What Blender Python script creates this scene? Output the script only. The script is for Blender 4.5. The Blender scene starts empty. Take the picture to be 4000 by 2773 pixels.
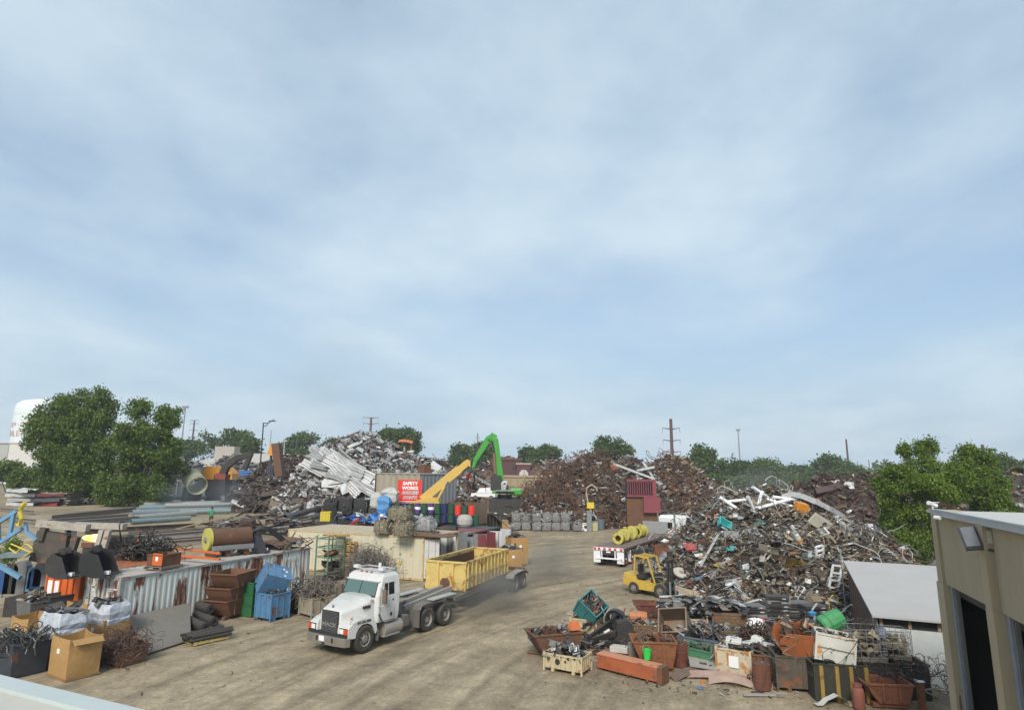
import bpy, math, random
import numpy as np
from mathutils import Matrix, Vector, Euler
random.seed(7); rng = np.random.default_rng(7)
PI = math.pi
SC = bpy.context.scene
COL = SC.collection
# ------------------------------------------------------------------ camera
F_PX, PITCH, ROLL, CAM_H = 2372.0, math.radians(10.742), 0.0091, 7.48
_c, _s = math.cos(PITCH), math.sin(PITCH)
_R = np.array([1., 0, 0]); _F = np.array([0, _c, _s]); _U = np.array([0, -_s, _c])
CR = math.cos(ROLL)*_R + math.sin(ROLL)*_U
CU = -math.sin(ROLL)*_R + math.cos(ROLL)*_U
cam_d = bpy.data.cameras.new('camera'); cam = bpy.data.objects.new('camera', cam_d); COL.objects.link(cam)
cam.matrix_world = Matrix(((CR[0], CU[0], -_F[0], 0), (CR[1], CU[1], -_F[1], 0), (CR[2], CU[2], -_F[2], CAM_H), (0, 0, 0, 1)))
cam_d.sensor_width = 36; cam_d.lens = F_PX/4000*36; cam_d.clip_end = 6000; cam_d.clip_start = .1
SC.camera = cam
# ------------------------------------------------------------------ light
SUN_EL, SUN_AZ = math.radians(40), math.radians(191)      # azimuth clockwise from +Y: behind the camera, to the left
SC.world = bpy.data.worlds.new('World'); SC.world.use_nodes = True
wn = SC.world.node_tree; wn.nodes.clear()
def WN(t, **k):
    n = wn.nodes.new(t)
    for a, b in k.items(): setattr(n, a, b)
    return n
def wl(a, ao, b, bi): wn.links.new(a.outputs[ao], b.inputs[bi])
sky = WN('ShaderNodeTexSky', sky_type='NISHITA', sun_disc=False, sun_elevation=SUN_EL, sun_rotation=SUN_AZ)
sky.air_density = 1.0; sky.dust_density = 1.6; sky.ozone_density = 2.0
tc = WN('ShaderNodeTexCoord'); sep = WN('ShaderNodeSeparateXYZ'); wl(tc, 'Generated', sep, 0)
zc = WN('ShaderNodeMath', operation='MAXIMUM'); wl(sep, 'Z', zc, 0); zc.inputs[1].default_value = 0.0
zo = WN('ShaderNodeMath', operation='ADD'); wl(zc, 0, zo, 0); zo.inputs[1].default_value = 0.16
dx = WN('ShaderNodeMath', operation='DIVIDE'); wl(sep, 'X', dx, 0); wl(zo, 0, dx, 1)
dy = WN('ShaderNodeMath', operation='DIVIDE'); wl(sep, 'Y', dy, 0); wl(zo, 0, dy, 1)
cmb = WN('ShaderNodeCombineXYZ'); wl(dx, 0, cmb, 0); wl(dy, 0, cmb, 1)
mp = WN('ShaderNodeMapping'); wl(cmb, 0, mp, 0)
mp.inputs['Rotation'].default_value = (0, 0, math.radians(-32)); mp.inputs['Scale'].default_value = (.80, .62, 1); mp.inputs['Location'].default_value = (3.1, 1.7, 0)
n1 = WN('ShaderNodeTexNoise'); wl(mp, 0, n1, 'Vector'); n1.inputs['Scale'].default_value = .62; n1.inputs['Detail'].default_value = 7; n1.inputs['Roughness'].default_value = .5; n1.inputs['Distortion'].default_value = .5
n2 = WN('ShaderNodeTexNoise'); wl(mp, 0, n2, 'Vector'); n2.inputs['Scale'].default_value = 2.6; n2.inputs['Detail'].default_value = 8; n2.inputs['Roughness'].default_value = .55
mxn = WN('ShaderNodeMix', data_type='FLOAT'); mxn.inputs[0].default_value = .32; wl(n1, 'Fac', mxn, 2); wl(n2, 'Fac', mxn, 3)
rp = WN('ShaderNodeValToRGB'); wl(mxn, 0, rp, 0)
rp.color_ramp.interpolation = 'B_SPLINE'
rp.color_ramp.elements[0].position = .36; rp.color_ramp.elements[0].color = (.22,)*3+(1,)
rp.color_ramp.elements[1].position = .60; rp.color_ramp.elements[1].color = (1,)*3+(1,)
# veil colour: brighter thick parts, bluer thin parts
vc = WN('ShaderNodeValToRGB'); wl(mxn, 0, vc, 0)
vc.color_ramp.elements[0].position = .40; vc.color_ramp.elements[0].color = (2.85, 3.85, 4.75, 1)
vc.color_ramp.elements[1].position = .66; vc.color_ramp.elements[1].color = (4.35, 5.2, 5.75, 1)
hzr = WN('ShaderNodeMapRange', interpolation_type='SMOOTHSTEP'); wl(zc, 0, hzr, 0); hzr.inputs[1].default_value = .02; hzr.inputs[2].default_value = .34     # the veil thickens towards the horizon all round
hmx = WN('ShaderNodeMix', data_type='FLOAT'); wl(hzr, 0, hmx, 0); hmx.inputs[2].default_value = .97; wl(rp, 0, hmx, 3)
mx = WN('ShaderNodeMix', data_type='RGBA'); wl(hmx, 0, mx, 0); wl(sky, 0, mx, 6); wl(vc, 0, mx, 7)
bg = WN('ShaderNodeBackground'); bg.inputs['Strength'].default_value = .1; wl(mx, 2, bg, 'Color')
wo = WN('ShaderNodeOutputWorld'); wl(bg, 0, wo, 0)
sun_d = bpy.data.lights.new('sun', 'SUN'); sun_d.energy = 2.2; sun_d.angle = math.radians(18); sun_d.color = (1, .94, .84)
sun = bpy.data.objects.new('sun', sun_d); COL.objects.link(sun)
_sv = Vector((math.sin(SUN_AZ)*math.cos(SUN_EL), math.cos(SUN_AZ)*math.cos(SUN_EL), math.sin(SUN_EL)))
sun.rotation_euler = _sv.to_track_quat('Z', 'Y').to_euler(); sun.location = _sv*200
SC.view_settings.view_transform = 'Standard'; SC.view_settings.look = 'None'; SC.view_settings.gamma = 1; SC.view_settings.exposure = 0.72
SC.view_settings.use_curve_mapping = False
SC.cycles.volume_bounces = 0; SC.cycles.max_bounces = 6; SC.cycles.transparent_max_bounces = 12
# ------------------------------------------------------------------ placing
def sm(a):
    a = np.clip(a, 0, 1); return a*a*(3-2*a)
def terrain(x, y):
    return 2.0*sm((np.asarray(y)-42)/12.)*sm((-np.asarray(x)-16)/6.)
def ray(px, py): return (px-2000)/F_PX*CR - (py-1386.5)/F_PX*CU + _F
def G(px, py, z=0.0):
    r = ray(px, py); t = (z-CAM_H)/r[2]; return Vector((r[0]*t, r[1]*t, z))
def GT(px, py):
    z = 0.0
    for _ in range(30):
        p = G(px, py, z); z = .5*z+.5*float(terrain(p.x, p.y))
    return p
def at(px, py, y):
    r = ray(px, py); t = y/r[1]; return Vector((r[0]*t, y, CAM_H+r[2]*t))
# ------------------------------------------------------------------ mesh builder
def rotm(rx=0, ry=0, rz=0): return np.array(Euler((rx, ry, rz)).to_matrix())
BOXF = np.array([[0, 3, 2, 1], [4, 5, 6, 7], [0, 1, 5, 4], [1, 2, 6, 5], [2, 3, 7, 6], [3, 0, 4, 7]])
BOXV = np.array([[-1, -1, -1], [1, -1, -1], [1, 1, -1], [-1, 1, -1], [-1, -1, 1], [1, -1, 1], [1, 1, 1], [-1, 1, 1]])*.5
class MB:
    def __init__(s): s.V = []; s.F = []; s.C = []; s.n = 0
    def add(s, V, Fs, col=(.5, .5, .5)):
        V = np.asarray(V, float).reshape(-1, 3); s.V.append(V)
        for F in Fs: s.F.append(np.asarray(F, int)+s.n)
        c = np.asarray(col, float)
        s.C.append(np.tile(c, (len(V), 1)) if c.ndim == 1 else c); s.n += len(V); return s
    def box(s, c, d, r=None, col=(.5,)*3):
        V = BOXV*np.array(d)
        if r is not None: V = V @ (rotm(0, 0, r) if np.isscalar(r) else (rotm(*r) if np.ndim(r) == 1 else r)).T
        return s.add(V+np.array(c), [BOXF], col)
    def bx(s, x0, x1, y0, y1, z0, z1, col=(.5,)*3):
        return s.box(((x0+x1)/2, (y0+y1)/2, (z0+z1)/2), (x1-x0, y1-y0, z1-z0), None, col)
    def frame(s, p0, p1):
        p0 = np.array(p0, float); p1 = np.array(p1, float); d = p1-p0; L = np.linalg.norm(d); d = d/L
        up = np.array([0, 0, 1.]) if abs(d[2]) < .95 else np.array([1., 0, 0])
        a = np.cross(up, d); a /= np.linalg.norm(a); b = np.cross(d, a); return p0, p1, d, a, b, L
    def beam(s, p0, p1, w, h, col=(.5,)*3):
        p0, p1, d, a, b, L = s.frame(p0, p1)
        V = BOXV @ np.array([a*w, b*h, d*L]) + (p0+p1)/2
        return s.add(V, [BOXF[:, ::-1]], col)
    def ibeam(s, p0, p1, w, h, t=.03, col=(.5,)*3):
        p0, p1, d, a, b, L = s.frame(p0, p1)
        for (x, y, ww, hh) in ((0, h/2-t/2, w, t), (0, -h/2+t/2, w, t), (0, 0, t, h-2*t)):
            V = BOXV @ np.array([a*ww, b*hh, d*L]) + (p0+p1)/2 + a*x + b*y
            s.add(V, [BOXF[:, ::-1]], col)
        return s
    def cyl(s, p0, p1, r, r1=None, n=12, caps=True, col=(.5,)*3):
        r1 = r if r1 is None else r1
        p0, p1, d, a, b, L = s.frame(p0, p1)
        t = np.arange(n)*2*PI/n; ring = np.cos(t)[:, None]*a+np.sin(t)[:, None]*b
        V = np.vstack([p0+ring*r, p1+ring*r1]); i = np.arange(n); j = (i+1) % n
        F = [np.stack([i, j, j+n, i+n], 1)]
        if caps: F += [i[::-1][None], (i+n)[None]]
        return s.add(V, F, col)
    def pipe(s, p0, p1, r, t, n=16, col=(.5,)*3, incol=None):
        p0, p1, d, a, b, L = s.frame(p0, p1)
        th = np.arange(n)*2*PI/n; ring = np.cos(th)[:, None]*a+np.sin(th)[:, None]*b
        V = np.vstack([p0+ring*r, p1+ring*r, p0+ring*(r-t), p1+ring*(r-t)]); i = np.arange(n); j = (i+1) % n
        F = [np.stack([i, j, j+n, i+n], 1), np.stack([i+2*n, i+3*n, j+3*n, j+2*n], 1), np.stack([i, i+2*n, j+2*n, j], 1), np.stack([i+n, j+n, j+3*n, i+3*n], 1)]
        return s.add(V, F, col)
    def tube(s, pts, r, n=5, col=(.5,)*3, closed=False):
        P = np.asarray(pts, float); m = len(P)
        T = np.gradient(P, axis=0) if not closed else np.roll(P, -1, 0)-np.roll(P, 1, 0)
        T /= np.linalg.norm(T, axis=1)[:, None]+1e-9
        up = np.array([.13, .07, 1.]); A = np.cross(T, up); A /= np.linalg.norm(A, axis=1)[:, None]+1e-9; B = np.cross(T, A)
        t = np.arange(n)*2*PI/n
        V = (P[:, None]+r*(np.cos(t)[None, :, None]*A[:, None]+np.sin(t)[None, :, None]*B[:, None])).reshape(-1, 3)
        k = np.arange(m if closed else m-1); i = np.arange(n); I, J = np.meshgrid(k, i, indexing='ij'); K = (I+1) % m; J2 = (J+1) % n
        F = np.stack([I*n+J, I*n+J2, K*n+J2, K*n+J], -1).reshape(-1, 4)
        Fs = [F] if closed else [F, i[None], (i[::-1]+(m-1)*n)[None]]
        return s.add(V, Fs, col)
    def lathe(s, prof, n=20, c=(0, 0, 0), col=(.5,)*3, R=None):
        pr = np.asarray(prof, float); m = len(pr); t = np.arange(n)*2*PI/n
        V = np.stack([pr[:, 0, None]*np.cos(t), pr[:, 0, None]*np.sin(t), np.repeat(pr[:, 1, None], n, 1)], -1).reshape(-1, 3)
        if R is not None: V = V @ np.asarray(R).T
        I, J = np.meshgrid(np.arange(m-1), np.arange(n), indexing='ij'); J2 = (J+1) % n
        return s.add(V+np.array(c), [np.stack([I*n+J, I*n+J2, (I+1)*n+J2, (I+1)*n+J], -1).reshape(-1, 4)], col)
    def prism(s, poly, y0, y1, axis='y', col=(.5,)*3):
        p = np.asarray(poly, float); n = len(p); i = np.arange(n); j = (i+1) % n
        def mk(h):
            z = np.full(n, h)
            return np.stack({'y': (p[:, 0], z, p[:, 1]), 'x': (z, p[:, 0], p[:, 1]), 'z': (p[:, 0], p[:, 1], z)}[axis], 1)
        return s.add(np.vstack([mk(y0), mk(y1)]), [np.stack([i, i+n, j+n, j], 1), i[None], (i[::-1]+n)[None]], col)
    def loft(s, rings, caps=True, col=(.5,)*3):
        R = np.asarray(rings, float); m, n = R.shape[:2]; I, J = np.meshgrid(np.arange(m-1), np.arange(n), indexing='ij'); J2 = (J+1) % n
        F = [np.stack([I*n+J, I*n+J2, (I+1)*n+J2, (I+1)*n+J], -1).reshape(-1, 4)]
        if caps: F += [np.arange(n)[::-1][None], (np.arange(n)+(m-1)*n)[None]]
        return s.add(R.reshape(-1, 3), F, col)
    def grid(s, P, col=(.5,)*3):
        P = np.asarray(P, float); a, b = P.shape[:2]; I, J = np.meshgrid(np.arange(a-1), np.arange(b-1), indexing='ij')
        return s.add(P.reshape(-1, 3), [np.stack([I*b+J, (I+1)*b+J, (I+1)*b+J+1, I*b+J+1], -1).reshape(-1, 4)], col)
    def openbox(s, L, W, H, t=.03, flare=0., z0=0., col=(.5,)*3, lip=.05, fl=None):
        # open-topped box on the origin; flare widens the top
        a, b = L/2, W/2; fx = flare; fy = flare if fl is None else fl
        def ring(x, y, z): return [[-x, -y, z], [x, -y, z], [x, y, z], [-x, y, z]]
        R = [ring(a-fx, b-fy, z0), ring(a, b, z0+H-lip), ring(a+lip*.6, b+lip*.6, z0+H-lip), ring(a+lip*.6, b+lip*.6, z0+H),
             ring(a-t, b-t, z0+H), ring(a-fx-t, b-fy-t, z0+t)]
        return s.loft(R, True, col)
    def mesh(s, name, smooth=False):
        me = bpy.data.meshes.new(name)
        V = np.concatenate(s.V); me.vertices.add(len(V)); me.vertices.foreach_set('co', V.ravel())
        tot = np.concatenate([np.full(len(f), f.shape[1]) for f in s.F]); idx = np.concatenate([f.ravel() for f in s.F])
        me.loops.add(len(idx)); me.loops.foreach_set('vertex_index', idx.astype(np.int32))
        me.polygons.add(len(tot)); st = np.concatenate([[0], np.cumsum(tot)[:-1]])
        me.polygons.foreach_set('loop_start', st.astype(np.int32)); me.polygons.foreach_set('loop_total', tot.astype(np.int32))
        me.polygons.foreach_set('use_smooth', np.full(len(tot), bool(smooth)))
        C = np.concatenate(s.C); ca = me.color_attributes.new('Col', 'FLOAT_COLOR', 'POINT')
        ca.data.foreach_set('color', np.hstack([C, np.ones((len(C), 1))]).astype(np.float32).ravel())
        me.update(calc_edges=True); return me
    def build(s, name, m, parent=None, smooth=False, bevel=0, loc=None, rot=None):
        me = s.mesh(name, smooth); me.materials.append(m)
        o = bpy.data.objects.new(name, me); COL.objects.link(o)
        if parent is not None: o.parent = parent
        if loc is not None: o.location = loc
        if rot is not None: o.rotation_euler = rot
        if bevel:
            b = o.modifiers.new('bevel', 'BEVEL'); b.width = bevel; b.segments = 2; b.limit_method = 'ANGLE'; b.angle_limit = math.radians(40)
        return o
def tag(o, label, cat, group=None, kind=None):
    if label: o['label'] = label
    if cat: o['category'] = cat
    if group: o['group'] = group
    if kind: o['kind'] = kind
    return o
def T(name, label, cat, loc=(0, 0, 0), rz=0., group=None, rot=None):
    o = bpy.data.objects.new(name, None); COL.objects.link(o); o.empty_display_size = .3
    o.location = loc; o.rotation_euler = rot if rot is not None else (0, 0, rz); return tag(o, label, cat, group)
def struct(o): o['kind'] = 'structure'; return o
def child(o, name, me, parent, loc=(0, 0, 0), rot=(0, 0, 0), scale=(1, 1, 1), color=None):
    c = bpy.data.objects.new(name, me); COL.objects.link(c); c.parent = parent; c.location = loc; c.rotation_euler = rot; c.scale = scale
    if color: c.color = (*color, 1)
    return c
KIDS = {}
def dup(root, loc, rz=0., label=None, rot=None, group=None):
    def cp(o, par):
        c = o.copy(); COL.objects.link(c)
        if par is not None: c.parent = par
        for k in o.children: cp(k, c)
        return c
    r = cp(root, None); r.location = loc; r.rotation_euler = rot if rot is not None else (0, 0, rz)
    if label: r['label'] = label
    if group: r['group'] = group
    return r
def text(body, size, m, parent, loc, rot, name='lettering', bold=.0, shear=0., ext=.002, sx=1.):
    cu = bpy.data.curves.new(name, 'FONT'); cu.body = body; cu.size = size; cu.align_x = 'CENTER'; cu.align_y = 'CENTER'
    cu.offset = bold; cu.shear = shear; cu.extrude = ext; cu.resolution_u = 2
    t_ = bpy.data.objects.new(name, cu); COL.objects.link(t_); me = bpy.data.meshes.new_from_object(t_.evaluated_get(bpy.context.evaluated_depsgraph_get()))
    bpy.data.objects.remove(t_); me.materials.clear(); me.materials.append(m); o = bpy.data.objects.new(name, me); COL.objects.link(o)
    o.parent = parent; o.location = loc; o.rotation_euler = rot; o.scale = (sx, 1, 1); return o
# ------------------------------------------------------------------ materials
_M = {}
DUST = (.235, .20, .15)
def mat(name, col=None, rough=.6, metal=0., var=.22, rust=0., rcol=(.13, .05, .022), dust=.2, sc=1.4, streak=1., bump=.12, objcol=False, rust2=None):
    if name in _M: return _M[name]
    m = bpy.data.materials.new(name); m.use_nodes = True; nt = m.node_tree; N = nt.nodes; N.clear()
    def nd(t, **k):
        n = N.new(t)
        for a, b in k.items(): setattr(n, a, b)
        return n
    def L(a, ao, b, bi): nt.links.new(a.outputs[ao], b.inputs[bi])
    out = nd('ShaderNodeOutputMaterial'); bs = nd('ShaderNodeBsdfPrincipled'); L(bs, 0, out, 0)
    tc = nd('ShaderNodeTexCoord'); oi = nd('ShaderNodeObjectInfo')
    mul = nd('ShaderNodeMath', operation='MULTIPLY'); L(oi, 'Random', mul, 0); mul.inputs[1].default_value = 53.
    ad = nd('ShaderNodeVectorMath', operation='ADD'); L(tc, 'Object', ad, 0); L(mul, 0, ad, 1)
    mp = nd('ShaderNodeMapping'); L(ad, 0, mp, 0); mp.inputs['Scale'].default_value = (1, 1, streak)
    def noise(s, d=5, r=.6, dist=0.):
        n = nd('ShaderNodeTexNoise'); L(mp, 0, n, 'Vector'); n.inputs['Scale'].default_value = s; n.inputs['Detail'].default_value = d
        n.inputs['Roughness'].default_value = r; n.inputs['Distortion'].default_value = dist; return n
    if objcol: src = oi; so = 'Color'
    elif col is None: src = nd('ShaderNodeVertexColor', layer_name='Col'); so = 0
    else: src = nd('ShaderNodeRGB'); src.outputs[0].default_value = (*col, 1); so = 0
    nv = noise(sc*2.2, 7, .65)
    rm = nd('ShaderNodeMapRange'); L(nv, 'Fac', rm, 0); rm.inputs[1].default_value = .25; rm.inputs[2].default_value = .75
    rm.inputs[3].default_value = 1-var; rm.inputs[4].default_value = 1+var*.7
    vm = nd('ShaderNodeVectorMath', operation='SCALE'); L(src, so, vm, 0); L(rm, 0, vm, 'Scale')
    cur, co = vm, 0
    rnode = None
    if rust > 0:
        nr = noise(sc*1.3, 9, .68, .6)
        p = .70-.42*rust
        rr = nd('ShaderNodeMapRange'); L(nr, 'Fac', rr, 0); rr.inputs[1].default_value = p; rr.inputs[2].default_value = p+.07; rr.interpolation_type = 'SMOOTHSTEP'
        n3 = noise(sc*6, 5, .7); rc = nd('ShaderNodeValToRGB'); L(n3, 'Fac', rc, 0)
        r2 = rust2 or tuple(min(1, c*2.1) for c in rcol)
        rc.color_ramp.elements[0].position = .3; rc.color_ramp.elements[0].color = (*rcol, 1); rc.color_ramp.elements[1].position = .75; rc.color_ramp.elements[1].color = (*r2, 1)
        x = nd('ShaderNodeMix', data_type='RGBA'); L(rr, 0, x, 0); L(cur, co, x, 6); L(rc, 0, x, 7); cur, co = x, 2; rnode = rr
    if dust > 0:
        ge = nd('ShaderNodeNewGeometry'); sx = nd('ShaderNodeSeparateXYZ'); L(ge, 'Normal', sx, 0)
        ab = nd('ShaderNodeMath', operation='MAXIMUM'); L(sx, 'Z', ab, 0); ab.inputs[1].default_value = 0
        ma = nd('ShaderNodeMath', operation='MULTIPLY_ADD'); L(ab, 0, ma, 0); ma.inputs[1].default_value = dust*.9; ma.inputs[2].default_value = dust*.35
        nz = noise(sc*.9, 6, .7); mm = nd('ShaderNodeMath', operation='MULTIPLY'); L(ma, 0, mm, 0); L(nz, 'Fac', mm, 1)
        m2 = nd('ShaderNodeMath', operation='MULTIPLY', use_clamp=True); L(mm, 0, m2, 0); m2.inputs[1].default_value = 1.0
        x = nd('ShaderNodeMix', data_type='RGBA'); L(m2, 0, x, 0); L(cur, co, x, 6); x.inputs[7].default_value = (*DUST, 1); cur, co = x, 2
    L(cur, co, bs, 'Base Color')
    if rnode is not None:
        a = nd('ShaderNodeMapRange'); L(rnode, 0, a, 0); a.inputs[3].default_value = rough; a.inputs[4].default_value = .9; L(a, 0, bs, 'Roughness')
        a = nd('ShaderNodeMapRange'); L(rnode, 0, a, 0); a.inputs[3].default_value = metal; a.inputs[4].default_value = 0; L(a, 0, bs, 'Metallic')
    else:
        bs.inputs['Roughness'].default_value = rough; bs.inputs['Metallic'].default_value = metal
    if bump > 0:
        nb = noise(sc*7, 6, .65); bp = nd('ShaderNodeBump'); bp.inputs['Strength'].default_value = bump*2; bp.inputs['Distance'].default_value = .03
        L(nb, 'Fac', bp, 'Height'); L(bp, 0, bs, 'Normal')
    _M[name] = m; return m
def glass(name, col, rough=.08):
    if name in _M: return _M[name]
    m = bpy.data.materials.new(name); m.use_nodes = True; b = m.node_tree.nodes['Principled BSDF']
    b.inputs['Base Color'].default_value = (*col, 1); b.inputs['Roughness'].default_value = rough; b.inputs['Metallic'].default_value = 0.0
    b.inputs['Specular IOR Level'].default_value = .8; _M[name] = m; return m
RUST = mat('rusted_steel', (.115, .058, .034), .85, 0, .4, .55, (.10, .040, .02), .3, rust2=(.21, .085, .035))
RUSTO = mat('orange_rusted_steel', (.22, .08, .03), .8, 0, .35, .5, (.12, .045, .02), .2, rust2=(.30, .12, .04))
DARK = mat('dark_oily_steel', (.035, .034, .034), .6, .2, .4, .25, (.06, .03, .018), .3)
BLACK = mat('black_plastic', (.018, .018, .02), .5, 0, .4, 0, dust=.3)
STEEL = mat('grey_steel', (.30, .31, .31), .5, .35, .3, .2, dust=.25)
WOOD = mat('weathered_wood', (.33, .235, .13), .85, 0, .35, 0, dust=.25)
RUBBER = mat('tyre_rubber', (.028, .027, .026), .85, 0, .3, 0, dust=.55, bump=.2)
TWH = mat('truck_white', (.70, .71, .69), .35, 0, .12, 0, dust=.6, sc=.9, bump=.02)
WHITE = mat('white_paint', (.78, .79, .78), .35, 0, .05, 0, dust=.10, bump=.02)
CHROME = mat('bright_metal', (.62, .62, .62), .25, .9, .15, 0, dust=.25, bump=.03)
SIGNW = mat('white_print', (.8, .8, .8), .6, 0, .05, 0, dust=.05, bump=0)
BLK = mat('black_print', (.02, .02, .02), .6, 0, .1, 0, dust=.05, bump=0)
SCRAPV = mat('mixed_scrap', None, .55, .1, .4, .32, (.075, .038, .02), .18, sc=3.)
SCRAPO = mat('scrap_piece', None, .5, .2, .3, .22, (.10, .045, .022), .3, sc=2., objcol=True)
WIRER = mat('rusty_wire', None, .8, .1, .3, 0, dust=.15, sc=2.)
CARD = mat('corrugated_cardboard', (.40, .235, .085), .85, 0, .18, 0, dust=.1, sc=2.5)
# ------------------------------------------------------------------ ground
def ground_mat():
    m = bpy.data.materials.new('dusty_ground'); m.use_nodes = True; nt = m.node_tree; N = nt.nodes; bs = N['Principled BSDF']
    def nd(t, **k):
        n = N.new(t)
        for a, b in k.items(): setattr(n, a, b)
        return n
    def L(a, ao, b, bi): nt.links.new(a.outputs[ao], b.inputs[bi])
    ge = nd('ShaderNodeNewGeometry')
    def noise(scale, rot=0, sc=(1, 1, 1), d=6, r=.6, dist=0.):
        mp = nd('ShaderNodeMapping', vector_type='TEXTURE'); L(ge, 'Position', mp, 0); mp.inputs['Rotation'].default_value = (0, 0, rot); mp.inputs['Scale'].default_value = sc
        n = nd('ShaderNodeTexNoise'); L(mp, 0, n, 'Vector'); n.inputs['Scale'].default_value = scale; n.inputs['Detail'].default_value = d; n.inputs['Roughness'].default_value = r; n.inputs['Distortion'].default_value = dist
        return n
    def ramp(n, p0, c0, p1, c1):
        r = nd('ShaderNodeValToRGB'); L(n, 'Fac', r, 0); e = r.color_ramp.elements
        e[0].position = p0; e[0].color = (*c0, 1); e[1].position = p1; e[1].color = (*c1, 1); return r
    def mixc(f, fo, a, b, mode='MIX'):
        x = nd('ShaderNodeMix', data_type='RGBA', blend_type=mode)
        if f is None: x.inputs[0].default_value = fo
        else: L(f, fo, x, 0)
        L(a[0], a[1], x, 6); L(b[0], b[1], x, 7); return x
    base = ramp(noise(.16, d=8), .3, (.235, .192, .130), .72, (.385, .322, .222))
    fine = ramp(noise(1.1, d=10, r=.72, dist=.6), .3, (.68, .68, .67), .7, (1.26, 1.26, 1.25))
    c = mixc(None, 1.0, (base, 0), (fine, 0), 'MULTIPLY')
    grit = ramp(noise(9.0, d=6, r=.8), .32, (.70, .70, .70), .68, (1.22, 1.22, 1.22)); c = mixc(None, 1.0, (c, 2), (grit, 0), 'MULTIPLY')
    lump = ramp(noise(2.6, d=4, r=.6, dist=.5), .58, (1, 1, 1), .70, (1.18, 1.17, 1.16)); c = mixc(None, 1.0, (c, 2), (lump, 0), 'MULTIPLY')
    # tyre tracks: long thin streaks along the two ways the trucks take through the yard
    def arcs(cx, cy, kr, ka, dist):      # wheel tracks that swing round a turning point
        sb = nd('ShaderNodeVectorMath', operation='SUBTRACT'); L(ge, 'Position', sb, 0); sb.inputs[1].default_value = (cx, cy, 0)
        le = nd('ShaderNodeVectorMath', operation='LENGTH'); L(sb, 0, le, 0); sx = nd('ShaderNodeSeparateXYZ'); L(sb, 0, sx, 0)
        an = nd('ShaderNodeMath', operation='ARCTAN2'); L(sx, 'Y', an, 0); L(sx, 'X', an, 1)
        m1 = nd('ShaderNodeMath', operation='MULTIPLY'); L(le, 'Value', m1, 0); m1.inputs[1].default_value = kr
        m2 = nd('ShaderNodeMath', operation='MULTIPLY'); L(an, 0, m2, 0); m2.inputs[1].default_value = ka
        cb = nd('ShaderNodeCombineXYZ'); L(m1, 0, cb, 0); L(m2, 0, cb, 1); n = nd('ShaderNodeTexNoise'); L(cb, 0, n, 'Vector')
        n.inputs['Scale'].default_value = 1.; n.inputs['Detail'].default_value = 6; n.inputs['Roughness'].default_value = .6; n.inputs['Distortion'].default_value = dist; return n
    t1 = arcs(38, 8, 1.25, 3.2, .5); t2 = arcs(-18, 82, 1.1, 4.5, .7)
    r1 = ramp(t1, .36, (.76, .755, .75), .64, (1.19, 1.185, 1.17)); r2 = ramp(t2, .34, (.88, .88, .89), .62, (1.07, 1.06, 1.05))
    c = mixc(None, 1.0, (c, 2), (r1, 0), 'MULTIPLY'); c = mixc(None, .8, (c, 2), (r2, 0), 'MULTIPLY')
    # oil and damp stains
    st = ramp(noise(.33, d=9, r=.72, dist=.8), .62, (0, 0, 0), .72, (1, 1, 1))
    dk = nd('ShaderNodeRGB'); dk.outputs[0].default_value = (.085, .07, .055, 1)
    mm = nd('ShaderNodeMath', operation='MULTIPLY'); L(st, 0, mm, 0); mm.inputs[1].default_value = .5
    c = mixc(mm, 0, (c, 2), (dk, 0))
    # far ground beyond the yard is grass
    sx = nd('ShaderNodeSeparateXYZ'); L(ge, 'Position', sx, 0)
    fr = nd('ShaderNodeMapRange'); L(sx, 'Y', fr, 0); fr.inputs[1].default_value = 150; fr.inputs[2].default_value = 210
    gr = nd('ShaderNodeRGB'); gr.outputs[0].default_value = (.05, .07, .025, 1)
    c = mixc(fr, 0, (c, 2), (gr, 0))
    L(c, 2, bs, 'Base Color'); bs.inputs['Roughness'].default_value = .95; bs.inputs['Specular IOR Level'].default_value = .15
    b1 = nd('ShaderNodeBump'); b1.inputs['Strength'].default_value = .3; b1.inputs['Distance'].default_value = .05; L(t1, 'Fac', b1, 'Height')
    b2 = nd('ShaderNodeBump'); b2.inputs['Strength'].default_value = .5; b2.inputs['Distance'].default_value = .05; L(noise(4., d=8, r=.7), 'Fac', b2, 'Height'); L(b1, 0, b2, 'Normal')
    b3 = nd('ShaderNodeBump'); b3.inputs['Strength'].default_value = .25; b3.inputs['Distance'].default_value = .06; L(t2, 'Fac', b3, 'Height'); L(b2, 0, b3, 'Normal')
    L(b3, 0, bs, 'Normal'); return m
xs = np.unique(np.concatenate([np.linspace(-1150, -120, 10), np.linspace(-120, 90, 106), np.linspace(90, 1150, 10)]))
ys = np.unique(np.concatenate([np.linspace(-60, 10, 8), np.linspace(10, 130, 100), np.linspace(130, 980, 14)]))
Xg, Yg = np.meshgrid(xs, ys, indexing='ij')
Zg = terrain(Xg, Yg) + np.where((Yg < 130) & (abs(Xg) < 100), .035*np.sin(Xg*1.3+Yg*.7)*np.sin(Yg*.9-Xg*.4)-.03, -.05)
struct(MB().grid(np.stack([Xg, Yg, Zg], -1)).build('ground', ground_mat(), smooth=True))
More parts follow.
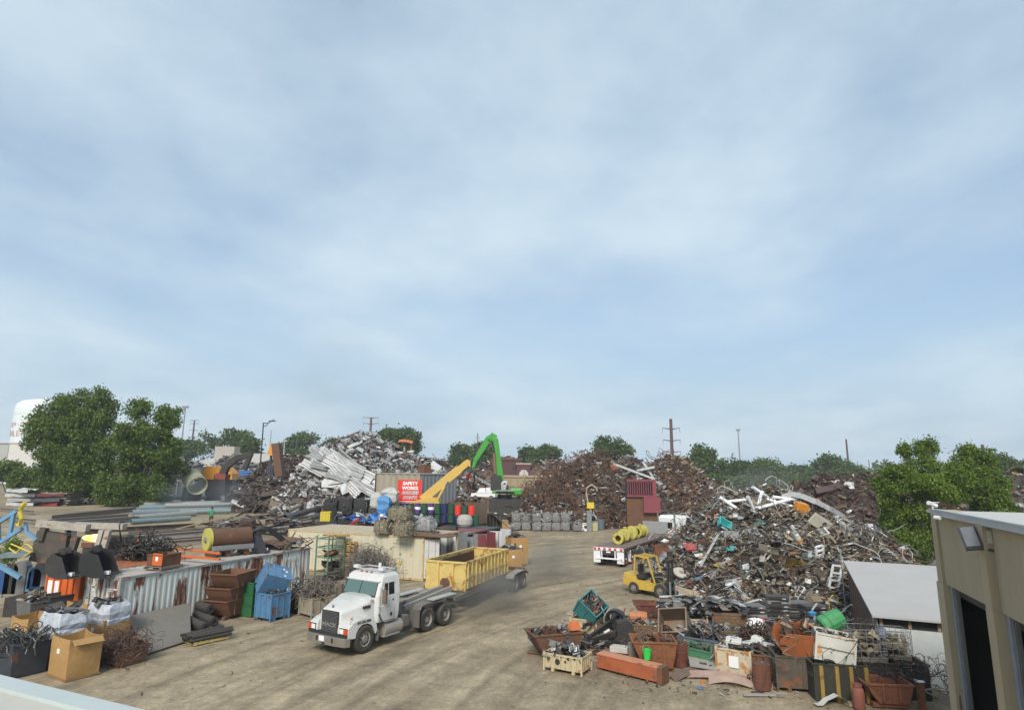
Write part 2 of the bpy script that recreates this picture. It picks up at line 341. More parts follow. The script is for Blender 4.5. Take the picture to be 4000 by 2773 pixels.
# ------------------------------------------------------------------ parapet of the roof the picture is taken from
p0, p1 = G(-300, 2560, 6.5), G(700, 2803, 6.5)
d = (p1-p0); d.z = 0; L_ = d.length; yaw = math.atan2(d.y, d.x)
pr = T('roof_parapet', 'white metal capped roof edge in the bottom left corner', 'parapet', p0, yaw)
MB().bx(-.5, L_+1, -.10, 0, -.16, 0).build('outer_flashing', mat('pale_coping', (.47, .52, .50), .4, 0, .06, 0, dust=.05), pr)
MB().bx(-.5, L_+1, -.86, -.103, -.16, -.02).build('cap', mat('cream_coping', (.50, .48, .41), .5, 0, .08, 0, dust=.05), pr)
MB().bx(-.5, L_+1, -.80, -.06, -6.6, -.165).build('wall', mat('cream_block', (.5, .47, .4), .8, dust=.1), pr)
# ------------------------------------------------------------------ tan building on the right
ZL, ZR = 4.6, 6.42
C0 = G(3643, 2002, ZR); vp = ray(2860, 1872); u = Vector((vp[0], vp[1], 0)).normalized(); nrm = Vector((-u.y, u.x, 0))   # nrm faces the yard
yaw_b = math.atan2(-u.y, -u.x)          # local +x runs along the wall towards the viewer, local -y ... outward normal
bd = T('tan_building', 'tan stucco workshop with dark door openings along the right edge', 'building', (C0.x, C0.y, 0), yaw_b)
STU = mat('tan_stucco', (.38, .315, .205), .9, 0, .14, 0, dust=.12, sc=.9, streak=.25, bump=.35)
STU2 = mat('tan_stucco_pilaster', (.40, .33, .21), .9, 0, .16, 0, dust=.08, sc=.9, streak=.2, bump=.35)
GREYJ = mat('grey_door_jamb', (.27, .29, .31), .6, 0, .2, .15, dust=.2)
# outward normal in the local frame: nrm = (-u.y,u.x); local x = -u  ->  local y = rot90(-u) = (u.y,-u.x) = -nrm ; so outward is -y
def tw(px, py, off=0.):   # distance along the wall seen at a pixel
    r = ray(px, py); o = C0 + nrm*off
    A = np.array([[r[0], u.x], [r[1], u.y]]); t, s_ = np.linalg.solve(A, [o.x, o.y]); return s_
def wx(px, py, off=0.): return tw(px, py, off)
x_open0, x_open1 = wx(3728, 2380, -.05), wx(3850, 2380, .16); x_col1 = wx(3925, 2380); x_open2 = wx(3945, 2380)
colw = .62
MB().bx(0.0, 16, 0, .30, ZL, ZR).build('upper_wall', STU, bd)
c0w = x_open0-.16
MB().bx(0, c0w, -.10, .12, 0, ZL).build('corner_column', STU2, bd)
MB().bx(c0w, x_open0, .05, .12, 0, ZL).build('door_jamb', GREYJ, bd)
MB().bx(x_open1, x_open1+.42, -.16, .12, 0, ZL+.002).build('column', STU2, bd)
MB().bx(x_open1+.03, x_open1+.40, -.16, -.001, ZL+.003, ZR-.02).build('pilaster', STU2, bd)
MB().bx(x_open1+.42, x_open1+.62, .05, .12, 0, ZL).build('door_jamb', GREYJ, bd)
MB().bx(0, .42, -.06, -.001, ZL+.003, ZR+.0).build('corner_pilaster', STU2, bd)
MB().bx(x_open1+4.2, 16, 0, .3, 0, ZL).build('wall', STU, bd)
DK = mat('dark_interior', (.010, .009, .008), .9, 0, .4, .1, (.05, .02, .01), .1)  # near-black colour puts the shade behind the door openings into the surfaces
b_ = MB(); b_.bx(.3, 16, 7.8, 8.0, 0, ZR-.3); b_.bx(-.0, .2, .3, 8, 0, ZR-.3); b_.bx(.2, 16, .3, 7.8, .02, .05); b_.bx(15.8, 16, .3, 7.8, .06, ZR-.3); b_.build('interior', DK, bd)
for (xa, xb) in ((x_open0, x_open1), (x_open1+.62, x_open1+4.2)):
    MB().bx(xa+.02, xa+.06, .12, .2, 0, ZL).build('door_track', mat('door_track', (.3, .3, .27), .4, .5), bd)
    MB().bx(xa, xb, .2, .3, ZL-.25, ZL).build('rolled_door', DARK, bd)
rf = MB(); rf.bx(-.12, 16, -.12, 12, ZR+.003, ZR+.06); rf.build('roof', mat('pale_roof_membrane', (.52, .51, .47), .7, 0, .06, 0, dust=.1), bd)
GUT = mat('grey_gutter', (.46, .49, .50), .45, .1, .15, 0, dust=.12, sc=.8, streak=1)
gm = MB(); gm.bx(.42, 16, -.16, -.122, ZR-.03, ZR+.13); gm.bx(.42, 16, -.122, .0-.002, ZR+.065, ZR+.13); gm.build('fascia_gutter', GUT, bd)
MB().bx(.42, 16, -.18, -.162, ZR+.10, ZR+.14).build('gutter_lip', GUT, bd)
MB().bx(-.14, .40, -.1, .6, ZR+.065, ZR+.09).build('corner_cap', STU2, bd)
for i, (xa, xb, za) in enumerate(((.02, .02, 0),)): pass
MB().bx(.9, .98, -.13, -.10, .0, 2.0).build('crack_board', mat('stained_board', (.12, .08, .05), .9), bd)
mach = T('machine_in_doorway', 'dim yellow machine just inside the tan workshop doorway', 'machine', C0 - u*((x_open0+x_open1)/2) - nrm*2.6 + Vector((0, 0, -ZR)), yaw_b)
mb = MB(); mb.bx(-.5, .5, -.3, .3, .1, 1.0); mb.bx(-.3, .3, -.25, .25, 1.0, 1.5); mb.build('body', mat('dim_yellow', (.35, .2, .03), .6, 0, .3, .4), mach)
MB().cyl((-.3, -.32, .25), (-.3, .32, .25), .25, n=14).build('roller', RUBBER, mach)
# flood light and cameras on that wall
def onwall(px, py, off):
    s_ = tw(px, py, off); o = C0 + nrm*off + u*s_*-1
    r = ray(px, py); t = (C0.x + nrm.x*off - u.x*s_) / r[0]; return Vector((r[0]*t, r[1]*t, CAM_H + r[2]*t))
fl = onwall(3790, 2105, .32)
ft = T('flood_light', 'grey box flood light angled out from the tan wall', 'flood light', fl, yaw_b)
rr = (math.radians(12), math.radians(48), 0)
hb = MB().loft([[[-.26, -.15, -.05], [.26, -.15, -.06], [.26, .15, -.06], [-.26, .15, -.05]], [[-.30, -.17, .03], [.28, -.16, .02], [.28, .16, .02], [-.30, .17, .03]], [[-.24, -.13, .12], [.26, -.13, .12], [.26, .13, .12], [-.24, .13, .12]]])
hb.build('housing', mat('slate_housing', (.115, .13, .155), .5, .2, .15, 0, dust=.25), ft, rot=rr, bevel=.01)
lens = MB().bx(-.25, .2, -.14, .14, -.075, -.052).build('lens', glass('lamp_glass', (.55, .55, .52)), ft, rot=rr)
MB().beam((.17, .12, -.17), (.30, .34, -.2), .05, .05).build('bracket', DARK, ft)
MB().bx(.22, .32, .24, .31, -.05, .22).build('junction_box', mat('beige_box', (.5, .47, .38), .5), ft)
MB().bx(.2, .28, .27, .31, .27, .36).build('sensor', mat('beige_box', (.5, .47, .38), .5), ft)
cw = mat('camera_white', (.72, .71, .68), .4, 0, .08, 0, dust=.1)
c1 = onwall(3640, 1972, .22); k = T('security_camera', 'white bullet camera on a post above the building corner', 'camera', c1, math.radians(200))
MB().cyl((-.16, 0, -.02), (.12, 0, .06), .055, n=14).build('body', cw, k, smooth=False); MB().bx(-.2, .12, -.065, .065, .06, .075).build('sun_shield', cw, k)
MB().tube([(0, 0, -.05), (-.02, 0, -.1), (-.08, 0, -.16), (-.09, 0, -.34)], .022, 8).build('arm', cw, k); MB().cyl((-.17, 0, -.023), (-.19, 0, -.03), .045, n=12).build('lens', BLACK, k)
c2 = onwall(3668, 2024, .25); k = T('security_camera', 'small dome-lens camera bracketed to the tan wall under the roof edge', 'camera', c2, math.radians(205))
MB().cyl((-.08, 0, -.03), (.05, 0, .015), .042, n=14).build('body', cw, k); MB().cyl((.10, -.05, .02), (.10, .08, .02), .05, n=12).build('mount', cw, k)
MB().beam((.03, 0, .01), (.1, 0, .03), .03, .03).build('arm', cw, k); MB().cyl((-.082, 0, -.031), (-.1, 0, -.037), .034, n=12).build('lens', BLACK, k)
# ------------------------------------------------------------------ shed with the pale roof
a0 = G(3422, 2404, 2.3); a1 = G(3307, 2193, 2.95)
ux = Vector((a1.x-a0.x, a1.y-a0.y, 0)); Ls = ux.length; ux.normalize(); yaw_s = math.atan2(ux.y, ux.x)-PI/2   # local +y runs back
sd = T('lean_to_shed', 'low shed with pale flat roof and striped board side behind the bins', 'shed', (a0.x, a0.y, 0), yaw_s)
RW = mat('pale_roof_sheet', (.44, .425, .40), .7, 0, .08, 0, dust=.15, sc=.5)
nP = 3
for i in range(nP):
    y0 = Ls*i/nP+(.0 if i == 0 else .012); y1 = Ls*(i+1)/nP; f = lambda y: 2.3+.65*y/Ls
    q = MB(); q.add([[-.15, y0-.25*(i == 0), f(y0)-.02*(i == 0)], [9, y0-.25*(i == 0), f(y0)-.02*(i == 0)], [9, y1, f(y1)], [-.15, y1, f(y1)], [-.15, y0-.25*(i == 0), f(y0)+.05], [9, y0-.25*(i == 0), f(y0)+.05], [9, y1, f(y1)+.05], [-.15, y1, f(y1)+.05]], [BOXF])
    q.build('roof_panel', RW, sd)
SB = [mat('board_rust_brown', (.085, .038, .03), .85, 0, .3, .2), mat('board_grey', (.30, .29, .27), .85, 0, .3), mat('board_dark', (.05, .05, .055), .8), mat('board_brown', (.16, .09, .06), .85)]
nb = 30
for i in range(nb):
    y0 = Ls*i/nb; f = 2.3+.65*y0/Ls
    MB().bx(.0, .03+.012*(i % 3), y0+.006, Ls*(i+1)/nb-.006, 0, f-.03).build('board', SB[[1, 0, 1, 1, 0, 3, 0, 2, 2, 0, 3, 0, 0, 3, 0][i % 15] if i < 15 else [0, 3, 0][i % 3]], sd)
WPAN = mat('white_wall_panel', (.60, .63, .61), .6, 0, .12, .12, dust=.2)
for i in range(6): MB().bx(.06+i*1.0, 1.04+i*1.0, 0, .04, 0, 1.92).build('wall_panel', WPAN, sd)
for i in range(7): MB().bx(.1+i*.9, .2+i*.9, 0, .08, 1.93, 2.25).build('rafter_end', WOOD, sd)
MB().bx(.05, 7, .1, .14, 1.93, 2.27).build('back_board', DARK, sd)
MB().cyl((-.25, Ls-.1, 0), (-.25, Ls-.1, 3.6), .03).build('pole', STEEL, sd)
# ------------------------------------------------------------------ far buildings and water tanks
def bldg(name, label, px0, px1, ytop, d, depth, wallc, roofc, roofdrop=0., parapet=0.):
    a = at(px0, ytop, d); b = at(px1, ytop, d); h = (a.z+b.z)/2
    o = T(name, label, 'building', ((a.x+b.x)/2, d, 0)); W = b.x-a.x
    MB().bx(-W/2, W/2, 0, depth, -1, h-roofdrop).build('wall', mat('wall_'+label[:14], wallc, .85, 0, .08), o)
    r = MB()
    if roofdrop: r.loft([[[-W/2-.3, -.3, h-roofdrop], [W/2+.3, -.3, h-roofdrop], [W/2+.3, -.3, h-roofdrop+.25], [-W/2-.3, -.3, h-roofdrop+.25]], [[-W/2-.3, depth, h-.25], [W/2+.3, depth, h-.25], [W/2+.3, depth, h], [-W/2-.3, depth, h]]])
    else: r.bx(-W/2-.2, W/2+.2, -.2, depth+.2, h+.003, h+.35)
    r.build('roof', mat('roof_'+label[:14], roofc, .8, 0, .08), o); return o, W, h
o, W, h = bldg('warehouse', 'long grey warehouse with low pitched roof behind the scrap on the left', 675, 935, 1757, 135, 30, (.36, .34, .30), (.50, .46, .40), 4.2)
MB().bx(-1, 3.5, 6, 9, h-2, h+1.0).build('roof_unit', mat('roof_unit', (.4, .36, .32), .7), o)
for i in range(2): MB().bx(-W/2+.6+i*2, -W/2+1.5+i*2, -.04, -.002, 3, 5.5).build('window', glass('dark_window', (.03, .035, .04)), o)
o, W, h = bldg('warehouse', 'pale flat grey warehouse roof peeking out left of the lamp post', 1005, 1140, 1766, 150, 30, (.4, .4, .38), (.42, .41, .38), 4.)
o, W, h = bldg('industrial_building', 'white industrial building below the water tank on the far left', 38, 175, 1733, 190, 30, (.62, .60, .55), (.5, .47, .42))
MB().bx(-W/2+4, -W/2+9, -.05, -.002, 2, 5).build('loading_door', mat('grey_door', (.35, .35, .35)), o)
o, W, h = bldg('industrial_building', 'grey block building at the far left edge of the picture', -120, 36, 1733, 195, 20, (.40, .41, .38), (.33, .27, .25))
TW = mat('tank_white', (.74, .78, .77), .5, 0, .04, 0, dust=.05, sc=.1, bump=0)
def tank(label, px, r, d, ytop, letter=False):
    z = at(px, ytop, d).z; c = at(px, 1700, d); o = T('water_tank', label, 'water tank', (c.x, c.y, 0))
    pf = [(r, 0), (r, z-6), (r*.985, z-4.2), (r*.93, z-2.8), (r*.75, z-1.3), (r*.4, z-.3), (.01, z)]
    MB().lathe(pf, 40).build('shell', TW, o, smooth=True)
    MB().cyl((0, 0, z-.1), (0, 0, z+1.0), .5, n=10).build('vent', TW, o)
    MB().lathe([(r+.02, z-8.2), (r+.10, z-8.1), (r+.02, z-8.)], 40).build('seam', mat('tank_seam', (.55, .62, .62), .6), o)
    if letter:
        mt = mat('faded_red_lettering', (.52, .30, .28), .7, 0, .1, 0, bump=0)
        for s_, zz, sz in (('Village of', 12.8, 3.4), ('McCINLEY', 17.6, 3.8)):
            th0 = math.radians(-123)
            for i, ch in enumerate(s_):
                th = th0+(i-len(s_)/2)*sz*.60/r
                text(ch, sz, mt, o, (math.cos(th)*(r+.06), math.sin(th)*(r+.06), z-zz), (PI/2, 0, th+PI/2), bold=.05)
    return o
tank('white domed water tank with faded red lettering left of the tall trees', 158, 11.6, 300, 1559, True)
tank('second white water tank dome showing just above the left tree', 262, 9., 330, 1546)
# ------------------------------------------------------------------ poles and masts
def hpole(name, label, px, ytop, d, r0, r1, arms=(), mast=(.10, .045, .04), ybase=None, arm=3.5):
    p = at(px, ytop, d); z0 = 0.; o = T(name, label, 'pole', (p.x, p.y, z0)); m = mat('pole_%.2f_%.2f' % mast[:2], mast, .8, 0, .1, 0, dust=0)
    MB().cyl((0, 0, 0), (0, 0, p.z), r0, r1, n=10).build('mast', m, o)
    for k in arms:
        z = p.z-k
        for sg in (-1, 1):
            MB().cyl((0, 0, z), (sg*arm, 0, z+.5), r1*.45, r1*.2, n=6).build('cross_arm', m, o)
            MB().cyl((sg*arm*.97, 0, z+.45), (sg*arm*.97, 0, z-1.2), .1, n=5).build('insulator', mat('insulator', (.2, .2, .2)), o)
    return o
PB = (.115, .055, .045)
hpole('transmission_pole', 'thick rust brown steel transmission pole rising behind the middle scrap heap', 2620, 1636, 250, .72, .60, (4.2, 9, 13.6), PB, arm=3.6)
hpole('transmission_pole', 'brown transmission pole with drooping arms above the tallest heap', 1450, 1630, 330, .8, .55, (.4, 3.6, 8.2), PB, arm=4.2)
hpole('transmission_pole', 'four-armed transmission pole just right of the big left trees', 760, 1641, 430, .8, .5, (.3, 2.6, 7.2, 12), (.07, .04, .07), arm=3.)
hpole('transmission_pole', 'bare tapering pole over the green trees on the right', 3305, 1715, 300, .55, .4, (), PB)
hpole('transmission_pole', 'slim pole behind the gap between the two right trees', 3724, 1756, 330, .45, .3, (1., 4.), PB, arm=2.2)
hpole('transmission_pole', 'stout brown pole poking above the far right tree', 3837, 1736, 260, .8, .6, (2.,), PB, arm=3.)
hpole('utility_pole', 'distant thin pole beside the left tree line', 804, 1672, 500, .5, .35, (3,), (.12, .1, .12), arm=2)
hpole('utility_pole', 'distant thin pole left of the green handler arm', 1866, 1692, 420, .5, .4, (3,), (.2, .17, .17), arm=1.5)
hpole('utility_pole', 'distant pole beside the tree over the brown scrap bank', 1412, 1685, 520, .4, .3, (), (.2, .2, .2))
hpole('utility_pole', 'far thin pole left of the right-hand trees', 3350, 1800, 520, .45, .3, (), (.2, .12, .12))
hpole('utility_pole', 'far pinkish pole on the right horizon', 3393, 1795, 480, .5, .35, (), (.25, .15, .15))
hpole('utility_pole', 'far pole right of the round tree on the horizon', 3454, 1790, 420, .45, .3, (1,), (.15, .11, .11), arm=1.5)
hpole('utility_pole', 'grey pole standing in the distance between the left tree tops', 1060, 1680, 480, .4, .3, (), (.25, .27, .28))
def lightmast(label, px, ytop, d, n=6, w=5):
    p = at(px, ytop, d); o = T('light_mast', label, 'light mast', (p.x, p.y, 0)); m = mat('mast_grey', (.27, .25, .26), .6, .2, .1, 0, dust=0)
    MB().cyl((0, 0, 0), (0, 0, p.z), .55, .32, n=8).build('mast', m, o); MB().bx(-w/2, w/2, -.2, .2, p.z-.6, p.z-.3).build('crossbar', m, o)
    for i in range(n): MB().bx(-w/2+w*i/(n-1)-.3, -w/2+w*i/(n-1)+.3, -.4, .3, p.z-.3, p.z+.7).build('lamp_head', m, o)
lightmast('tall grey light mast with lamp bank right of the left trees', 725, 1590, 380, 6, 3.6)
lightmast('light mast with lamp bank half hidden by the left tree top', 567, 1556, 360, 5, 2.6)
lightmast('slender far light mast above the right tree belt', 2883, 1680, 380, 4, 1.8)
p = GT(1032, 1862); dlp = 92; p = at(1032, 1650, dlp); gz = 2.
o = T('lamp_post', 'dark yard lamp post with twin angled arms near the orange excavator', 'lamp post', (p.x, p.y, gz))
MB().cyl((0, 0, 0), (-.1, 0, p.z-gz), .14, .09, n=8).build('mast', DARK, o)
MB().tube([(-.1, 0, p.z-gz-.6), (.35, 0, p.z-gz-.5), (.6, 0, p.z-gz-.1), (1.5, 0, p.z-gz+.5)], .06, 6).build('arm', DARK, o)
MB().bx(.7, 1.7, -.15, .15, p.z-gz+.15, p.z-gz+.28).build('lamp_head', DARK, o, rot=(0, -.0, 0)); MB().bx(-.1, .5, -.12, .12, p.z-gz-.15, p.z-gz-.05).build('lamp_head', DARK, o)
for px, yt, d, lab in ((1160, 1705, 120, 'twin-headed green lamp post behind the brown bank'), (1112, 1725, 125, 'short pale lamp post before the far green tree')):
    p = at(px, yt, d); o = T('lamp_post', lab, 'lamp post', (p.x, p.y, 0)); mm_ = mat('lp_'+lab[:4], (.05, .10, .07) if px > 1150 else (.45, .46, .46), .6)
    MB().cyl((0, 0, 0), (0, 0, p.z), .16, .10, n=8).build('mast', mm_, o); MB().bx(-.5, .5, -.2, .2, p.z, p.z+.3).build('lamp_head', mm_, o)
# ------------------------------------------------------------------ trees
def leaf_mat(name, c0, c1):
    m = bpy.data.materials.new(name); m.use_nodes = True; nt = m.node_tree; N = nt.nodes; N.clear()
    out = N.new('ShaderNodeOutputMaterial'); df = N.new('ShaderNodeBsdfDiffuse'); tr = N.new('ShaderNodeBsdfTranslucent'); mx = N.new('ShaderNodeMixShader'); mx.inputs[0].default_value = .25
    gl = N.new('ShaderNodeBsdfGlossy'); gl.inputs['Roughness'].default_value = .45; mg = N.new('ShaderNodeMixShader'); mg.inputs[0].default_value = .02
    vc = N.new('ShaderNodeVertexColor'); vc.layer_name = 'Col'; rp = N.new('ShaderNodeValToRGB'); nt.links.new(vc.outputs[0], rp.inputs[0])
    rp.color_ramp.elements[0].color = (*c0, 1); rp.color_ramp.elements[1].color = (*c1, 1)
    nt.links.new(rp.outputs[0], df.inputs[0]); nt.links.new(rp.outputs[0], tr.inputs[0])
    nt.links.new(df.outputs[0], mx.inputs[1]); nt.links.new(tr.outputs[0], mx.inputs[2]); nt.links.new(mx.outputs[0], mg.inputs[1]); nt.links.new(gl.outputs[0], mg.inputs[2]); nt.links.new(mg.outputs[0], out.inputs[0]); return m
LEAF = leaf_mat('cottonwood_leaves', (.032, .062, .010), (.175, .26, .04))
LEAFB = leaf_mat('bright_leaves', (.042, .085, .012), (.20, .29, .04))
LEAFD = leaf_mat('far_leaves', (.030, .060, .014), (.125, .19, .045))
BARK = mat('bark', (.10, .085, .065), .9, 0, .3, 0, dust=0, bump=.4)
def crown(mb, lobes, n, size, clump=.5):
    """lobes: (cx,cy,cz,rx,ry,rz) ellipsoids; leaves sit in small clumps near the lobe surfaces"""
    lo0 = np.array(lobes, float); sub = []
    for l in lo0:
        for _ in range(11):
            q = rng.normal(size=3); q /= np.linalg.norm(q); f = rng.uniform(.26, .46); sub.append(np.concatenate([l[:3]+q*l[3:]*rng.uniform(.45, .92), l[3:]*f]))
    lob = np.array(sub); vol = (lob[:, 3]*lob[:, 5]); pick = rng.choice(len(lob), n//14+1, p=vol/vol.sum())
    u = rng.normal(size=(len(pick), 3)); u /= np.linalg.norm(u, axis=1)[:, None]; rad = rng.uniform(.55, 1.05, len(pick))**.6
    cc = lob[pick, :3]+u*lob[pick, 3:]*rad[:, None]
    cv = np.clip(rng.uniform(0, 1, len(lob))[pick]*.7+rng.uniform(0, .3, len(cc)), 0, 1)
    k = 14; P = (cc[:, None]+rng.normal(size=(len(cc), k, 3))*clump*np.array([1, 1, .7])).reshape(-1, 3); N_ = len(P)
    cvv = np.clip(np.repeat(cv, k)*.55+rng.uniform(0, .45, N_), 0, 1)
    a = rng.normal(size=(N_, 3)); a /= np.linalg.norm(a, axis=1)[:, None]; b = np.cross(a, rng.normal(size=(N_, 3))); b /= np.linalg.norm(b, axis=1)[:, None]
    s = (size*rng.uniform(.6, 1.3, N_))[:, None]
    V = np.stack([P-a*s*.5, P+b*s*.36, P+a*s*.5, P-b*s*.36], 1).reshape(-1, 3)
    mb.add(V, [np.arange(4*N_).reshape(-1, 4)], np.repeat(cvv, 4)[:, None].repeat(3, 1))
def tree(name, label, loc, lobes, n, size, clump, m, trunk_r, cat='tree', group=None, stems=1):
    o = T(name, label, cat, loc, group=group); c = MB(); crown(c, lobes, n, size, clump); c.build('crown', m, o)
    lo = np.array(lobes); t = MB(); top = lo[:, 2].max()
    for s_ in range(stems):
        bx, by = (rng.uniform(-.8, .8, 2) if stems > 1 else (0, 0)); cx, cy = lo[:, 0].mean(), lo[:, 1].mean()
        pts = [(bx, by, -.3), (bx+.2*cx, by+.2*cy, top*.3), (bx*1.5+.6*cx, by+.6*cy, top*.65), (bx*2+cx, by+cy, top)]
        for i in range(3): t.cyl(pts[i], pts[i+1], trunk_r*(1-.3*i), trunk_r*(1-.3*(i+1)), n=8)
    for l in lobes:
        t.cyl((l[0]*.3, l[1]*.3, top*.32), (l[0], l[1], l[2]), trunk_r*.4, trunk_r*.12, n=6)
    t.build('trunk', BARK, o); return o
def ptree(name, label, px, ybase_d, spots, n, size, clump, m, tr, zb=0., cat='tree', group=None, depth=1., stems=1):
    """spots: (px, py, rx_px, ry_px) lobes at distance d; turned into metres about the base"""
    d = ybase_d; s = d/2330.; b = at(px, 1900, d); lob = []
    for (x, y, rx, ry) in spots:
        p = at(x, y, d); lob.append((p.x-b.x, rng.uniform(-.6, .6)*rx*s*depth, p.z-zb, rx*s, rx*s*depth, ry*s))
    return tree(name, label, (b.x, b.y, zb), lob, n, size, clump, m, tr, cat, group, stems)
ptree('cottonwood_tree', 'tallest dark green cottonwood tree on the left, in front of the water tanks', 300, 92,
      [(300, 1580, 85, 65), (380, 1560, 55, 45), (250, 1650, 110, 80), (385, 1650, 60, 80), (160, 1720, 60, 70), (240, 1760, 130, 90), (380, 1780, 100, 110), (200, 1850, 80, 80), (320, 1880, 120, 80), (270, 1940, 70, 40), (430, 1760, 40, 60), (150, 1640, 25, 30)], 60000, .33, .38, LEAF, .38, 2.)
ptree('cottonwood_tree', 'broad lower cottonwood tree leaning right beside the tallest left tree', 540, 88,
      [(535, 1600, 35, 45), (545, 1690, 62, 60), (640, 1640, 45, 55), (620, 1730, 70, 70), (510, 1750, 60, 80), (580, 1830, 100, 70), (520, 1900, 100, 70), (600, 1910, 80, 60), (470, 1940, 70, 40), (660, 1760, 30, 60), (690, 1610, 14, 20), (420, 1900, 40, 50)], 50000, .33, .36, LEAF, .3, 2., stems=3)
ptree('poplar_tree', 'bright green poplar behind the tan building, left of two', 3600, 50,
      [(3545, 1765, 22, 42), (3590, 1755, 24, 45), (3632, 1748, 22, 45), (3590, 1830, 75, 55), (3520, 1880, 90, 60), (3620, 1900, 110, 80), (3540, 1960, 80, 70), (3560, 2060, 90, 70), (3570, 2160, 85, 80), (3640, 2090, 90, 90), (3480, 1840, 40, 20)], 60000, .17, .20, LEAFB, .18, 0., stems=3)
ptree('poplar_tree', 'bright green poplar rising over the tan building roof, right of two', 3820, 52,
      [(3775, 1785, 22, 38), (3798, 1770, 18, 40), (3845, 1795, 30, 45), (3800, 1850, 90, 60), (3860, 1870, 70, 60), (3760, 1930, 90, 70), (3860, 1960, 70, 60), (3800, 2040, 90, 70), (3725, 1820, 30, 25)], 50000, .17, .20, LEAFB, .18, 0., stems=2)
far = [  # px, top y, half width px, height px, distance, label
    (905, 1675, 120, 130, 210, 'dark rounded tree behind the grey warehouse roof'), (985, 1700, 70, 110, 190, 'green tree right of the warehouse with a white tank'),
    (740, 1722, 60, 60, 230, 'low tree between the light mast and the warehouse'), (1180, 1690, 95, 120, 230, 'dome shaped tree behind the green twin lamp post'),
    (1300, 1708, 55, 90, 240, 'small tree at the left shoulder of the tallest heap'), (1585, 1667, 62, 100, 200, 'dark tree standing behind the tallest heap summit'), (1520, 1672, 35, 60, 205, 'small tree crown just left of the tree behind the summit'),
    (1800, 1735, 50, 90, 210, 'round tree left of the green handler arm'), (1885, 1728, 45, 90, 200, 'pointed tree behind the green handler arm'),
    (2060, 1750, 40, 80, 230, 'feathery tree behind the brick red shed'), (2140, 1741, 55, 85, 215, 'open branched tree behind the brown scrap bank'),
    (2405, 1697, 80, 125, 170, 'full leafy tree behind the middle heap'), (2742, 1740, 62, 110, 180, 'square topped tree right of the brown transmission pole'),
    (2870, 1790, 110, 90, 175, 'broad tree in the right tree belt under the far light mast'), (2990, 1795, 110, 100, 165, 'dense tree in the right tree belt beside the dusty heap'),
    (3120, 1815, 60, 70, 260, 'pale far tree on the right horizon'), (3245, 1778, 70, 90, 230, 'light green tree left of the bare tapering pole'), (3310, 1820, 70, 70, 210, 'round dark tree under the bare tapering pole'),
    (3420, 1840, 90, 50, 300, 'low far trees edge before the bright poplars'), (3900, 1775, 60, 90, 150, 'grey green tree behind the right poplar'), (3980, 1800, 50, 80, 170, 'grey green tree at the right picture edge'),
    (40, 1800, 70, 80, 120, 'light green bush like tree at the left picture edge'), (110, 1830, 60, 70, 110, 'dark leafy tree low behind the crushed cars'), (2760, 1850, 90, 70, 150, 'dusty green tree right behind the second heap'),
    (2900, 1860, 120, 80, 140, 'wide bushy tree at the foot of the right tree belt'), (3080, 1860, 110, 80, 150, 'bushy tree behind the near right heap crest')]
for (px, yt, hw, hp, d, lab) in far:
    sp = [(px, yt+hp*.28, hw*.55, hp*.28)]
    for i in range(7):
        a = rng.uniform(0, 2*PI); rr_ = rng.uniform(.35, .72); sp.append((px+math.cos(a)*hw*rr_, yt+hp*.45+math.sin(a)*hp*.30*rr_, hw*rng.uniform(.28, .42), hp*rng.uniform(.18, .28)))
    sp += [(px-hw*.35, yt+hp*.75, hw*.5, hp*.3), (px+hw*.35, yt+hp*.78, hw*.5, hp*.3)]
    ptree('tree', lab, px, d, sp, 5200, .0042*d, .0040*d, LEAFD if d > 130 else LEAF, .25, 0.)
# far woods on the horizon: one mass
w = MB()
for i in range(420):
    x = rng.uniform(-900, 1100); y = rng.uniform(380, 900)
    if abs(x) > y: continue
    crown(w, [(x, y, 5+rng.uniform(0, 4), 9, 9, 5+rng.uniform(0, 2.5))], 130, 3.2, 2.2)
tag(w.build('far_woods', LEAFD), 'dark belt of woods along the horizon', 'woods', kind='stuff')
# weeds by the orange container
b = GT(185, 2345); tree('weed_bush', 'bright green weeds growing against the orange dumpster', b, [(0, 0, .7, .45, .45, .6), (.1, 0, 1.5, .35, .35, .5), (-.3, 0, 1.9, .4, .3, .4), (-.6, .1, 1.2, .4, .4, .5)], 2600, .11, .16, LEAFB, .03, 'bush')
b = GT(8, 2330); tree('weed_bush', 'green weeds at the left picture edge by the blue panels', b, [(0, 0, 2.2, .5, .4, .5), (.1, 0, 3.0, .4, .4, .4)], 1600, .11, .16, LEAFB, .03, 'bush')
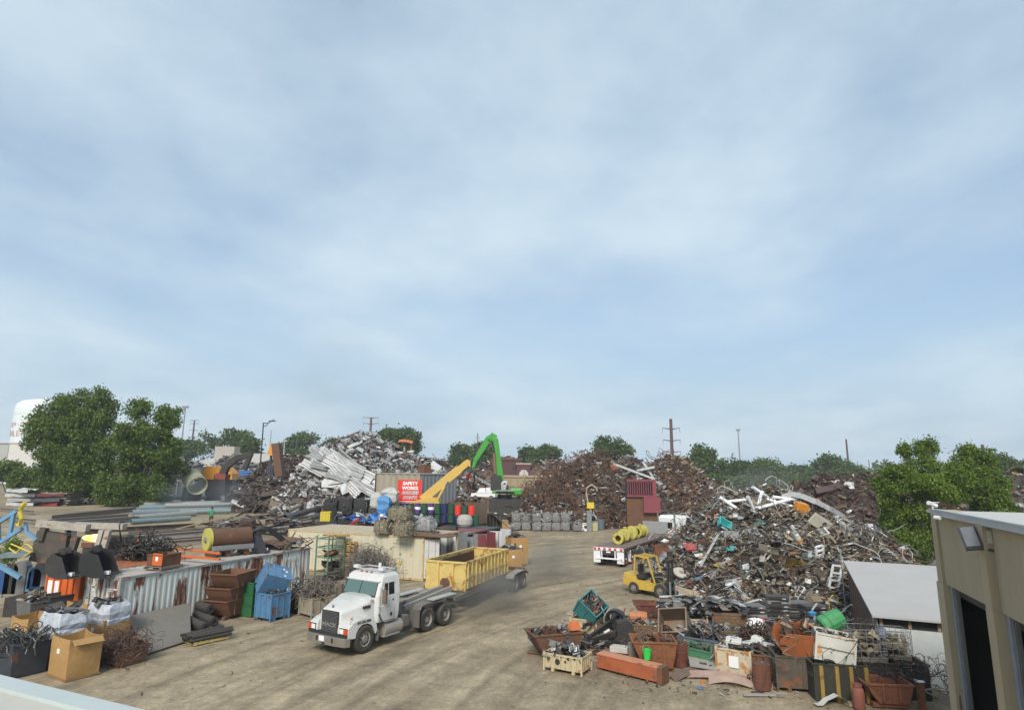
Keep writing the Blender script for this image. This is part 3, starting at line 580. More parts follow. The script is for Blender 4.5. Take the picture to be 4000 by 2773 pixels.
# ------------------------------------------------------------------ vehicles
def wheel(par, x, y, r, w, side, rimr=None, rimm=None, dual=False, name='wheel', dusty=RUBBER):
    """side +1: the outer face looks to +y"""
    rimr = rimr or r*.56; R = rotm(-PI/2*side, 0, 0)     # lathe axis z -> +-y
    h = w/2
    prof = [(rimr, -h*.9), (r*.86, -h), (r*.97, -h*.86), (r, -h*.55), (r, h*.55), (r*.97, h*.86), (r*.86, h), (rimr, h*.9)]
    mb = MB(); mb.lathe(prof, 28, (0, 0, 0), R=R)
    if dual: mb.lathe(prof, 28, (0, -side*w*1.12, 0), R=R)
    t = mb.build(name, dusty, par, smooth=False, loc=(x, y, r))
    k = MB(); k.lathe([(rimr, h*.9), (rimr*.92, h*.75), (rimr*.86, h*(.1 if dual else .55)), (rimr*.45, h*(.0 if dual else .7)), (rimr*.42, h*(.5 if dual else 1.05)), (.001, h*(.5 if dual else 1.05))], 20, R=R)
    ri = k.build('rim', rimm or mat('dusty_rim', (.30, .28, .25), .6, .3, .2, .2, dust=.4), t)
    n = 8 if r > .4 else 6; hm = MB()
    for i in range(n):
        a = 2*PI*i/n; c = np.array([math.cos(a)*rimr*.66, 0, math.sin(a)*rimr*.66]) + np.array([0, side*h*(.12 if dual else .66), 0])
        hm.cyl(c, c+np.array([0, side*.02, 0]), rimr*.13, n=8)
    hm.build('hand_holes', BLACK, t); return t
h = Vector((-.53, -.848, 0)).normalized(); yaw = math.atan2(h.y, h.x)
TK = T('tractor_truck', 'white day-cab hook truck with black grille driving towards the viewer', 'truck', (-7.0, 27.7, 0), yaw)
# hood
def sec(x, w, zt, zb, rnd): return [[x, -w, zb], [x, w, zb], [x, w, zt-rnd], [x, w-rnd*.9, zt-.03], [x, w*.35, zt], [x, -w*.35, zt], [x, -w+rnd*.9, zt-.03], [x, -w, zt-rnd]]
hd = MB().loft([sec(-.75, .98, 2.12, 1.05, .22), sec(-.3, .93, 2.10, 1.05, .24), sec(.2, .80, 1.98, 1.0, .24), sec(.65, .66, 1.83, .9, .2), sec(.88, .60, 1.72, .8, .14)])
hood = hd.build('hood', TWH, TK, smooth=False, bevel=.03)
for sg in (-1, 1):
    arch = [(1.0, .70), (1.02, .98), (.98, 1.12), (.7, 1.28), (.3, 1.37), (-.1, 1.36), (-.45, 1.24), (-.66, 1.0), (-.72, .72), (-.62, .62), (-.5, .85), (-.36, 1.02), (-.1, 1.14), (.2, 1.14), (.42, 1.02), (.55, .82), (.58, .66)]
    y0, y1 = sorted((sg*.60, sg*1.17)); fe = MB(); n = len(arch)
    ins = [((x-.15)*.96+.15, (z-.9)*.94+.9 if z > 1.0 else z) for x, z in arch]
    rings = [[[x, sg*.60, z+.08*(z > 1.05)] for x, z in arch], [[x, sg*1.02, z] for x, z in arch], [[x, sg*1.17, z] for x, z in ins]]
    if sg > 0: rings = rings[::-1]
    fe.loft(rings).build('fender', TWH, TK)
    # head lamp cluster
    ya, yb = sorted((sg*.70, sg*1.13))
    MB().bx(.985, 1.035, ya, yb, .86, 1.10).build('headlamp_bezel', BLACK, TK)
    yc, yd = sorted((sg*.73, sg*.95)); MB().bx(1.0, 1.045, yc, yd, .89, 1.07).build('headlamp', glass('headlamp_glass', (.75, .76, .74), .15), TK)
    ye, yf = sorted((sg*.97, sg*1.15)); MB().bx(.97, 1.043, ye, yf, .88, 1.08).build('indicator', mat('amber_red', (.62, .07, .015), .3, 0, .1, 0, dust=.05), TK)
    MB().cyl((.55, sg*.85, 1.36), (.55, sg*.85, 1.42), .035, n=8).build('marker_lamp', mat('amber', (.6, .25, .04), .3), TK)
    # mirror with arms
    MB().bx(-.92, -.80, sg*1.36-.10, sg*1.36+.10, 1.78, 2.34).build('mirror', mat('mirror_brown', (.20, .15, .11), .35, .3, .2), TK)
    MB().tube([(-.75, sg*1.1, 2.45), (-.85, sg*1.36, 2.45), (-.86, sg*1.36, 1.7), (-.75, sg*1.12, 1.66)], .018, 6).build('mirror_arm', CHROME, TK)
    MB().tube([(.75, sg*.95, 1.2), (.9, sg*1.28, 1.42), (.88, sg*1.30, 1.6)], .014, 5).build('fender_mirror_arm', CHROME, TK)
# grille
MB().bx(.80, .915, -.50, .50, .80, 1.66).build('grille_frame', mat('grille_black', (.025, .027, .03), .4, .3, .2), TK)
for i in range(14):
    z = .85+i*.058
    MB().bx(.915, .932, -.46, .46, z, z+.022).build('grille_bar', mat('grille_chrome', (.28, .29, .30), .3, .7, .1), TK)
text('MACK', .20, mat('grille_letters', (.42, .43, .43), .35, .6), TK, (.945, 0, 1.12), (PI/2, 0, PI/2), bold=.006, sx=1.5)
MB().prism([(-.06, 0), (.06, 0), (.02, .12), (-.02, .12)], .86, .90, 'x').build('hood_ornament', CHROME, TK, loc=(-.1, 0, 1.76))
# bumper
bm = MB().loft([[[.86, -1.20, .40], [1.10, -1.12, .40], [1.10, -1.12, .74], [.86, -1.20, .74]], [[.98, -.6, .40], [1.17, -.6, .40], [1.17, -.6, .74], [.98, -.6, .74]], [[.98, .6, .40], [1.17, .6, .40], [1.17, .6, .74], [.98, .6, .74]], [[.86, 1.20, .40], [1.10, 1.12, .40], [1.10, 1.12, .74], [.86, 1.20, .74]]])
bm.build('bumper', mat('dull_chrome', (.46, .43, .40), .3, .75, .2, 0, dust=.3), TK, bevel=.015)
MB().bx(.9, 1.02, -1.15, 1.15, .745, .86).build('bumper_gap', BLACK, TK)
MB().bx(1.175, 1.185, -.30, -.0, .52, .72).build('licence_plate', SIGNW, TK)
for y in (-.48, .42): MB().bx(1.168, 1.19, y, y+.09, .52, .70).build('tow_slot', BLACK, TK)
MB().bx(1.168, 1.19, -.12, .02, .40, .49).build('tow_slot', BLACK, TK)
# cab
def cs(z, xf, xb, w, r=.12): return [[xf-r, -w, z], [xf, -w+r, z], [xf, w-r, z], [xf-r, w, z], [xb+r*.6, w, z], [xb, w-r*.6, z], [xb, -w+r*.6, z], [xb+r*.6, -w, z]]
CB = MB().loft([cs(.98, -.70, -2.12, 1.06), cs(1.3, -.66, -2.14, 1.10), cs(2.05, -.64, -2.14, 1.12), cs(2.62, -.88, -2.14, 1.06), cs(2.80, -.92, -2.12, 1.04), cs(2.92, -1.02, -2.06, .94, .2), cs(2.97, -1.2, -1.95, .78, .25)])
cab_o = CB.build('cab', TWH, TK, bevel=.025)
GL = glass('cab_glass', (.09, .15, .135), .05)  # green base lightened to paint in part of the sky's reflection
def fwd(z): return -.64+(z-2.05)/(.57)*(-.24)
for (y0, y1) in ((-.96, -.015), (.015, .96)):
    q = MB(); k = .0
    q.add([[fwd(2.10)+.012, y0, 2.10], [fwd(2.10)+.012, y1, 2.10], [fwd(2.60)+.012, y1*(.95 if abs(y1) > .5 else 1), 2.60], [fwd(2.60)+.012, y0*(.95 if abs(y0) > .5 else 1), 2.60]], [[[0, 1, 2, 3]]]); q.build('windscreen', GL, TK)
ws = MB(); ws.beam((fwd(2.07)+.02, -1.0, 2.07), (fwd(2.07)+.02, 1.0, 2.07), .04, .05); ws.beam((fwd(2.08)+.015, 0, 2.08), (fwd(2.61)+.015, 0, 2.61), .03, .03)
for sg in (-1, 1): ws.beam((fwd(2.08)+.01, sg*.985, 2.08), (fwd(2.61)+.01, sg*.93, 2.61), .035, .035)
ws.build('windscreen_seal', BLACK, TK)
MB().bx(-1.08, -.84, -1.0, 1.0, 2.63, 2.665).build('sun_visor', TWH, TK)
for sg in (-1, 1):
    def yy(z): return sg*(1.12-(z-2.05)*.105+.006)
    for (xa, xb, xc, xd) in ((-.98, -1.30, -1.34, -1.13), (-1.34, -1.72, -1.72, -1.38)):
        q = MB(); V = [[xa-.02, yy(2.06), 2.06], [xb, yy(2.06), 2.06], [xc, yy(2.56), 2.56], [xd, yy(2.56), 2.56]]
        q.add(V, [[[0, 1, 2, 3]]]); q.build('side_window', glass('dark_glass', (.012, .014, .015), .06), TK)
    q = MB()
    for a, b_ in (((-.86, 1.02), (-.86, 2.0)), ((-1.76, 1.02), (-1.76, 2.6)), ((-.86, 1.02), (-1.76, 1.02)), ((-.86, 2.0), (-1.02, 2.6))):
        q.beam((a[0], sg*1.115 if a[1] < 2.3 else yy(a[1]), a[1]), (b_[0], sg*1.115 if b_[1] < 2.3 else yy(b_[1]), b_[1]), .012, .02)
    q.build('door_seam', mat('seam_grey', (.25, .26, .26), .6, dust=.1), TK)
    MB().bx(-1.70, -1.62, sg*1.115-.012, sg*1.115+.012, 1.78, 1.86).build('door_handle', BLACK, TK)
    MB().bx(-1.62, -1.52, sg*1.115-.01, sg*1.115+.01, 1.16, 1.30).build('reflector', BLACK, TK)
    MB().beam((-.80, sg*1.10, 1.35), (-.98, sg*1.13, 1.05), .03, .05).build('door_strap', BLACK, TK)
    rt = (PI/2, 0, 0) if sg < 0 else (PI/2, 0, PI)
    text('154', .15, BLK, TK, (-.45, sg*1.005, 1.93), rt, bold=.004); text('815-392-3808', .135, BLK, TK, (.12, sg*1.185, 1.225), rt, bold=.004, shear=.1)
    text('HAUL', .10, mat('faded_letter', (.45, .45, .45), .7), TK, (-1.3, sg*1.126, 1.62), rt)
    MB().bx(-.42, .02, sg*.965-.008, sg*.965+.008, 1.66, 1.78).build('side_badge', mat('badge', (.05, .03, .035), .5), TK)
rr = MB()
for y in (-.85, .85): rr.beam((-1.2, y, 3.06), (-2.0, y, 3.06), .05, .05)
rr.beam((-1.2, -.85, 3.06), (-1.2, .85, 3.06), .05, .05); rr.beam((-2.0, -.85, 3.06), (-2.0, .85, 3.06), .05, .05)
rr.build('roof_rack', mat('rack_grey', (.55, .55, .54), .5, .3), TK)
for y in (-.8, .75): MB().bx(-1.36, -1.16, y-.14, y+.14, 3.06, 3.18).build('work_lamp', TWH, TK)
MB().cyl((-1.9, .0, 3.05), (-1.9, 0, 3.24), .07, n=8).build('beacon', TWH, TK)
for y in (-.3, 0, .3): MB().bx(-1.1, -1.03, y-.05, y+.05, 2.955, 3.0).build('marker_lamp', mat('amber_red2', (.45, .12, .05), .4), TK)
# chassis
CH = mat('dusty_chassis', (.12, .115, .105), .8, .1, .3, .15, dust=.6)
DST = mat('dusty_plate', (.34, .32, .285), .7, .2, .2, .1, dust=.5)
f = MB()
for y in (-.42, .42): f.bx(-6.6, .8, y-.05, y+.05, .75, 1.0)
for x in (-2.6, -3.6, -4.6, -6.3): f.bx(x-.06, x+.06, -.37, .37, .78, .96)
f.build('frame', CH, TK)
for sg in (-1, 1):
    MB().cyl((-1.25, sg*.85, .62), (-2.35, sg*.85, .62), .31, n=18).build('fuel_tank', mat('dusty_tank', (.42, .39, .34), .5, .4, .2, .1, dust=.5), TK)
    st = MB(); st.bx(-2.1, -1.1, sg*1.05-.14, sg*1.05+.14, .36, .40); st.bx(-2.0, -1.2, sg*1.0-.12, sg*1.0+.12, .95, .98); st.build('step', DST, TK)
    MB().bx(-2.75, -2.45, sg*.85-.28, sg*.85+.28, .55, .98).build('battery_box', CH, TK)
    MB().bx(-3.30, -3.26, sg*1.0-.30, sg*1.0+.30, .32, 1.10).build('mud_flap', CH, TK)
    MB().bx(-.78, -.74, sg*.98-.22, sg*.98+.20, .3, .75).build('mud_flap', CH, TK)
    wheel(TK, 0, sg*1.03, .53, .30, sg, .30)
    for x in (-4.05, -5.42): wheel(TK, x, sg*1.06, .52, .27, sg, .30, dual=True)
    gd = MB()
    ar = [(-3.4, 1.02), (-3.55, 1.22), (-4.05, 1.30), (-4.75, 1.22), (-5.42, 1.30), (-5.9, 1.22), (-6.1, 1.0)]
    gd.loft([[[x, sg*.72, z] for x, z in ar]+[[x, sg*.72, z-.03] for x, z in ar[::-1]], [[x, sg*1.22, z] for x, z in ar]+[[x, sg*1.22, z-.03] for x, z in ar[::-1]]]); gd.build('rear_guard', CH, TK)
    MB().beam((-3.3, sg*.30, 1.08), (-6.9, sg*.30, 1.42), .16, .20).build('hoist_rail', DST, TK)
    MB().beam((-4.4, sg*1.0, 1.34), (-6.2, sg*1.0, 1.36), .42, .05).build('side_platform', mat('pale_deck', (.44, .45, .42), .6, .1, .2, .1, dust=.4), TK)
MB().bx(-2.5, -2.2, -.9, .9, 1.0, 1.5).build('hydraulic_tank', CH, TK)
MB().tube([(-2.4, .2, 1.4), (-2.9, .1, 1.25), (-3.5, -.1, 1.15), (-4.0, -.25, 1.2)], .06, 6).build('air_hose', BLACK, TK)
MB().bx(-6.75, -6.55, -.9, .9, .55, .75).build('rear_crossmember', CH, TK)
for sg in (-1, 1): MB().cyl((-2.25, sg*.8, 1.0), (-2.25, sg*.8, 2.5 if sg < 0 else 1.3), .07, n=10).build('exhaust_stack', CHROME, TK)
# trailer
ht = Vector((-.36, -.933, 0)).normalized(); lt = Vector((-ht.y, ht.x, 0)); yaw_t = math.atan2(ht.y, ht.x)
tc_ = Vector((.67, 40.74, 0)) - lt*1.2
TR = T('roll_off_trailer', 'dusty grey roll-off pup trailer carrying the yellow container', 'trailer', tc_, yaw_t)
f = MB()
for y in (-.45, .45): f.bx(-1.6, 8.0, y-.06, y+.06, .70, .94)
for x in (-1.2, 0, 1.6, 3.2, 4.8, 6.4, 7.8): f.bx(x-.05, x+.05, -.45, .45, .72, .90)
f.bx(7.9, 9.4, -.07, .07, .62, .76); f.build('frame', CH, TR)
for y in (-.45, .45): MB().bx(-1.9, -.4, y-.09, y+.09, .95, 1.08).build('rail', RUST, TR)
MB().bx(-1.95, -1.75, -.8, .8, .9, 1.1).build('rear_bar', RUST, TR)
for sg in (-1, 1):
    for x in (-.66, .66): wheel(TR, x, sg*1.06, .50, .26, sg, .28, dual=True)
    ar = [(1.4, .92), (1.15, 1.10), (.66, 1.16), (-.66, 1.16), (-1.15, 1.06), (-1.4, .85)]
    gd = MB(); gd.loft([[[x, sg*.72, z] for x, z in ar]+[[x, sg*.72, z-.03] for x, z in ar[::-1]], [[x, sg*1.24, z] for x, z in ar]+[[x, sg*1.24, z-.03] for x, z in ar[::-1]]]); gd.build('wheel_guard', DST, TR)
# yellow roll-off container
YEL = mat('yellow_rolloff_paint', (.62, .46, .15), .6, 0, .22, .40, (.22, .10, .035), .15, sc=1.0, rust2=(.46, .24, .06))
INR = mat('rusty_inside', (.085, .038, .024), .9, 0, .35, .3, (.07, .03, .02), .15, rust2=(.4, .2, .05))
DW, DL, DH = 2.5, 6.5, 1.42
dc = Vector((-2.43, 35.0, 0)) - ht*(DL/2) - lt*(DW/2)
D = T('roll_off_container', 'open yellow roll-off container with rusty inside riding on the trailer', 'container', (dc.x, dc.y, .96), yaw_t)
L2, W2 = DL/2, DW/2
MB().bx(-L2, L2, -W2, -W2+.05, 0, DH).build('side_wall', YEL, D); MB().bx(-L2, L2, W2-.05, W2, 0, DH).build('side_wall', YEL, D)
MB().bx(L2-.05, L2, -W2+.05, W2-.05, 0, DH).build('front_wall', YEL, D); MB().bx(-L2, -L2+.05, -W2+.05, W2-.05, 0, DH).build('tailgate', YEL, D)
MB().bx(-L2+.05, L2-.05, -W2+.05, W2-.05, .02, .06).build('floor', INR, D)
MB().bx(-L2+.06, L2-.06, -W2+.052, -W2+.07, .07, DH-.12).build('inner_lining', INR, D); MB().bx(-L2+.06, L2-.06, W2-.07, W2-.052, .07, DH-.12).build('inner_lining', INR, D)
for a in ((-L2-.04, L2+.04, -W2-.05, -W2+.08), (-L2-.04, L2+.04, W2-.08, W2+.05)): MB().bx(*a, DH+.002, DH+.11).build('top_rail', YEL, D)
for a in ((L2-.08, L2+.05, -W2+.082, W2-.082), (-L2-.05, -L2+.08, -W2+.082, W2-.082)): MB().bx(*a, DH+.002, DH+.10).build('top_rail', YEL, D)
for sg in (-1, 1):
    for i in range(12):
        x = -L2+.25+i*(DL-.5)/11; MB().bx(x-.05, x+.05, *sorted((sg*W2+sg*.001, sg*(W2+.075))), .12, DH).build('rib', YEL, D)
    MB().bx(-L2, L2, *sorted((sg*W2+sg*.0015, sg*(W2+.055))), .62, .70).build('waist_rail', YEL, D)
    MB().bx(-L2, L2, *sorted((sg*W2+sg*.001, sg*(W2+.09))), -.04, .11).build('bottom_rail', RUST, D)
for y in (-.5, .42): MB().bx(L2+.001, L2+.09, y, y+.13, .05, DH).build('front_rib', YEL, D)
MB().prism([(-.28, 0), (.28, 0), (.28, .45), (.15, .62), (-.15, .62), (-.28, .45)], L2+.001, L2+.07, 'x').build('hook_plate', RUST, D)
for y in (-.45, .45): MB().bx(-L2, L2, y-.07, y+.07, -.10, -.041).build('skid_rail', RUST, D)
# ------------------------------------------------------------------ flat-bed
hf = Vector((.485, .875, 0)).normalized(); lf = Vector((-hf.y, hf.x, 0)); yf_ = math.atan2(hf.y, hf.x)
fo = Vector((9.0, 50.2, 0)) + lf*1.3      # middle of the rear edge
FB = T('flatbed_trailer', 'flat-bed trailer with white mud flaps and red and white rear tape', 'trailer', fo, yf_)
FL_ = 13.6; ZB = 1.45
DECK = mat('deck_wood', (.17, .115, .095), .8, 0, .25, 0, dust=.3, sc=1.)
for i in range(8):
    y = -1.24+i*.31; MB().bx(.05, FL_, y+.006, y+.304, ZB-.05, ZB).build('deck_plank', DECK, FB)
for sg in (-1, 1):
    MB().bx(0, FL_, *sorted((sg*1.25, sg*1.30)), ZB-.16, ZB+.012).build('side_rail', mat('side_rail', (.30, .28, .26), .5, .3), FB)
    MB().bx(.3, FL_-1, *sorted((sg*1.302, sg*1.31)), ZB-.13, ZB-.06).build('reflective_strip', mat('dark_red_rail', (.16, .02, .02), .5), FB)
    MB().bx(1.0, FL_-.5, *sorted((sg*.42, sg*.52)), ZB-.6, ZB-.165).build('main_beam', mat('dark_red_beam', (.12, .025, .022), .6), FB)
    MB().bx(.10, .13, *sorted((sg*.70, sg*1.28)), .25, 1.18).build('mud_flap', mat('flap_white', (.75, .76, .78), .5, 0, .05, 0, dust=.12), FB)
    MB().bx(1.85, 1.88, *sorted((sg*.70, sg*1.28)), .25, 1.18).build('mud_flap', mat('flap_white', (.75, .76, .78), .5), FB)
    for x in (1.0, 2.7): wheel(FB, x, sg*1.05, .50, .26, sg, .29, CHROME, dual=False); wheel(FB, x, sg*.75, .50, .26, sg, .29, CHROME)
    MB().bx(.03, .09, *sorted((sg*.52, sg*.60)), .62, 1.3).build('guard_upright', SIGNW, FB)
MB().bx(.0, .05, -1.3, 1.3, ZB-.22, ZB).build('rear_bar', SIGNW, FB)
for y in (-1.1, -.6, -.15, .3, .75, 1.1): MB().bx(-.012, -.001, y-.1, y+.12, ZB-.2, ZB-.03).build('red_marker', mat('marker_red', (.6, .03, .02), .4), FB)
MB().bx(.02, .10, -1.1, 1.1, .55, .66).build('under_run_bar', SIGNW, FB); MB().bx(.04, .1, -.55, .55, .85, 1.2).build('rear_sill', DARK, FB)
MB().bx(.03, .05, -.18, .18, 1.05, 1.16).build('licence_plate', SIGNW, FB)
MB().bx(FL_-.06, FL_, -1.25, 1.25, ZB+.003, ZB+1.15).build('headboard', mat('headboard', (.36, .37, .37), .5, .4, .2), FB)
for i in range(7): MB().bx(FL_-.10, FL_-.061, -1.15+i*.36, -1.08+i*.36, ZB+.05, ZB+1.13).build('headboard_rib', mat('headboard', (.4, .4, .4)), FB)
# its tractor
fc = fo + hf*(FL_+.7) - lf*1.0
FT = T('sleeper_truck', 'white truck cab pulling the flat-bed beside the near scrap heap', 'truck', fc, yf_-.38)
cbm = MB().loft([[[.2, -1.2, 1.0], [2.4, -1.2, 1.0], [2.4, 1.2, 1.0], [.2, 1.2, 1.0]], [[.2, -1.2, 2.9], [2.3, -1.2, 2.9], [2.3, 1.2, 2.9], [.2, 1.2, 2.9]], [[.35, -1.05, 3.15], [2.0, -1.05, 3.15], [2.0, 1.05, 3.15], [.35, 1.05, 3.15]]]); cbm.build('cab', WHITE, FT, bevel=.05)
MB().loft([sec(2.4, 1.0, 2.1, 1.0, .2), sec(3.6, .85, 1.85, .9, .2)]).build('hood', WHITE, FT)
for sg in (-1, 1):
    MB().bx(1.5, 2.1, *sorted((sg*1.201, sg*1.208)), 2.1, 2.7).build('side_window', glass('dark_glass', (.012, .014, .015)), FT); MB().bx(.45, .75, *sorted((sg*1.201, sg*1.208)), 1.9, 2.5).build('sleeper_window', glass('dark_glass', (.012, .014, .015)), FT)
    wheel(FT, 3.0, sg*1.03, .5, .3, sg, .29)
    for x in (-1.2, .1): wheel(FT, x, sg*1.03, .5, .27, sg, .29, dual=True)
    MB().cyl((.1, sg*1.0, 1.0), (-.15, sg*1.0, 3.5), .07, n=8).build('exhaust_stack', CHROME, FT)
MB().bx(-2, 3.4, -.45, .45, .75, .98).build('frame', CH, FT)
MB().bx(.19, .199, -.5, .5, 1.9, 2.5).build('rear_window', glass('dark_glass', (.012, .014, .015)), FT)
# pipes on the bed
YP = mat('yellow_pipe_paint', (.50, .45, .09), .6, 0, .25, .30, (.16, .07, .02), .15, sc=1.6)
def onbed(x, y): return fo + hf*x + lf*y
labs = ['short yellow pipe with rusty open end nearest the flat-bed tail', 'yellow pipe section with collar lying second on the flat-bed', 'yellow capped pipe lying third from the flat-bed tail', 'yellow pipe fitting nearest the truck cab on the flat-bed']
for i, (x, y, r, L, a) in enumerate(((3.2, .1, .42, 1.3, .1), (5.0, .25, .50, 1.5, .12), (7.2, .4, .50, 1.2, .25), (9.2, .2, .48, 1.5, -.1))):
    q = onbed(x, y); o = T('pipe_section', labs[i], 'pipe', (q.x, q.y, ZB+r*1.12+.004), yf_+a, 'yellow pipes on the flat-bed')
    b_ = MB(); b_.pipe((-L/2, 0, 0), (L/2, 0, 0), r*.9, .07, 20); b_.build('barrel', YP, o, smooth=False)
    for x2 in (-L/2-.02, L/2-.14): MB().pipe((x2, 0, 0), (x2+.16, 0, 0), r*1.1, .22, 22).build('flange', YP, o)
    if i in (1, 3): MB().cyl((0, 0, r*.8), (0, 0, r*1.35), .16, n=12).build('branch_stub', YP, o); MB().pipe((-.1, 0, 0), (.15, 0, 0), r*1.02, .1, 20).build('collar', YP, o)
    if i == 2: MB().cyl((-L/2-.03, 0, 0), (-L/2+.02, 0, 0), r*.88, n=20).build('end_cap', YP, o)
    if i == 0: MB().cyl((-L/2+.5, 0, 0), (-L/2+.52, 0, 0), r*.8, n=18).build('inner_plate', RUSTO, o)
# ------------------------------------------------------------------ forklift
a = Vector((7.71, 39.94, 0)); b = Vector((9.09, 38.69, 0)); dv = (b-a).normalized(); lv = Vector((-dv.y, dv.x, 0)); yk = math.atan2(dv.y, dv.x)
FK = T('forklift', 'dirty yellow forklift with raised roof guard parked at the scrap heap', 'forklift', a + lv*.62, yk)
YF = mat('forklift_yellow', (.56, .37, .05), .55, 0, .2, .2, (.14, .07, .03), .35, sc=2.)
MB().loft([[[-.72, -.58, .45], [.25, -.58, .40], [.25, .58, .40], [-.72, .58, .45]], [[-.78, -.6, .75], [.25, -.6, .7], [.25, .6, .7], [-.78, .6, .75]], [[-.68, -.58, 1.22], [.1, -.58, 1.15], [.1, .58, 1.15], [-.68, .58, 1.22]]]).build('counterweight', YF, FK, bevel=.04)
MB().bx(-.80, -.74, -.2, .2, .85, 1.12).build('rear_vent', BLACK, FK)
MB().prism([(.25, .30), (1.5, .30), (1.55, .75), (1.2, .80), (.25, .85)], -.58, .58, 'y').build('body', YF, FK)
MB().bx(.12, .72, -.45, .45, .95, 1.15).build('engine_cover', DARK, FK); MB().bx(.2, .7, -.26, .26, 1.15, 1.27).build('seat', BLACK, FK); MB().bx(.14, .26, -.26, .26, 1.25, 1.75).build('seat_back', BLACK, FK)
MB().prism([(1.15, .8), (1.5, .75), (1.42, 1.3), (1.25, 1.3)], -.5, .5, 'y').build('dashboard', DARK, FK); MB().tube([(1.05+.0*math.cos(t), .16*math.cos(t), 1.42+.14*math.sin(t)) for t in np.linspace(0, 2*PI, 14)[:-1]], .015, 5, closed=True).build('steering_wheel', BLACK, FK)
for sg in (-1, 1):
    MB().beam((.06, sg*.55, 1.0), (.12, sg*.53, 2.28), .09, .10).build('rear_post', YF, FK); MB().beam((1.48, sg*.55, .78), (1.02, sg*.53, 2.22), .08, .08).build('front_post', YF, FK)
    MB().beam((.08, sg*.53, 2.30), (1.06, sg*.53, 2.22), .09, .09).build('roof_beam', YF, FK)
    wheel(FK, 0, sg*.52, .36, .22, sg, .18, mat('fork_rim', (.25, .22, .17), .8)); wheel(FK, 1.86, sg*.56, .42, .27, sg, .2, mat('fork_rim', (.25, .22, .17), .8))
    MB().beam((2.18, sg*.30, .12), (2.24, sg*.30, 2.2), .12, .10).build('mast_rail', DARK, FK); MB().bx(2.34, 2.42, *sorted((sg*.28, sg*.40)), .06, .95).build('fork_shank', STEEL, FK); MB().bx(2.42, 3.45, *sorted((sg*.28, sg*.40)), .05, .10).build('fork', STEEL, FK)
for i in range(6): MB().beam((.2+i*.16, -.5, 2.30-.012*i), (.2+i*.16, .5, 2.30-.012*i), .04, .05).build('roof_bar', YF, FK)
MB().bx(2.15, 2.3, -.42, .42, 2.1, 2.2).build('mast_top', DARK, FK); MB().bx(2.27, 2.34, -.5, .5, .35, .45).build('carriage_bar', DARK, FK); MB().bx(2.27, 2.34, -.5, .5, .8, .9).build('carriage_bar', DARK, FK)
MB().cyl((2.16, 0, .2), (2.2, 0, 1.9), .06, n=10).build('lift_cylinder', DARK, FK)
# ------------------------------------------------------------------ scrap kit
def t_sheet():
    a, b = 5, 3; X, Y = np.meshgrid(np.linspace(-.5, .5, a), np.linspace(-.32, .32, b), indexing='ij')
    Z = rng.uniform(-.35, .35)*X**2*2+rng.uniform(-.2, .2)*X+rng.normal(0, .045, X.shape)+rng.uniform(-.5, .5)*Y*X
    X = X+rng.normal(0, .03, X.shape); P = np.stack([X, Y*rng.uniform(.5, 1.2), Z], -1); m = MB().grid(P); return np.concatenate(m.V), m.F
def t_box():
    d = np.array([1, rng.uniform(.5, .9), rng.uniform(.35, .8)])*.8; V = BOXV*d+rng.normal(0, .05, (8, 3)); return V, [BOXF]
def t_tube():
    n = 6; t = np.arange(n)*2*PI/n; r = rng.uniform(.03, .08); k = rng.uniform(-.12, .12); xs = np.linspace(-.6, .6, 4)
    V = np.concatenate([np.stack([np.full(n, x), np.cos(t)*r, np.sin(t)*r+k*math.cos(x*4)], 1) for x in xs]); i = np.arange(n); j = (i+1) % n
    return V, [np.concatenate([np.stack([i+q*n, j+q*n, j+(q+1)*n, i+(q+1)*n], 1) for q in range(3)]), i[::-1][None], (i+3*n)[None]]
def t_angle():
    w = rng.uniform(.06, .14); V = np.concatenate([BOXV*[1.3, w, .015]+[0, w/2, 0], BOXV*[1.3, .015, w]+[0, 0, w/2]]); V[:, 2] += rng.uniform(-.2, .2)*V[:, 0]**2; return V, [np.concatenate([BOXF, BOXF+8])]
def t_lump():
    m = MB(); m.lathe([(.02, -.4), (.34, -.28), (.45, 0), (.33, .26), (.02, .38)], 7); V = np.concatenate(m.V); return V*rng.uniform(.7, 1.25, (len(V), 1))*[1, rng.uniform(.6, 1), rng.uniform(.5, .9)], m.F
def t_arc():
    n = 7; t = np.linspace(-1.2, 1.2, n)*rng.uniform(.5, 1.1); w = rng.uniform(.08, .25); r = .55
    P = np.stack([np.stack([np.sin(t)*r, np.full(n, y), np.cos(t)*r-r*.7+rng.normal(0, .02, n)], -1) for y in (-w, w)], 1); m = MB().grid(P); return np.concatenate(m.V), m.F
def t_frame():
    a, b, w = .55, rng.uniform(.25, .45), .05; V = np.concatenate([BOXV*[2*a, w, w]+[0, b, 0], BOXV*[2*a, w, w]+[0, -b, 0], BOXV*[w, 2*b, w]+[a, 0, 0], BOXV*[w, 2*b, w]+[-a, 0, 0]])
    V[:, 2] += V[:, 0]*V[:, 1]*rng.uniform(-.5, .5); return V, [np.concatenate([BOXF+8*k for k in range(4)])]
def t_open():
    m = MB().openbox(.9, .6, .5, .03, rng.uniform(-.05, .1)); V = np.concatenate(m.V); return V+rng.normal(0, .015, V.shape)-[0, 0, .25], m.F
def t_disc():
    m = MB().cyl((0, 0, -.1), (0, 0, .1), .4, .38, 10); return np.concatenate(m.V), m.F
TM = {'sheet': t_sheet, 'box': t_box, 'tube': t_tube, 'angle': t_angle, 'lump': t_lump, 'arc': t_arc, 'frame': t_frame, 'open': t_open, 'disc': t_disc}
TV = {k: [f() for _ in range(5)] for k, f in TM.items()}
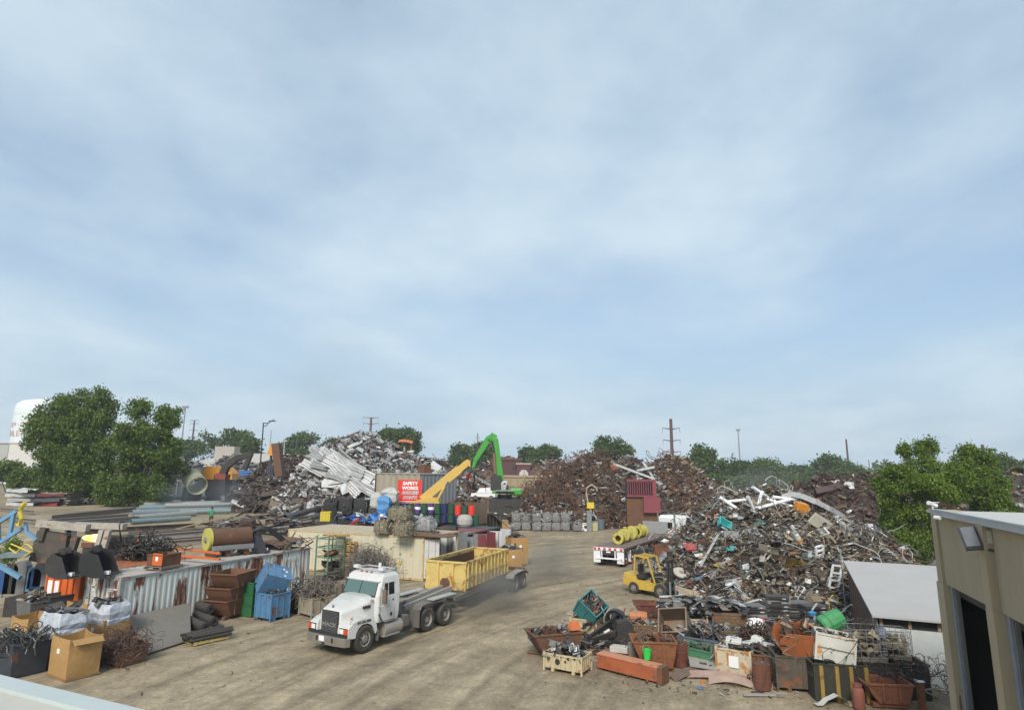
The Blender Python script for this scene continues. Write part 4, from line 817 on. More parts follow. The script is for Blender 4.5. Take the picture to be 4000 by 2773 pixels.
def rand_rot(n, flat=.5):
    """rotation matrices; flat pulls the local z axis towards up"""
    z = rng.normal(size=(n, 3)); z /= np.linalg.norm(z, axis=1)[:, None]; z[:, 2] = np.abs(z[:, 2]); z = z*(1-flat)+np.array([0, 0, 1.])*flat; z /= np.linalg.norm(z, axis=1)[:, None]
    x = rng.normal(size=(n, 3)); x -= (x*z).sum(1)[:, None]*z; x /= np.linalg.norm(x, axis=1)[:, None]; return np.stack([x, np.cross(z, x), z], 2)
def scatter(mb, P, size, pal, kinds, flat=.45, jit=.5):
    """pal: list of (rgb, weight); kinds: dict kind -> weight"""
    n = len(P); ks = list(kinds); kw = np.array([kinds[k] for k in ks], float); pick = rng.choice(len(ks), n, p=kw/kw.sum())
    pc = np.array([c for c, _ in pal]); pw = np.array([w for _, w in pal], float); ci = rng.choice(len(pal), n, p=pw/pw.sum())
    C = pc[ci]*rng.uniform(.75, 1.25, (n, 1)); S = size*np.exp(rng.normal(0, jit, n))
    for a, k in enumerate(ks):
        for v in range(5):
            idx = np.where(pick == a)[0][v::5]
            if len(idx) == 0: continue
            V, Fs = TV[k][v]; R = rand_rot(len(idx), flat); q = S[idx, None]*np.stack([rng.uniform(.8, 2.1, len(idx)), rng.uniform(.4, 1.05, len(idx)), rng.uniform(.4, 1.05, len(idx))], 1)
            W = np.einsum('nij,nkj->nki', R, V[None]*q[:, None])+P[idx][:, None]
            m = len(V); off = (np.arange(len(idx))*m)[:, None, None]
            mb.add(W.reshape(-1, 3), [(np.asarray(F)[None]+off).reshape(-1, np.asarray(F).shape[1]) for F in Fs], np.repeat(C[idx], m, 0))
def wires(mb, c, ext, n, L, r, pal, curl=1., k=9, flatz=.6):
    c = np.array(c, float); pc = np.array([x for x, _ in pal]); pw = np.array([x for _, x in pal], float)
    for i in range(n):
        p = c+rng.normal(size=3)*np.array(ext)*.5; d = rng.normal(size=3)*[1, 1, flatz]; d /= np.linalg.norm(d); tw = rng.normal(size=3)*curl; P = [p]
        for j in range(k):
            d = d+np.cross(tw, d)*L/k*1.2+rng.normal(size=3)*.18; d /= np.linalg.norm(d); p = p+d*L/k
            q = (p-c)/(np.array(ext)*1.1); e = np.linalg.norm(q)
            if e > 1: d -= q/e*.6; d /= np.linalg.norm(d)
            P.append(p)
        mb.tube(P, r*rng.uniform(.7, 1.4), 4, pc[rng.choice(len(pc), p=pw/pw.sum())]*rng.uniform(.75, 1.25))
C_RU = (.105, .05, .028); C_RD = (.055, .03, .022); C_RO = (.20, .085, .035); C_GR = (.22, .22, .215); C_LG = (.45, .46, .46); C_WH = (.68, .68, .65); C_DK = (.03, .03, .032); C_TN = (.30, .24, .16); C_BL = (.07, .17, .30); C_OR = (.55, .16, .03); C_YE = (.55, .42, .06); C_GN = (.05, .20, .09); C_RE = (.40, .05, .03); C_AL = (.52, .53, .53)
PAL_MIX = [(C_RU, 5), (C_RD, 5), (C_GR, 4), (C_LG, 2.2), (C_WH, 1.6), (C_DK, 4), (C_TN, 3), (C_RO, 1.5), (C_BL, .35), (C_OR, .25), (C_YE, .2), (C_GN, .2), (C_RE, .2)]
PAL_DK = [(C_DK, 6), (C_GR, 2), (C_RD, 2), (C_LG, .7), (C_WH, .3)]
PAL_AL = [(C_AL, 5), (C_LG, 4), (C_WH, 2.), (C_GR, 3), (C_DK, 1.5), (C_RD, 1.5), (C_TN, 1)]
PAL_RU = [(C_RU, 6), (C_RD, 4), (C_RO, 2.5), (C_DK, 1.5), (C_GR, .8), (C_TN, 1)]
KM = {'sheet': 3, 'box': 2, 'tube': 2.5, 'angle': 2, 'lump': 1.5, 'arc': 1.2, 'frame': .8, 'open': .6, 'disc': .4}
def load(par, L, W, z, n, size, pal, kinds=KM, dome=.25, name='scrap_load', flat=.4):
    """loose pieces heaped in an open box"""
    n = int(n*1.6); dome *= 1.4; mb = MB(); x = rng.uniform(-.5, .5, n)*L; y = rng.uniform(-.5, .5, n)*W; hz = z+dome*(1-(2*x/L)**2)*(1-(2*y/W)**2)*rng.uniform(.2, 1, n)
    scatter(mb, np.stack([x, y, hz], 1), size, pal, kinds, flat, .35); o = mb.build(name, SCRAPV, par); o['kind'] = 'stuff'; return o
def loadw(par, ext, c, n, L, r, pal, name='wire_tangle', m=None, curl=2.):
    mb = MB(); wires(mb, c, ext, n, L, r, pal, curl); o = mb.build(name, m or WIRER, par); o['kind'] = 'stuff'; return o
# ------------------------------------------------------------------ containers and bins
def pallet(par, L=1.2, W=1.0, z=0., m=WOOD, prefix=''):
    for y in (-W/2+.05, 0, W/2-.05): MB().bx(-L/2, L/2, y-.045, y+.045, z+.022, z+.11).build('stringer', m, par)
    n = 7
    for i in range(n): x = -L/2+.05+i*(L-.1)/(n-1); MB().bx(x-.05, x+.05, -W/2, W/2, z+.111, z+.133).build('deck_board', m, par)
    for x in (-L/2+.05, 0, L/2-.05): MB().bx(x-.05, x+.05, -W/2, W/2, z, z+.021).build('bottom_board', m, par)
def corr(L, h, pitch=.28, dep=.028):
    n = int(L/pitch); pts = []
    for i in range(n):
        x = L*i/n; p = L/n; pts += [(x, 0), (x+p*.30, 0), (x+p*.5, dep), (x+p*.80, dep)]
    pts.append((L, 0)); return np.array(pts)
def corr_wall(par, L, z0, z1, o, d, nrm_, m, name='side_wall', pitch=.28, dep=.026):
    """corrugated sheet along d from o; ridges point along nrm_"""
    p = corr(L, 0, pitch, dep); o = np.array(o, float); d = np.array(d, float); nn = np.array(nrm_, float)
    base = o+p[:, :1]*d+p[:, 1:]*nn; up = np.array([0, 0, 1.])
    return MB().grid(np.stack([base+up*z0, base+up*z1], 1)).build(name, m, par)
def container(label, o, yaw, m, L=12.19, W=2.44, H=2.59, frame=None, doors=None, roofm=None, flat_side=False, name='shipping_container', doorm=None, group=None):
    """origin at the near bottom corner; +x along the length, +y across; near end is x=0. doors: None closed / tuple of two angles"""
    c = T(name, label, 'container', o, yaw, group); fr = frame or m
    for y in (0, W): 
        sg = -1 if y == 0 else 1
        if flat_side:
            MB().bx(.1, L-.1, *sorted((y-sg*.03, y-sg*.06)), .15, H-.1).build('side_wall', m, c)
            for i in range(22): x = .3+i*(L-.6)/21; MB().bx(x-.006, x+.006, *sorted((y-sg*.031, y-sg*.022)), .17, H-.14).build('panel_seam', mat('seam_'+m.name, (.38, .36, .29), .7), c)
        else: corr_wall(c, L-.2, .16, H-.12, (.1, y-sg*.065, 0), (1, 0, 0), (0, sg, 0), m)
        MB().bx(.1, L-.1, *sorted((y, y-sg*.1)), 0.01, .16).build('bottom_rail', fr, c); MB().bx(.1, L-.1, *sorted((y, y-sg*.07)), H-.12, H-.01).build('top_rail', fr, c)
    for x in (0, L):
        for y in (0, W): MB().bx(*sorted((x, x+(.12 if x == 0 else -.12))), *sorted((y, y+(.12 if y == 0 else -.12))), 0, H).build('corner_post', fr, c)
        MB().bx(*sorted((x+.01 if x == 0 else x-.01, x+(.1 if x == 0 else -.1))), .12, W-.12, H-.14, H-.005).build('header', fr, c)
        MB().bx(*sorted((x+.01 if x == 0 else x-.01, x+(.1 if x == 0 else -.1))), .12, W-.12, 0.01, .16).build('sill', fr, c)
    rz = H-.03; p = corr(L-.2, 0, .35, .022)
    MB().grid(np.stack([np.stack([.1+p[:, 0], np.full(len(p), .05), rz+p[:, 1]], 1), np.stack([.1+p[:, 0], np.full(len(p), W-.05), rz+p[:, 1]], 1)], 1)).build('roof', roofm or m, c)
    MB().bx(.1, L-.1, .08, W-.08, .12, .16).build('floor', DARK, c)
    corr_wall(c, W-.24, .16, H-.14, (L-.06, .12, 0), (0, 1, 0), (1, 0, 0), m, 'end_wall')
    dm = doorm or m
    for k in (0, 1):
        ang = (doors[k] if doors else 0.); hy = .12 if k == 0 else W-.12; sg = 1 if k == 0 else -1; w = (W-.25)/2
        d = MB().bx(-.045, 0, *sorted((0, sg*w)), .165, H-.145).build('door', dm, c, loc=(.045, hy, 0), rot=(0, 0, sg*ang))
        for q in (.3, .75):
            MB().cyl((-.07, sg*w*q, .2), (-.07, sg*w*q, H-.18), .022, n=8).build('lock_rod', fr, d)
        for q in (.55, 1.05, 1.55, 2.05): MB().bx(-.058, -.0455, *sorted((sg*.06, sg*(w-.06))), q-.03, q+.03).build('door_rib', dm, d)
    return c
def hopper(label, loc, yaw, m, L=1.7, W=1.25, H=.85, load_n=0, pal=PAL_MIX, group=None, rot=None, size=.16, base=True, name='self_dumping_hopper'):
    """tapered steel tub: one sloping end, rolled rim, fork base"""
    o = T(name, label, 'hopper', loc, yaw, group, rot); z0 = .14 if base else 0.; t = .02
    a, b = L/2, W/2
    def ring(x0, x1, y, z): return [[x0, -y, z], [x1, -y, z], [x1, y, z], [x0, y, z]]
    R = [ring(-a*.45, a*.8, b*.86, z0), ring(-a*.75, a*.92, b*.95, z0+H*.45), ring(-a, a, b, z0+H-.06), ring(-a-.04, a+.04, b+.04, z0+H-.06), ring(-a-.04, a+.04, b+.04, z0+H), ring(-a+t, a-t, b-t, z0+H), ring(-a*.75+t, a*.92-t, b*.95-t, z0+H*.45), ring(-a*.45+t, a*.8-t, b*.86-t, z0+t)]
    MB().loft(R).build('tub', m, o)
    for x in (-a*.3, a*.4):
        for sg in (-1, 1): MB().bx(x-.03, x+.03, *sorted((sg*b*.93, sg*(b+.02))), z0+.08, z0+H-.07).build('rib', m, o)
    if base:
        for y in (-b*.5, b*.5): MB().bx(-a*.7, a*.85, y-.09, y+.09, 0, .138).build('fork_channel', m, o)
    if load_n: load(o, L*.86, W*.86, z0+H-.12, load_n, size, pal)
    return o
def crate(label, loc, yaw, m, L=1.2, W=1.0, H=.85, load_n=0, pal=PAL_MIX, group=None, rot=None, ribs=5, size=.15, legs=True, name='steel_crate', kinds=KM, dome=.25, cat='crate'):
    o = T(name, label, cat, loc, yaw, group, rot); z0 = .12 if legs else 0.
    a, b, t = L/2, W/2, .025
    MB().bx(-a, a, -b, -b+t, z0, z0+H).build('wall', m, o); MB().bx(-a, a, b-t, b, z0, z0+H).build('wall', m, o)
    MB().bx(-a, -a+t, -b+t, b-t, z0, z0+H).build('wall', m, o); MB().bx(a-t, a, -b+t, b-t, z0, z0+H).build('wall', m, o)
    MB().bx(-a+t, a-t, -b+t, b-t, z0, z0+.03).build('floor', m, o)
    for x in (-a, a):
        for y in (-b, b): MB().bx(x-.035, x+.035, y-.035, y+.035, 0, z0+H+.03).build('corner_post', m, o)
    for sg in (-1, 1):
        for i in range(ribs): x = -a+L*(i+1)/(ribs+1); MB().bx(x-.025, x+.025, *sorted((sg*b+sg*.001, sg*(b+.028))), z0+.02, z0+H-.02).build('rib', m, o)
        MB().bx(-a+.036, a-.036, *sorted((sg*b+sg*.001, sg*(b+.03))), z0+H-.06, z0+H+.008).build('rim', m, o); MB().bx(*sorted((sg*a+sg*.001, sg*(a+.03))), -b+.036, b-.036, z0+H-.06, z0+H+.008).build('rim', m, o)
        for i in range(max(2, ribs-2)): y = -b+W*(i+1)/(max(2, ribs-2)+1); MB().bx(*sorted((sg*a+sg*.001, sg*(a+.028))), y-.025, y+.025, z0+.02, z0+H-.062).build('rib', m, o)
        if legs: MB().bx(*sorted((sg*a*.55-.06, sg*a*.55+.06)), -b, b, 0, z0-.002).build('skid', m, o)
    if load_n: load(o, L*.88, W*.88, z0+H-.1, load_n, size, pal, kinds, dome)
    return o
def drum(label, loc, m, group=None, rot=None, band=None, r=.292, H=.88, lid=True, taper=0.):
    o = T('steel_drum', label, 'drum', loc, rng.uniform(0, 6), group, rot)
    z = [0, .02, .29, .305, .32, .57, .585, .60, .86, .88]; rr = [r-.01, r, r, r+.014, r, r, r+.014, r, r, r+.006]
    prof = [(q*(1+taper*zz/.88), zz*H/.88) for q, zz in zip(rr, z)]
    prof = [(.001, .005)]+prof+([(r-.02, H), (r-.02, H-.02), (.001, H-.02)] if lid else [(r-.01, H), (r-.012, .03), (.001, .03)])
    MB().lathe(prof, 20).build('body', m, o)
    if band: MB().lathe([(r+.003, .33*H/.88), (r+.004, .331*H/.88), (r+.004, .59*H/.88), (r+.003, .591*H/.88)], 20).build('band', band, o)
    if lid: MB().cyl((r*.6, 0, H-.02), (r*.6, 0, H+.005), .035, n=8).build('bung', STEEL, o)
    return o
def bale(label, loc, yaw, L, W, H, pal, m, group=None, cat='bale', n=150, rot=None, size=.16):
    """crushed block: lumpy body bristling with flattened scraps, wire ties"""
    o = T('scrap_bale', label, cat, loc, yaw, group, rot)
    P = []; N = 7
    g = np.linspace(-1, 1, N)
    mb = MB()
    for ax in range(3):
        for sg in (-1, 1):
            A, B = np.meshgrid(g, g, indexing='ij'); Q = np.zeros((N, N, 3)); Q[..., ax] = sg; Q[..., (ax+1) % 3] = A; Q[..., (ax+2) % 3] = B
            nrm3 = Q/np.maximum(1, np.linalg.norm(Q, axis=-1, keepdims=True))**.35
            V = nrm3*np.array([L, W, H])/2; V += np.sin(V[..., ::-1]*9+V*7)*.025+[0, 0, H/2]
            mb.grid(V, pal[0][0])
    mb.build('block', m, o)
    k = MB(); pts = []
    for i in range(n):
        ax = rng.integers(0, 3); q = rng.uniform(-1, 1, 3)*.93; q[ax] = rng.choice([-1, 1])*.93
        if q[2] < -.9: q[2] = .93
        pts.append(q*np.array([L, W, H])/2+[0, 0, H/2])
    scatter(k, np.array(pts), size, pal, {'sheet': 4, 'lump': 3, 'arc': 1, 'box': 1}, .1, .3); s_ = k.build('crushed_scrap', SCRAPV, o); s_['kind'] = 'stuff'
    for x in (-.3, 0, .3): MB().tube([(x*L, -W/2*1.04, .02), (x*L, -W/2*1.05, H*1.02), (x*L, W/2*1.05, H*1.02), (x*L, W/2*1.05, .02)], .008, 4).build('tie_wire', DARK, o)
    return o
def cardbox(label, loc, yaw, L=1.15, W=1.05, H=1.1, skirt=True, bulge=.05, lean=0., group=None):
    o = T('cardboard_box', label, 'box', loc, yaw, group); a, b, t = L/2, W/2, .02; z0 = .06
    g = np.linspace(-1, 1, 6); zz = np.linspace(0, 1, 5)
    for nm, f in (('wall', lambda u, v: (a*u, -b-bulge*(1-u*u)*math.sin(v*PI), v)), ('wall', lambda u, v: (-a*u, b+bulge*(1-u*u)*math.sin(v*PI), v)), ('wall', lambda u, v: (a+bulge*(1-u*u)*math.sin(v*PI), b*u, v)), ('wall', lambda u, v: (-a-bulge*(1-u*u)*math.sin(v*PI), -b*u, v))):
        dip = rng.uniform(-.02, .12)
        Q = np.array([[(lambda p: (p[0]*(1-.03*(1-p[2]))+lean*p[2], p[1]*(1-.03*(1-p[2])), z0+p[2]*H-(dip*(1-u*u) if v == 1 else 0)))(f(u, v)) for v in zz] for u in g])
        w_ = MB(); w_.grid(Q); ob = w_.build(nm, CARD, o); sm_ = ob.modifiers.new('solid', 'SOLIDIFY'); sm_.thickness = t; sm_.offset = 0
    MB().bx(-a+.02, a-.02, -b+.02, b-.02, z0+.01, z0+.04).build('base', CARD, o)
    if skirt: MB().bx(-a*1.06, a*1.06, -b*1.06, b*1.06, 0, z0-.01).build('tray', mat('dirty_cardboard', (.26, .15, .06), .9), o)
    MB().bx(-a*.1, a*.15, -b-bulge-.012, -b-bulge*.6, z0+H*.60, z0+H*.72).build('paper_label', SIGNW, o)
    return o
# ------------------------------------------------------------------ left side: grey container and what stands round it
Y1 = 1.1583; O1 = Vector((-17.479, 28.724, 0))
PALEC = mat('pale_blue_grey_container', (.60, .62, .575), .55, .05, .16, .48, (.10, .035, .02), .08, sc=1.1, streak=.22, rust2=(.20, .075, .035))
DIRTR = mat('dirty_container_roof', (.40, .375, .33), .8, 0, .25, .22, (.14, .07, .035), .35, sc=.6)
c1 = container('long pale blue-grey shipping container with rust spots on the left', O1, Y1, PALEC, roofm=DIRTR, frame=mat('grimy_frame', (.30, .31, .30), .7, 0, .2, .4))
def C1(x, y, z=0.): 
    c, s = math.cos(Y1), math.sin(Y1); return Vector((O1.x+c*x-s*y, O1.y+s*x+c*y, z))
WL = mat('container_lettering', (.72, .74, .74), .6, 0, .1, 0, bump=0)
text('0 4 4 8 9', .34, WL, c1, (10.6, -.012, 2.12), (PI/2, 0, 0), bold=.01); text('2 1', .34, WL, c1, (11.0, -.012, 1.72), (PI/2, 0, 0), bold=.01)
text('I', .3, WL, c1, (5.7, -.012, 2.2), (PI/2, 0, 0), bold=.01)
for (s_, y, z, q) in (('22G1', .55, 2.0, .17), ('MAX', .5, 1.7, .12), ('TARE', .5, 1.52, .12), ('30480', 1.75, 1.9, .13)): text(s_, q, WL, c1, (-.03, W_ if False else y, z), (PI/2, 0, -PI/2), bold=.003)
# orange dumpster to its left
ORG = mat('orange_dumpster_paint', (.62, .13, .022), .5, 0, .12, .12, (.13, .05, .02), .12, streak=.4)
oc = T('orange_dumpster', 'tall bright orange dumpster with white warning panels beside the grey container', 'dumpster', C1(.0, 2.75), Y1)
for a in ((0, .05, 0, 2.5), (6.45, 6.5, 0, 2.5), (.05, 6.45, 0, .05), (.05, 6.45, 2.45, 2.5)): MB().bx(*a, .2, 2.45).build('wall', ORG, oc)
for y in (0, .5, .95, 1.45, 1.95, 2.5): MB().bx(-.07, -.001, y-.04, y+.04, .2, 2.45).build('rib', ORG, oc)
MB().bx(-.1, 6.55, -.08, 2.58, 2.452, 2.56).build('top_rim', mat('rusty_orange', (.40, .11, .03), .7, 0, .2, .5), oc)
for y in (2.0, 1.5): MB().bx(-.012, -.001, y+.05, y+.44, 1.3, 2.1).build('white_panel', SIGNW, oc)
MB().bx(.05, 6.45, .05, 2.45, .2, .25).build('floor', RUST, oc)
# excavator buckets
def bucket(label, loc, yaw, m, W=1.3, s=1., rot=None):
    o = T('excavator_bucket', label, 'bucket', loc, yaw, rot=rot)
    pr_ = [(0, .0), (.45, -.02), (.8, .1), (.98, .4), (.95, .75), (.75, .98)]; inn = [(x*.93+.03, z*.93+.04) for x, z in pr_][::-1]
    MB().prism([(x*s, z*s) for x, z in pr_+inn], -W/2, W/2, 'y').build('shell', m, o)
    for sg in (-1, 1): MB().prism([(x*s, z*s) for x, z in pr_]+[(.35*s, .82*s)], *sorted((sg*W/2, sg*(W/2+.03))), 'y').build('side_plate', m, o)
    for i in range(5): y = -W/2+.08+i*(W-.16)/4; MB().prism([(-.16*s, 0), (.02, -.03), (.02, .07)], y-.05, y+.05, 'y').build('tooth', m, o)
    for y in (-.2, .2): MB().prism([(.5*s, .9*s), (.85*s, .85*s), (.8*s, 1.12*s), (.6*s, 1.15*s)], y-.03, y+.03, 'y').build('lug', m, o)
    MB().bx(-.02, .2, W*.2, W*.35, .08*s, .2*s).build('paper_tag', SIGNW, o)
    return o
BKT = mat('black_painted_steel', (.022, .024, .027), .4, .1, .3, 0, dust=.18)
p = G(440, 2245, 2.63); bucket('shiny black digger bucket on the near end of the grey container', (p.x, p.y, 2.64), Y1+2.2, BKT, 1.5, 1.15)
p = G(330, 2255, 2.58); bucket('dirty brown digger bucket on the orange dumpster rim', (p.x-.5, p.y+.3, 2.57), Y1+2.0, DARK, 1.3, 1.1)
# pallet with rusty box
p = G(620, 2222, 2.62); pb = T('rusty_steel_box', 'rusty open steel box with orange plate on a pallet on the grey container', 'box', (p.x, p.y+.4, 2.62), Y1+.1)
pallet(pb, 1.3, 1.1, 0., mat('grey_pallet', (.20, .17, .13), .9)); b_ = MB().openbox(1.15, .9, .55, .03, 0, .135); b_.build('box', RUST, pb)
MB().bx(-.6, -.57, -.5, .1, .2, .75).build('orange_plate', ORG, pb); MB().bx(-.612, -.601, -.25, -.1, .4, .6).build('paper_tag', SIGNW, pb)
# coil of hose / chain heap behind it
p = G(530, 2190, 2.62); mb = MB(); wires(mb, (0, 0, .35), (1.1, .9, .5), 90, 3.2, .035, [((.05, .055, .05), 3), ((.03, .03, .03), 2), ((.10, .08, .05), 1)], 2.6, 14)
tag(mb.build('hose_heap', BLACK, loc=(p.x, p.y+.8, 2.62)), 'heap of dark rubber hoses beside the orange rack beams', 'hoses', kind='stuff')
# orange rack beams
for i, (a, b) in enumerate((((535, 2120), (860, 2160)), ((560, 2145), (860, 2172)))):
    p0, p1 = G(*a, 3.1), G(*b, 3.0); p0.z = 3.05-.12*i; p1.z = 2.98-.12*i; o = T('rack_upright', ['upper', 'lower'][i]+' orange pallet-rack beam lying along the grey container roof', 'rack beam', p0)
    v = p1-p0; MB().beam((0, 0, 0), v, .14, .09).build('beam', ORG, o); n_ = Vector((-v.y, v.x, 0)).normalized()
    MB().beam((0, 0, -.35), (0, 0, .25), .16, .22).build('end_plate', ORG, o); MB().beam(v*.3, v*.3-Vector((0, 0, .34)), .1, .1).build('stub', ORG, o)
# roller drum on pallet
p = G(830, 2172, 2.62); o = T('roller_drum', 'rust brown roller drum with yellow end on a steel pallet on the grey container', 'drum roller', (p.x+.1, p.y+.2, 2.62), Y1-.35)
for y in (-.35, .35): MB().bx(-.6, 1.9, y-.08, y+.08, .28, .36).build('skid_beam', STEEL, o)
for x in (-.3, .5, 1.5): MB().bx(x-.14, x+.14, -.5, .5, 0, .27).build('foot', RUST, o)
MB().cyl((-.45, 0, .92), (1.75, 0, .92), .56, n=28).build('drum', mat('drum_rust', (.11, .05, .025), .85, 0, .25, .3), o)
MB().cyl((-.62, 0, .92), (-.451, 0, .92), .62, .62, n=24).build('end_plate', mat('lime_yellow', (.50, .47, .10), .6, 0, .25, .25), o); MB().cyl((-.70, 0, .92), (-.621, 0, .92), .16, n=12).build('hub', STEEL, o)
for sg in (-1, 1): MB().bx(-.5, 1.8, *sorted((sg*.6, sg*.68)), .36, .6).build('side_frame', STEEL, o)
p = G(1000, 2155, 2.62); bucket('dark navy bucket with white tags near the far end of the grey container', (p.x+.5, p.y+.4, 2.63), Y1+2.4, mat('navy_black', (.03, .032, .045), .5, 0, .2), 1.4, 1.05)
p = G(1120, 2150, 2.62); mb = MB(); scatter(mb, np.stack([rng.uniform(-1.1, 1.6, 90), rng.uniform(-.7, .9, 90), rng.uniform(.05, .5, 90)], 1), .30, PAL_RU+[(C_TN, 3), (C_GR, 2)], {'angle': 3, 'tube': 3, 'sheet': 1, 'box': 1, 'frame': 1}, .6)
tag(mb.build('roof_scrap', SCRAPV, loc=(p.x-.2, p.y+.9, 2.62), rot=(0, 0, Y1)), 'rusty bars and fittings heaped at the far end of the grey container', 'scrap', kind='stuff')
p = G(1090, 2110, 3.0)
for i in range(4):
    q0 = C1(7.2+i*.15, 1.2+i*.2, 2.7); pts = [q0+Vector((math.cos(Y1)*t*4.6+.1*i, math.sin(Y1)*t*4.6, .12+1.25*math.sin(PI*min(1, t*1.15))*(1-.35*t)+.03*i)) for t in np.linspace(0, 1, 14)]
    tag(MB().tube([tuple(v) for v in pts], .045, 6).build('bent_conduit', DARK), 'dark bent conduit arching over the far end of the grey container', 'conduit', 'arching conduits on the grey container')
pl = T('steel_plate', 'flat brown steel plate propped at the far end of the grey container', 'plate', C1(11.2, 1.5, 3.0), Y1+.2, rot=(.05, -.06, Y1+.2)); MB().bx(-1.2, 1.3, -.9, .9, 0, .04).build('plate', RUST, pl); MB().bx(-.9, -.7, -.5, .5, -.36, -.002).build('block', DARK, pl); MB().bx(.8, 1.0, -.5, .5, -.36, -.002).build('block', DARK, pl)
# steel ramp leaning on the container foot
a, b, c_, d_ = G(575, 2555), G(745, 2500), C1(3.6, -.15, .85), C1(.35, -.15, .85)
o = T('ramp_plate', 'big dusty steel plate leaning against the grey container like a ramp', 'steel plate', a)
V = np.array([list(q-a) for q in (a, b, c_, d_)]); V2 = V+[.02, -.03, .05]; MB().add(np.vstack([V, V2]), [BOXF]).build('plate', mat('dusty_plate_grey', (.20, .185, .16), .7, .2, .2, .15, dust=.4), o)
# rolled belts / screens
RB = mat('rolled_black_belt', (.03, .028, .028), .8, 0, .3, 0, dust=.25, bump=.6, sc=4)
for i, (x0, y0, x1, y1, r, z) in enumerate(((690, 2420, 800, 2472, .21, .21), (712, 2392, 818, 2432, .22, .60), (742, 2405, 835, 2448, .2, .22), (668, 2408, 770, 2448, .12, .12))):
    p0, p1 = G(x0, y0), G(x1, y1); o = T('rolled_mat', ['thick black rolled mat lying lowest by the rusty hoppers', 'black rolled mat lying on top of the other rolls', 'black rolled mat beside the hopper stack', 'thin dark roll behind the black rolled mats'][i], 'roll', (p0.x, p0.y, z+.02)); v = p1-p0
    MB().pipe((0, 0, 0), v, r, .05, 18).build('outer_wrap', RB, o); MB().pipe((0, 0, 0), v*1.01, r*.66, .04, 16).build('inner_wrap', RB, o); MB().cyl((0, 0, 0), v*.99, r*.3, n=10).build('core', BLACK, o)
# pallet with black tubes
p0 = G(815, 2500); tp = T('tube_pallet', 'yellow pallet with bundle of black rubber tubes in the open yard', 'pallet', (p0.x-.1, p0.y, 0), math.radians(52))
pallet(tp, 1.5, 1.0, 0, mat('yellow_pallet_wood', (.48, .37, .12), .8))
for i in range(10):
    y = -.42+.19*(i % 5)+.05*(i//5); z = .20+.13*(i//5); MB().pipe((-.95+.06*(i % 3), y, z), (.85+.09*(i % 4), y+.05*((i*3) % 5-2), z+.02), .065, .018, 10).build('tube', RB, tp)
# hopper stack
HB = mat('rust_brown_hopper', (.16, .07, .036), .8, 0, .2, .4, (.12, .048, .022), .2, rust2=(.22, .095, .04))
p = G(862, 2418); yh = Y1-PI/2+PI
for i, (lab, z, dx, ry) in enumerate((('bottom rust brown hopper of the stack against the grey container', 0, 0, 0), ('middle rust brown hopper of the stack against the grey container', .74, .02, .06), ('top open rust brown hopper of the stack against the grey container', 1.50, .2, 0))):
    hopper(lab, (p.x+dx, p.y+.55, z), Y1+.12+.06*i, HB, 1.75, 1.5, .80 if i < 2 else .72, 0, group='stacked rust brown hoppers', base=(i == 0))
# green bins
GRN = mat('dark_green_bin', (.022, .13, .05), .5, 0, .15, .06, dust=.15)
p = G(985, 2410)
for i in range(3):
    o = T('stacking_bin', ['bottom', 'middle', 'top'][i]+' green stacking bin behind the blue crates', 'bin', (p.x-.25, p.y+.5, .02+i*.56), Y1+.05, 'green stacking bins'); MB().openbox(1.0, .9, .55, .03, .05).build('tub', GRN, o)
    if i == 2: text('F', .3, SIGNW, o, (.0, -.462, .25), (PI/2, 0, 0), bold=.01)
# blue crates
BLU = mat('worn_blue_crate', (.075, .20, .36), .6, 0, .2, .32, (.10, .055, .035), .2, sc=1.4)
p = G(1050, 2425); b1 = crate('worn blue steel crate with rusty door standing by the container', (p.x-.1, p.y+.62, 0), Y1-.1, BLU, 1.15, 1.15, 1.15, 70, PAL_DK, ribs=2)
MB().bx(.60, .62, -.42, .38, .25, 1.15).build('rusty_panel', RUST, b1)
b2 = crate('battered blue crate tipped over on top of the other blue crate', (p.x-.05, p.y+.55, 1.55), 0, BLU, 1.3, 1.1, 1.0, 0, ribs=2, rot=(math.radians(-62), math.radians(18), Y1-.5), legs=False)
for q in ((.3, -.56, .75), (.45, -.56, .6), (.3, -.56, .2)): MB().box(q, (.1, .03, .09)).build('paper_tag', SIGNW, b2)
o = T('wire_bin', 'dark steel bin crammed with black wire next to the blue crates', 'bin', G(1150, 2400)+Vector((.1, 1.0, 0)), Y1); MB().openbox(1.3, 1.1, .9, .03).build('tub', DARK, o); loadw(o, (.9, .75, .4), (0, 0, 1.05), 70, 1.6, .016, [((.04, .04, .04), 3), ((.16, .15, .13), 1), ((.35, .35, .34), .4)]); load(o, 1.1, .9, .9, 30, .2, PAL_DK)
o = crate('dusty cream crate overflowing with grey wire in front of the green rack', G(1225, 2412)+Vector((-.1, .75, 0)), Y1-.25, mat('dusty_cream', (.30, .26, .19), .75, 0, .25, .3), 1.35, 1.1, .80, 0, ribs=2)
loadw(o, (1.0, .8, .6), (.25, .3, 1.1), 190, 1.5, .011, [((.17, .15, .12), 3), ((.26, .23, .19), 2), ((.10, .06, .04), 2)], curl=3.); load(o, 1.1, .9, .85, 25, .22, PAL_RU)
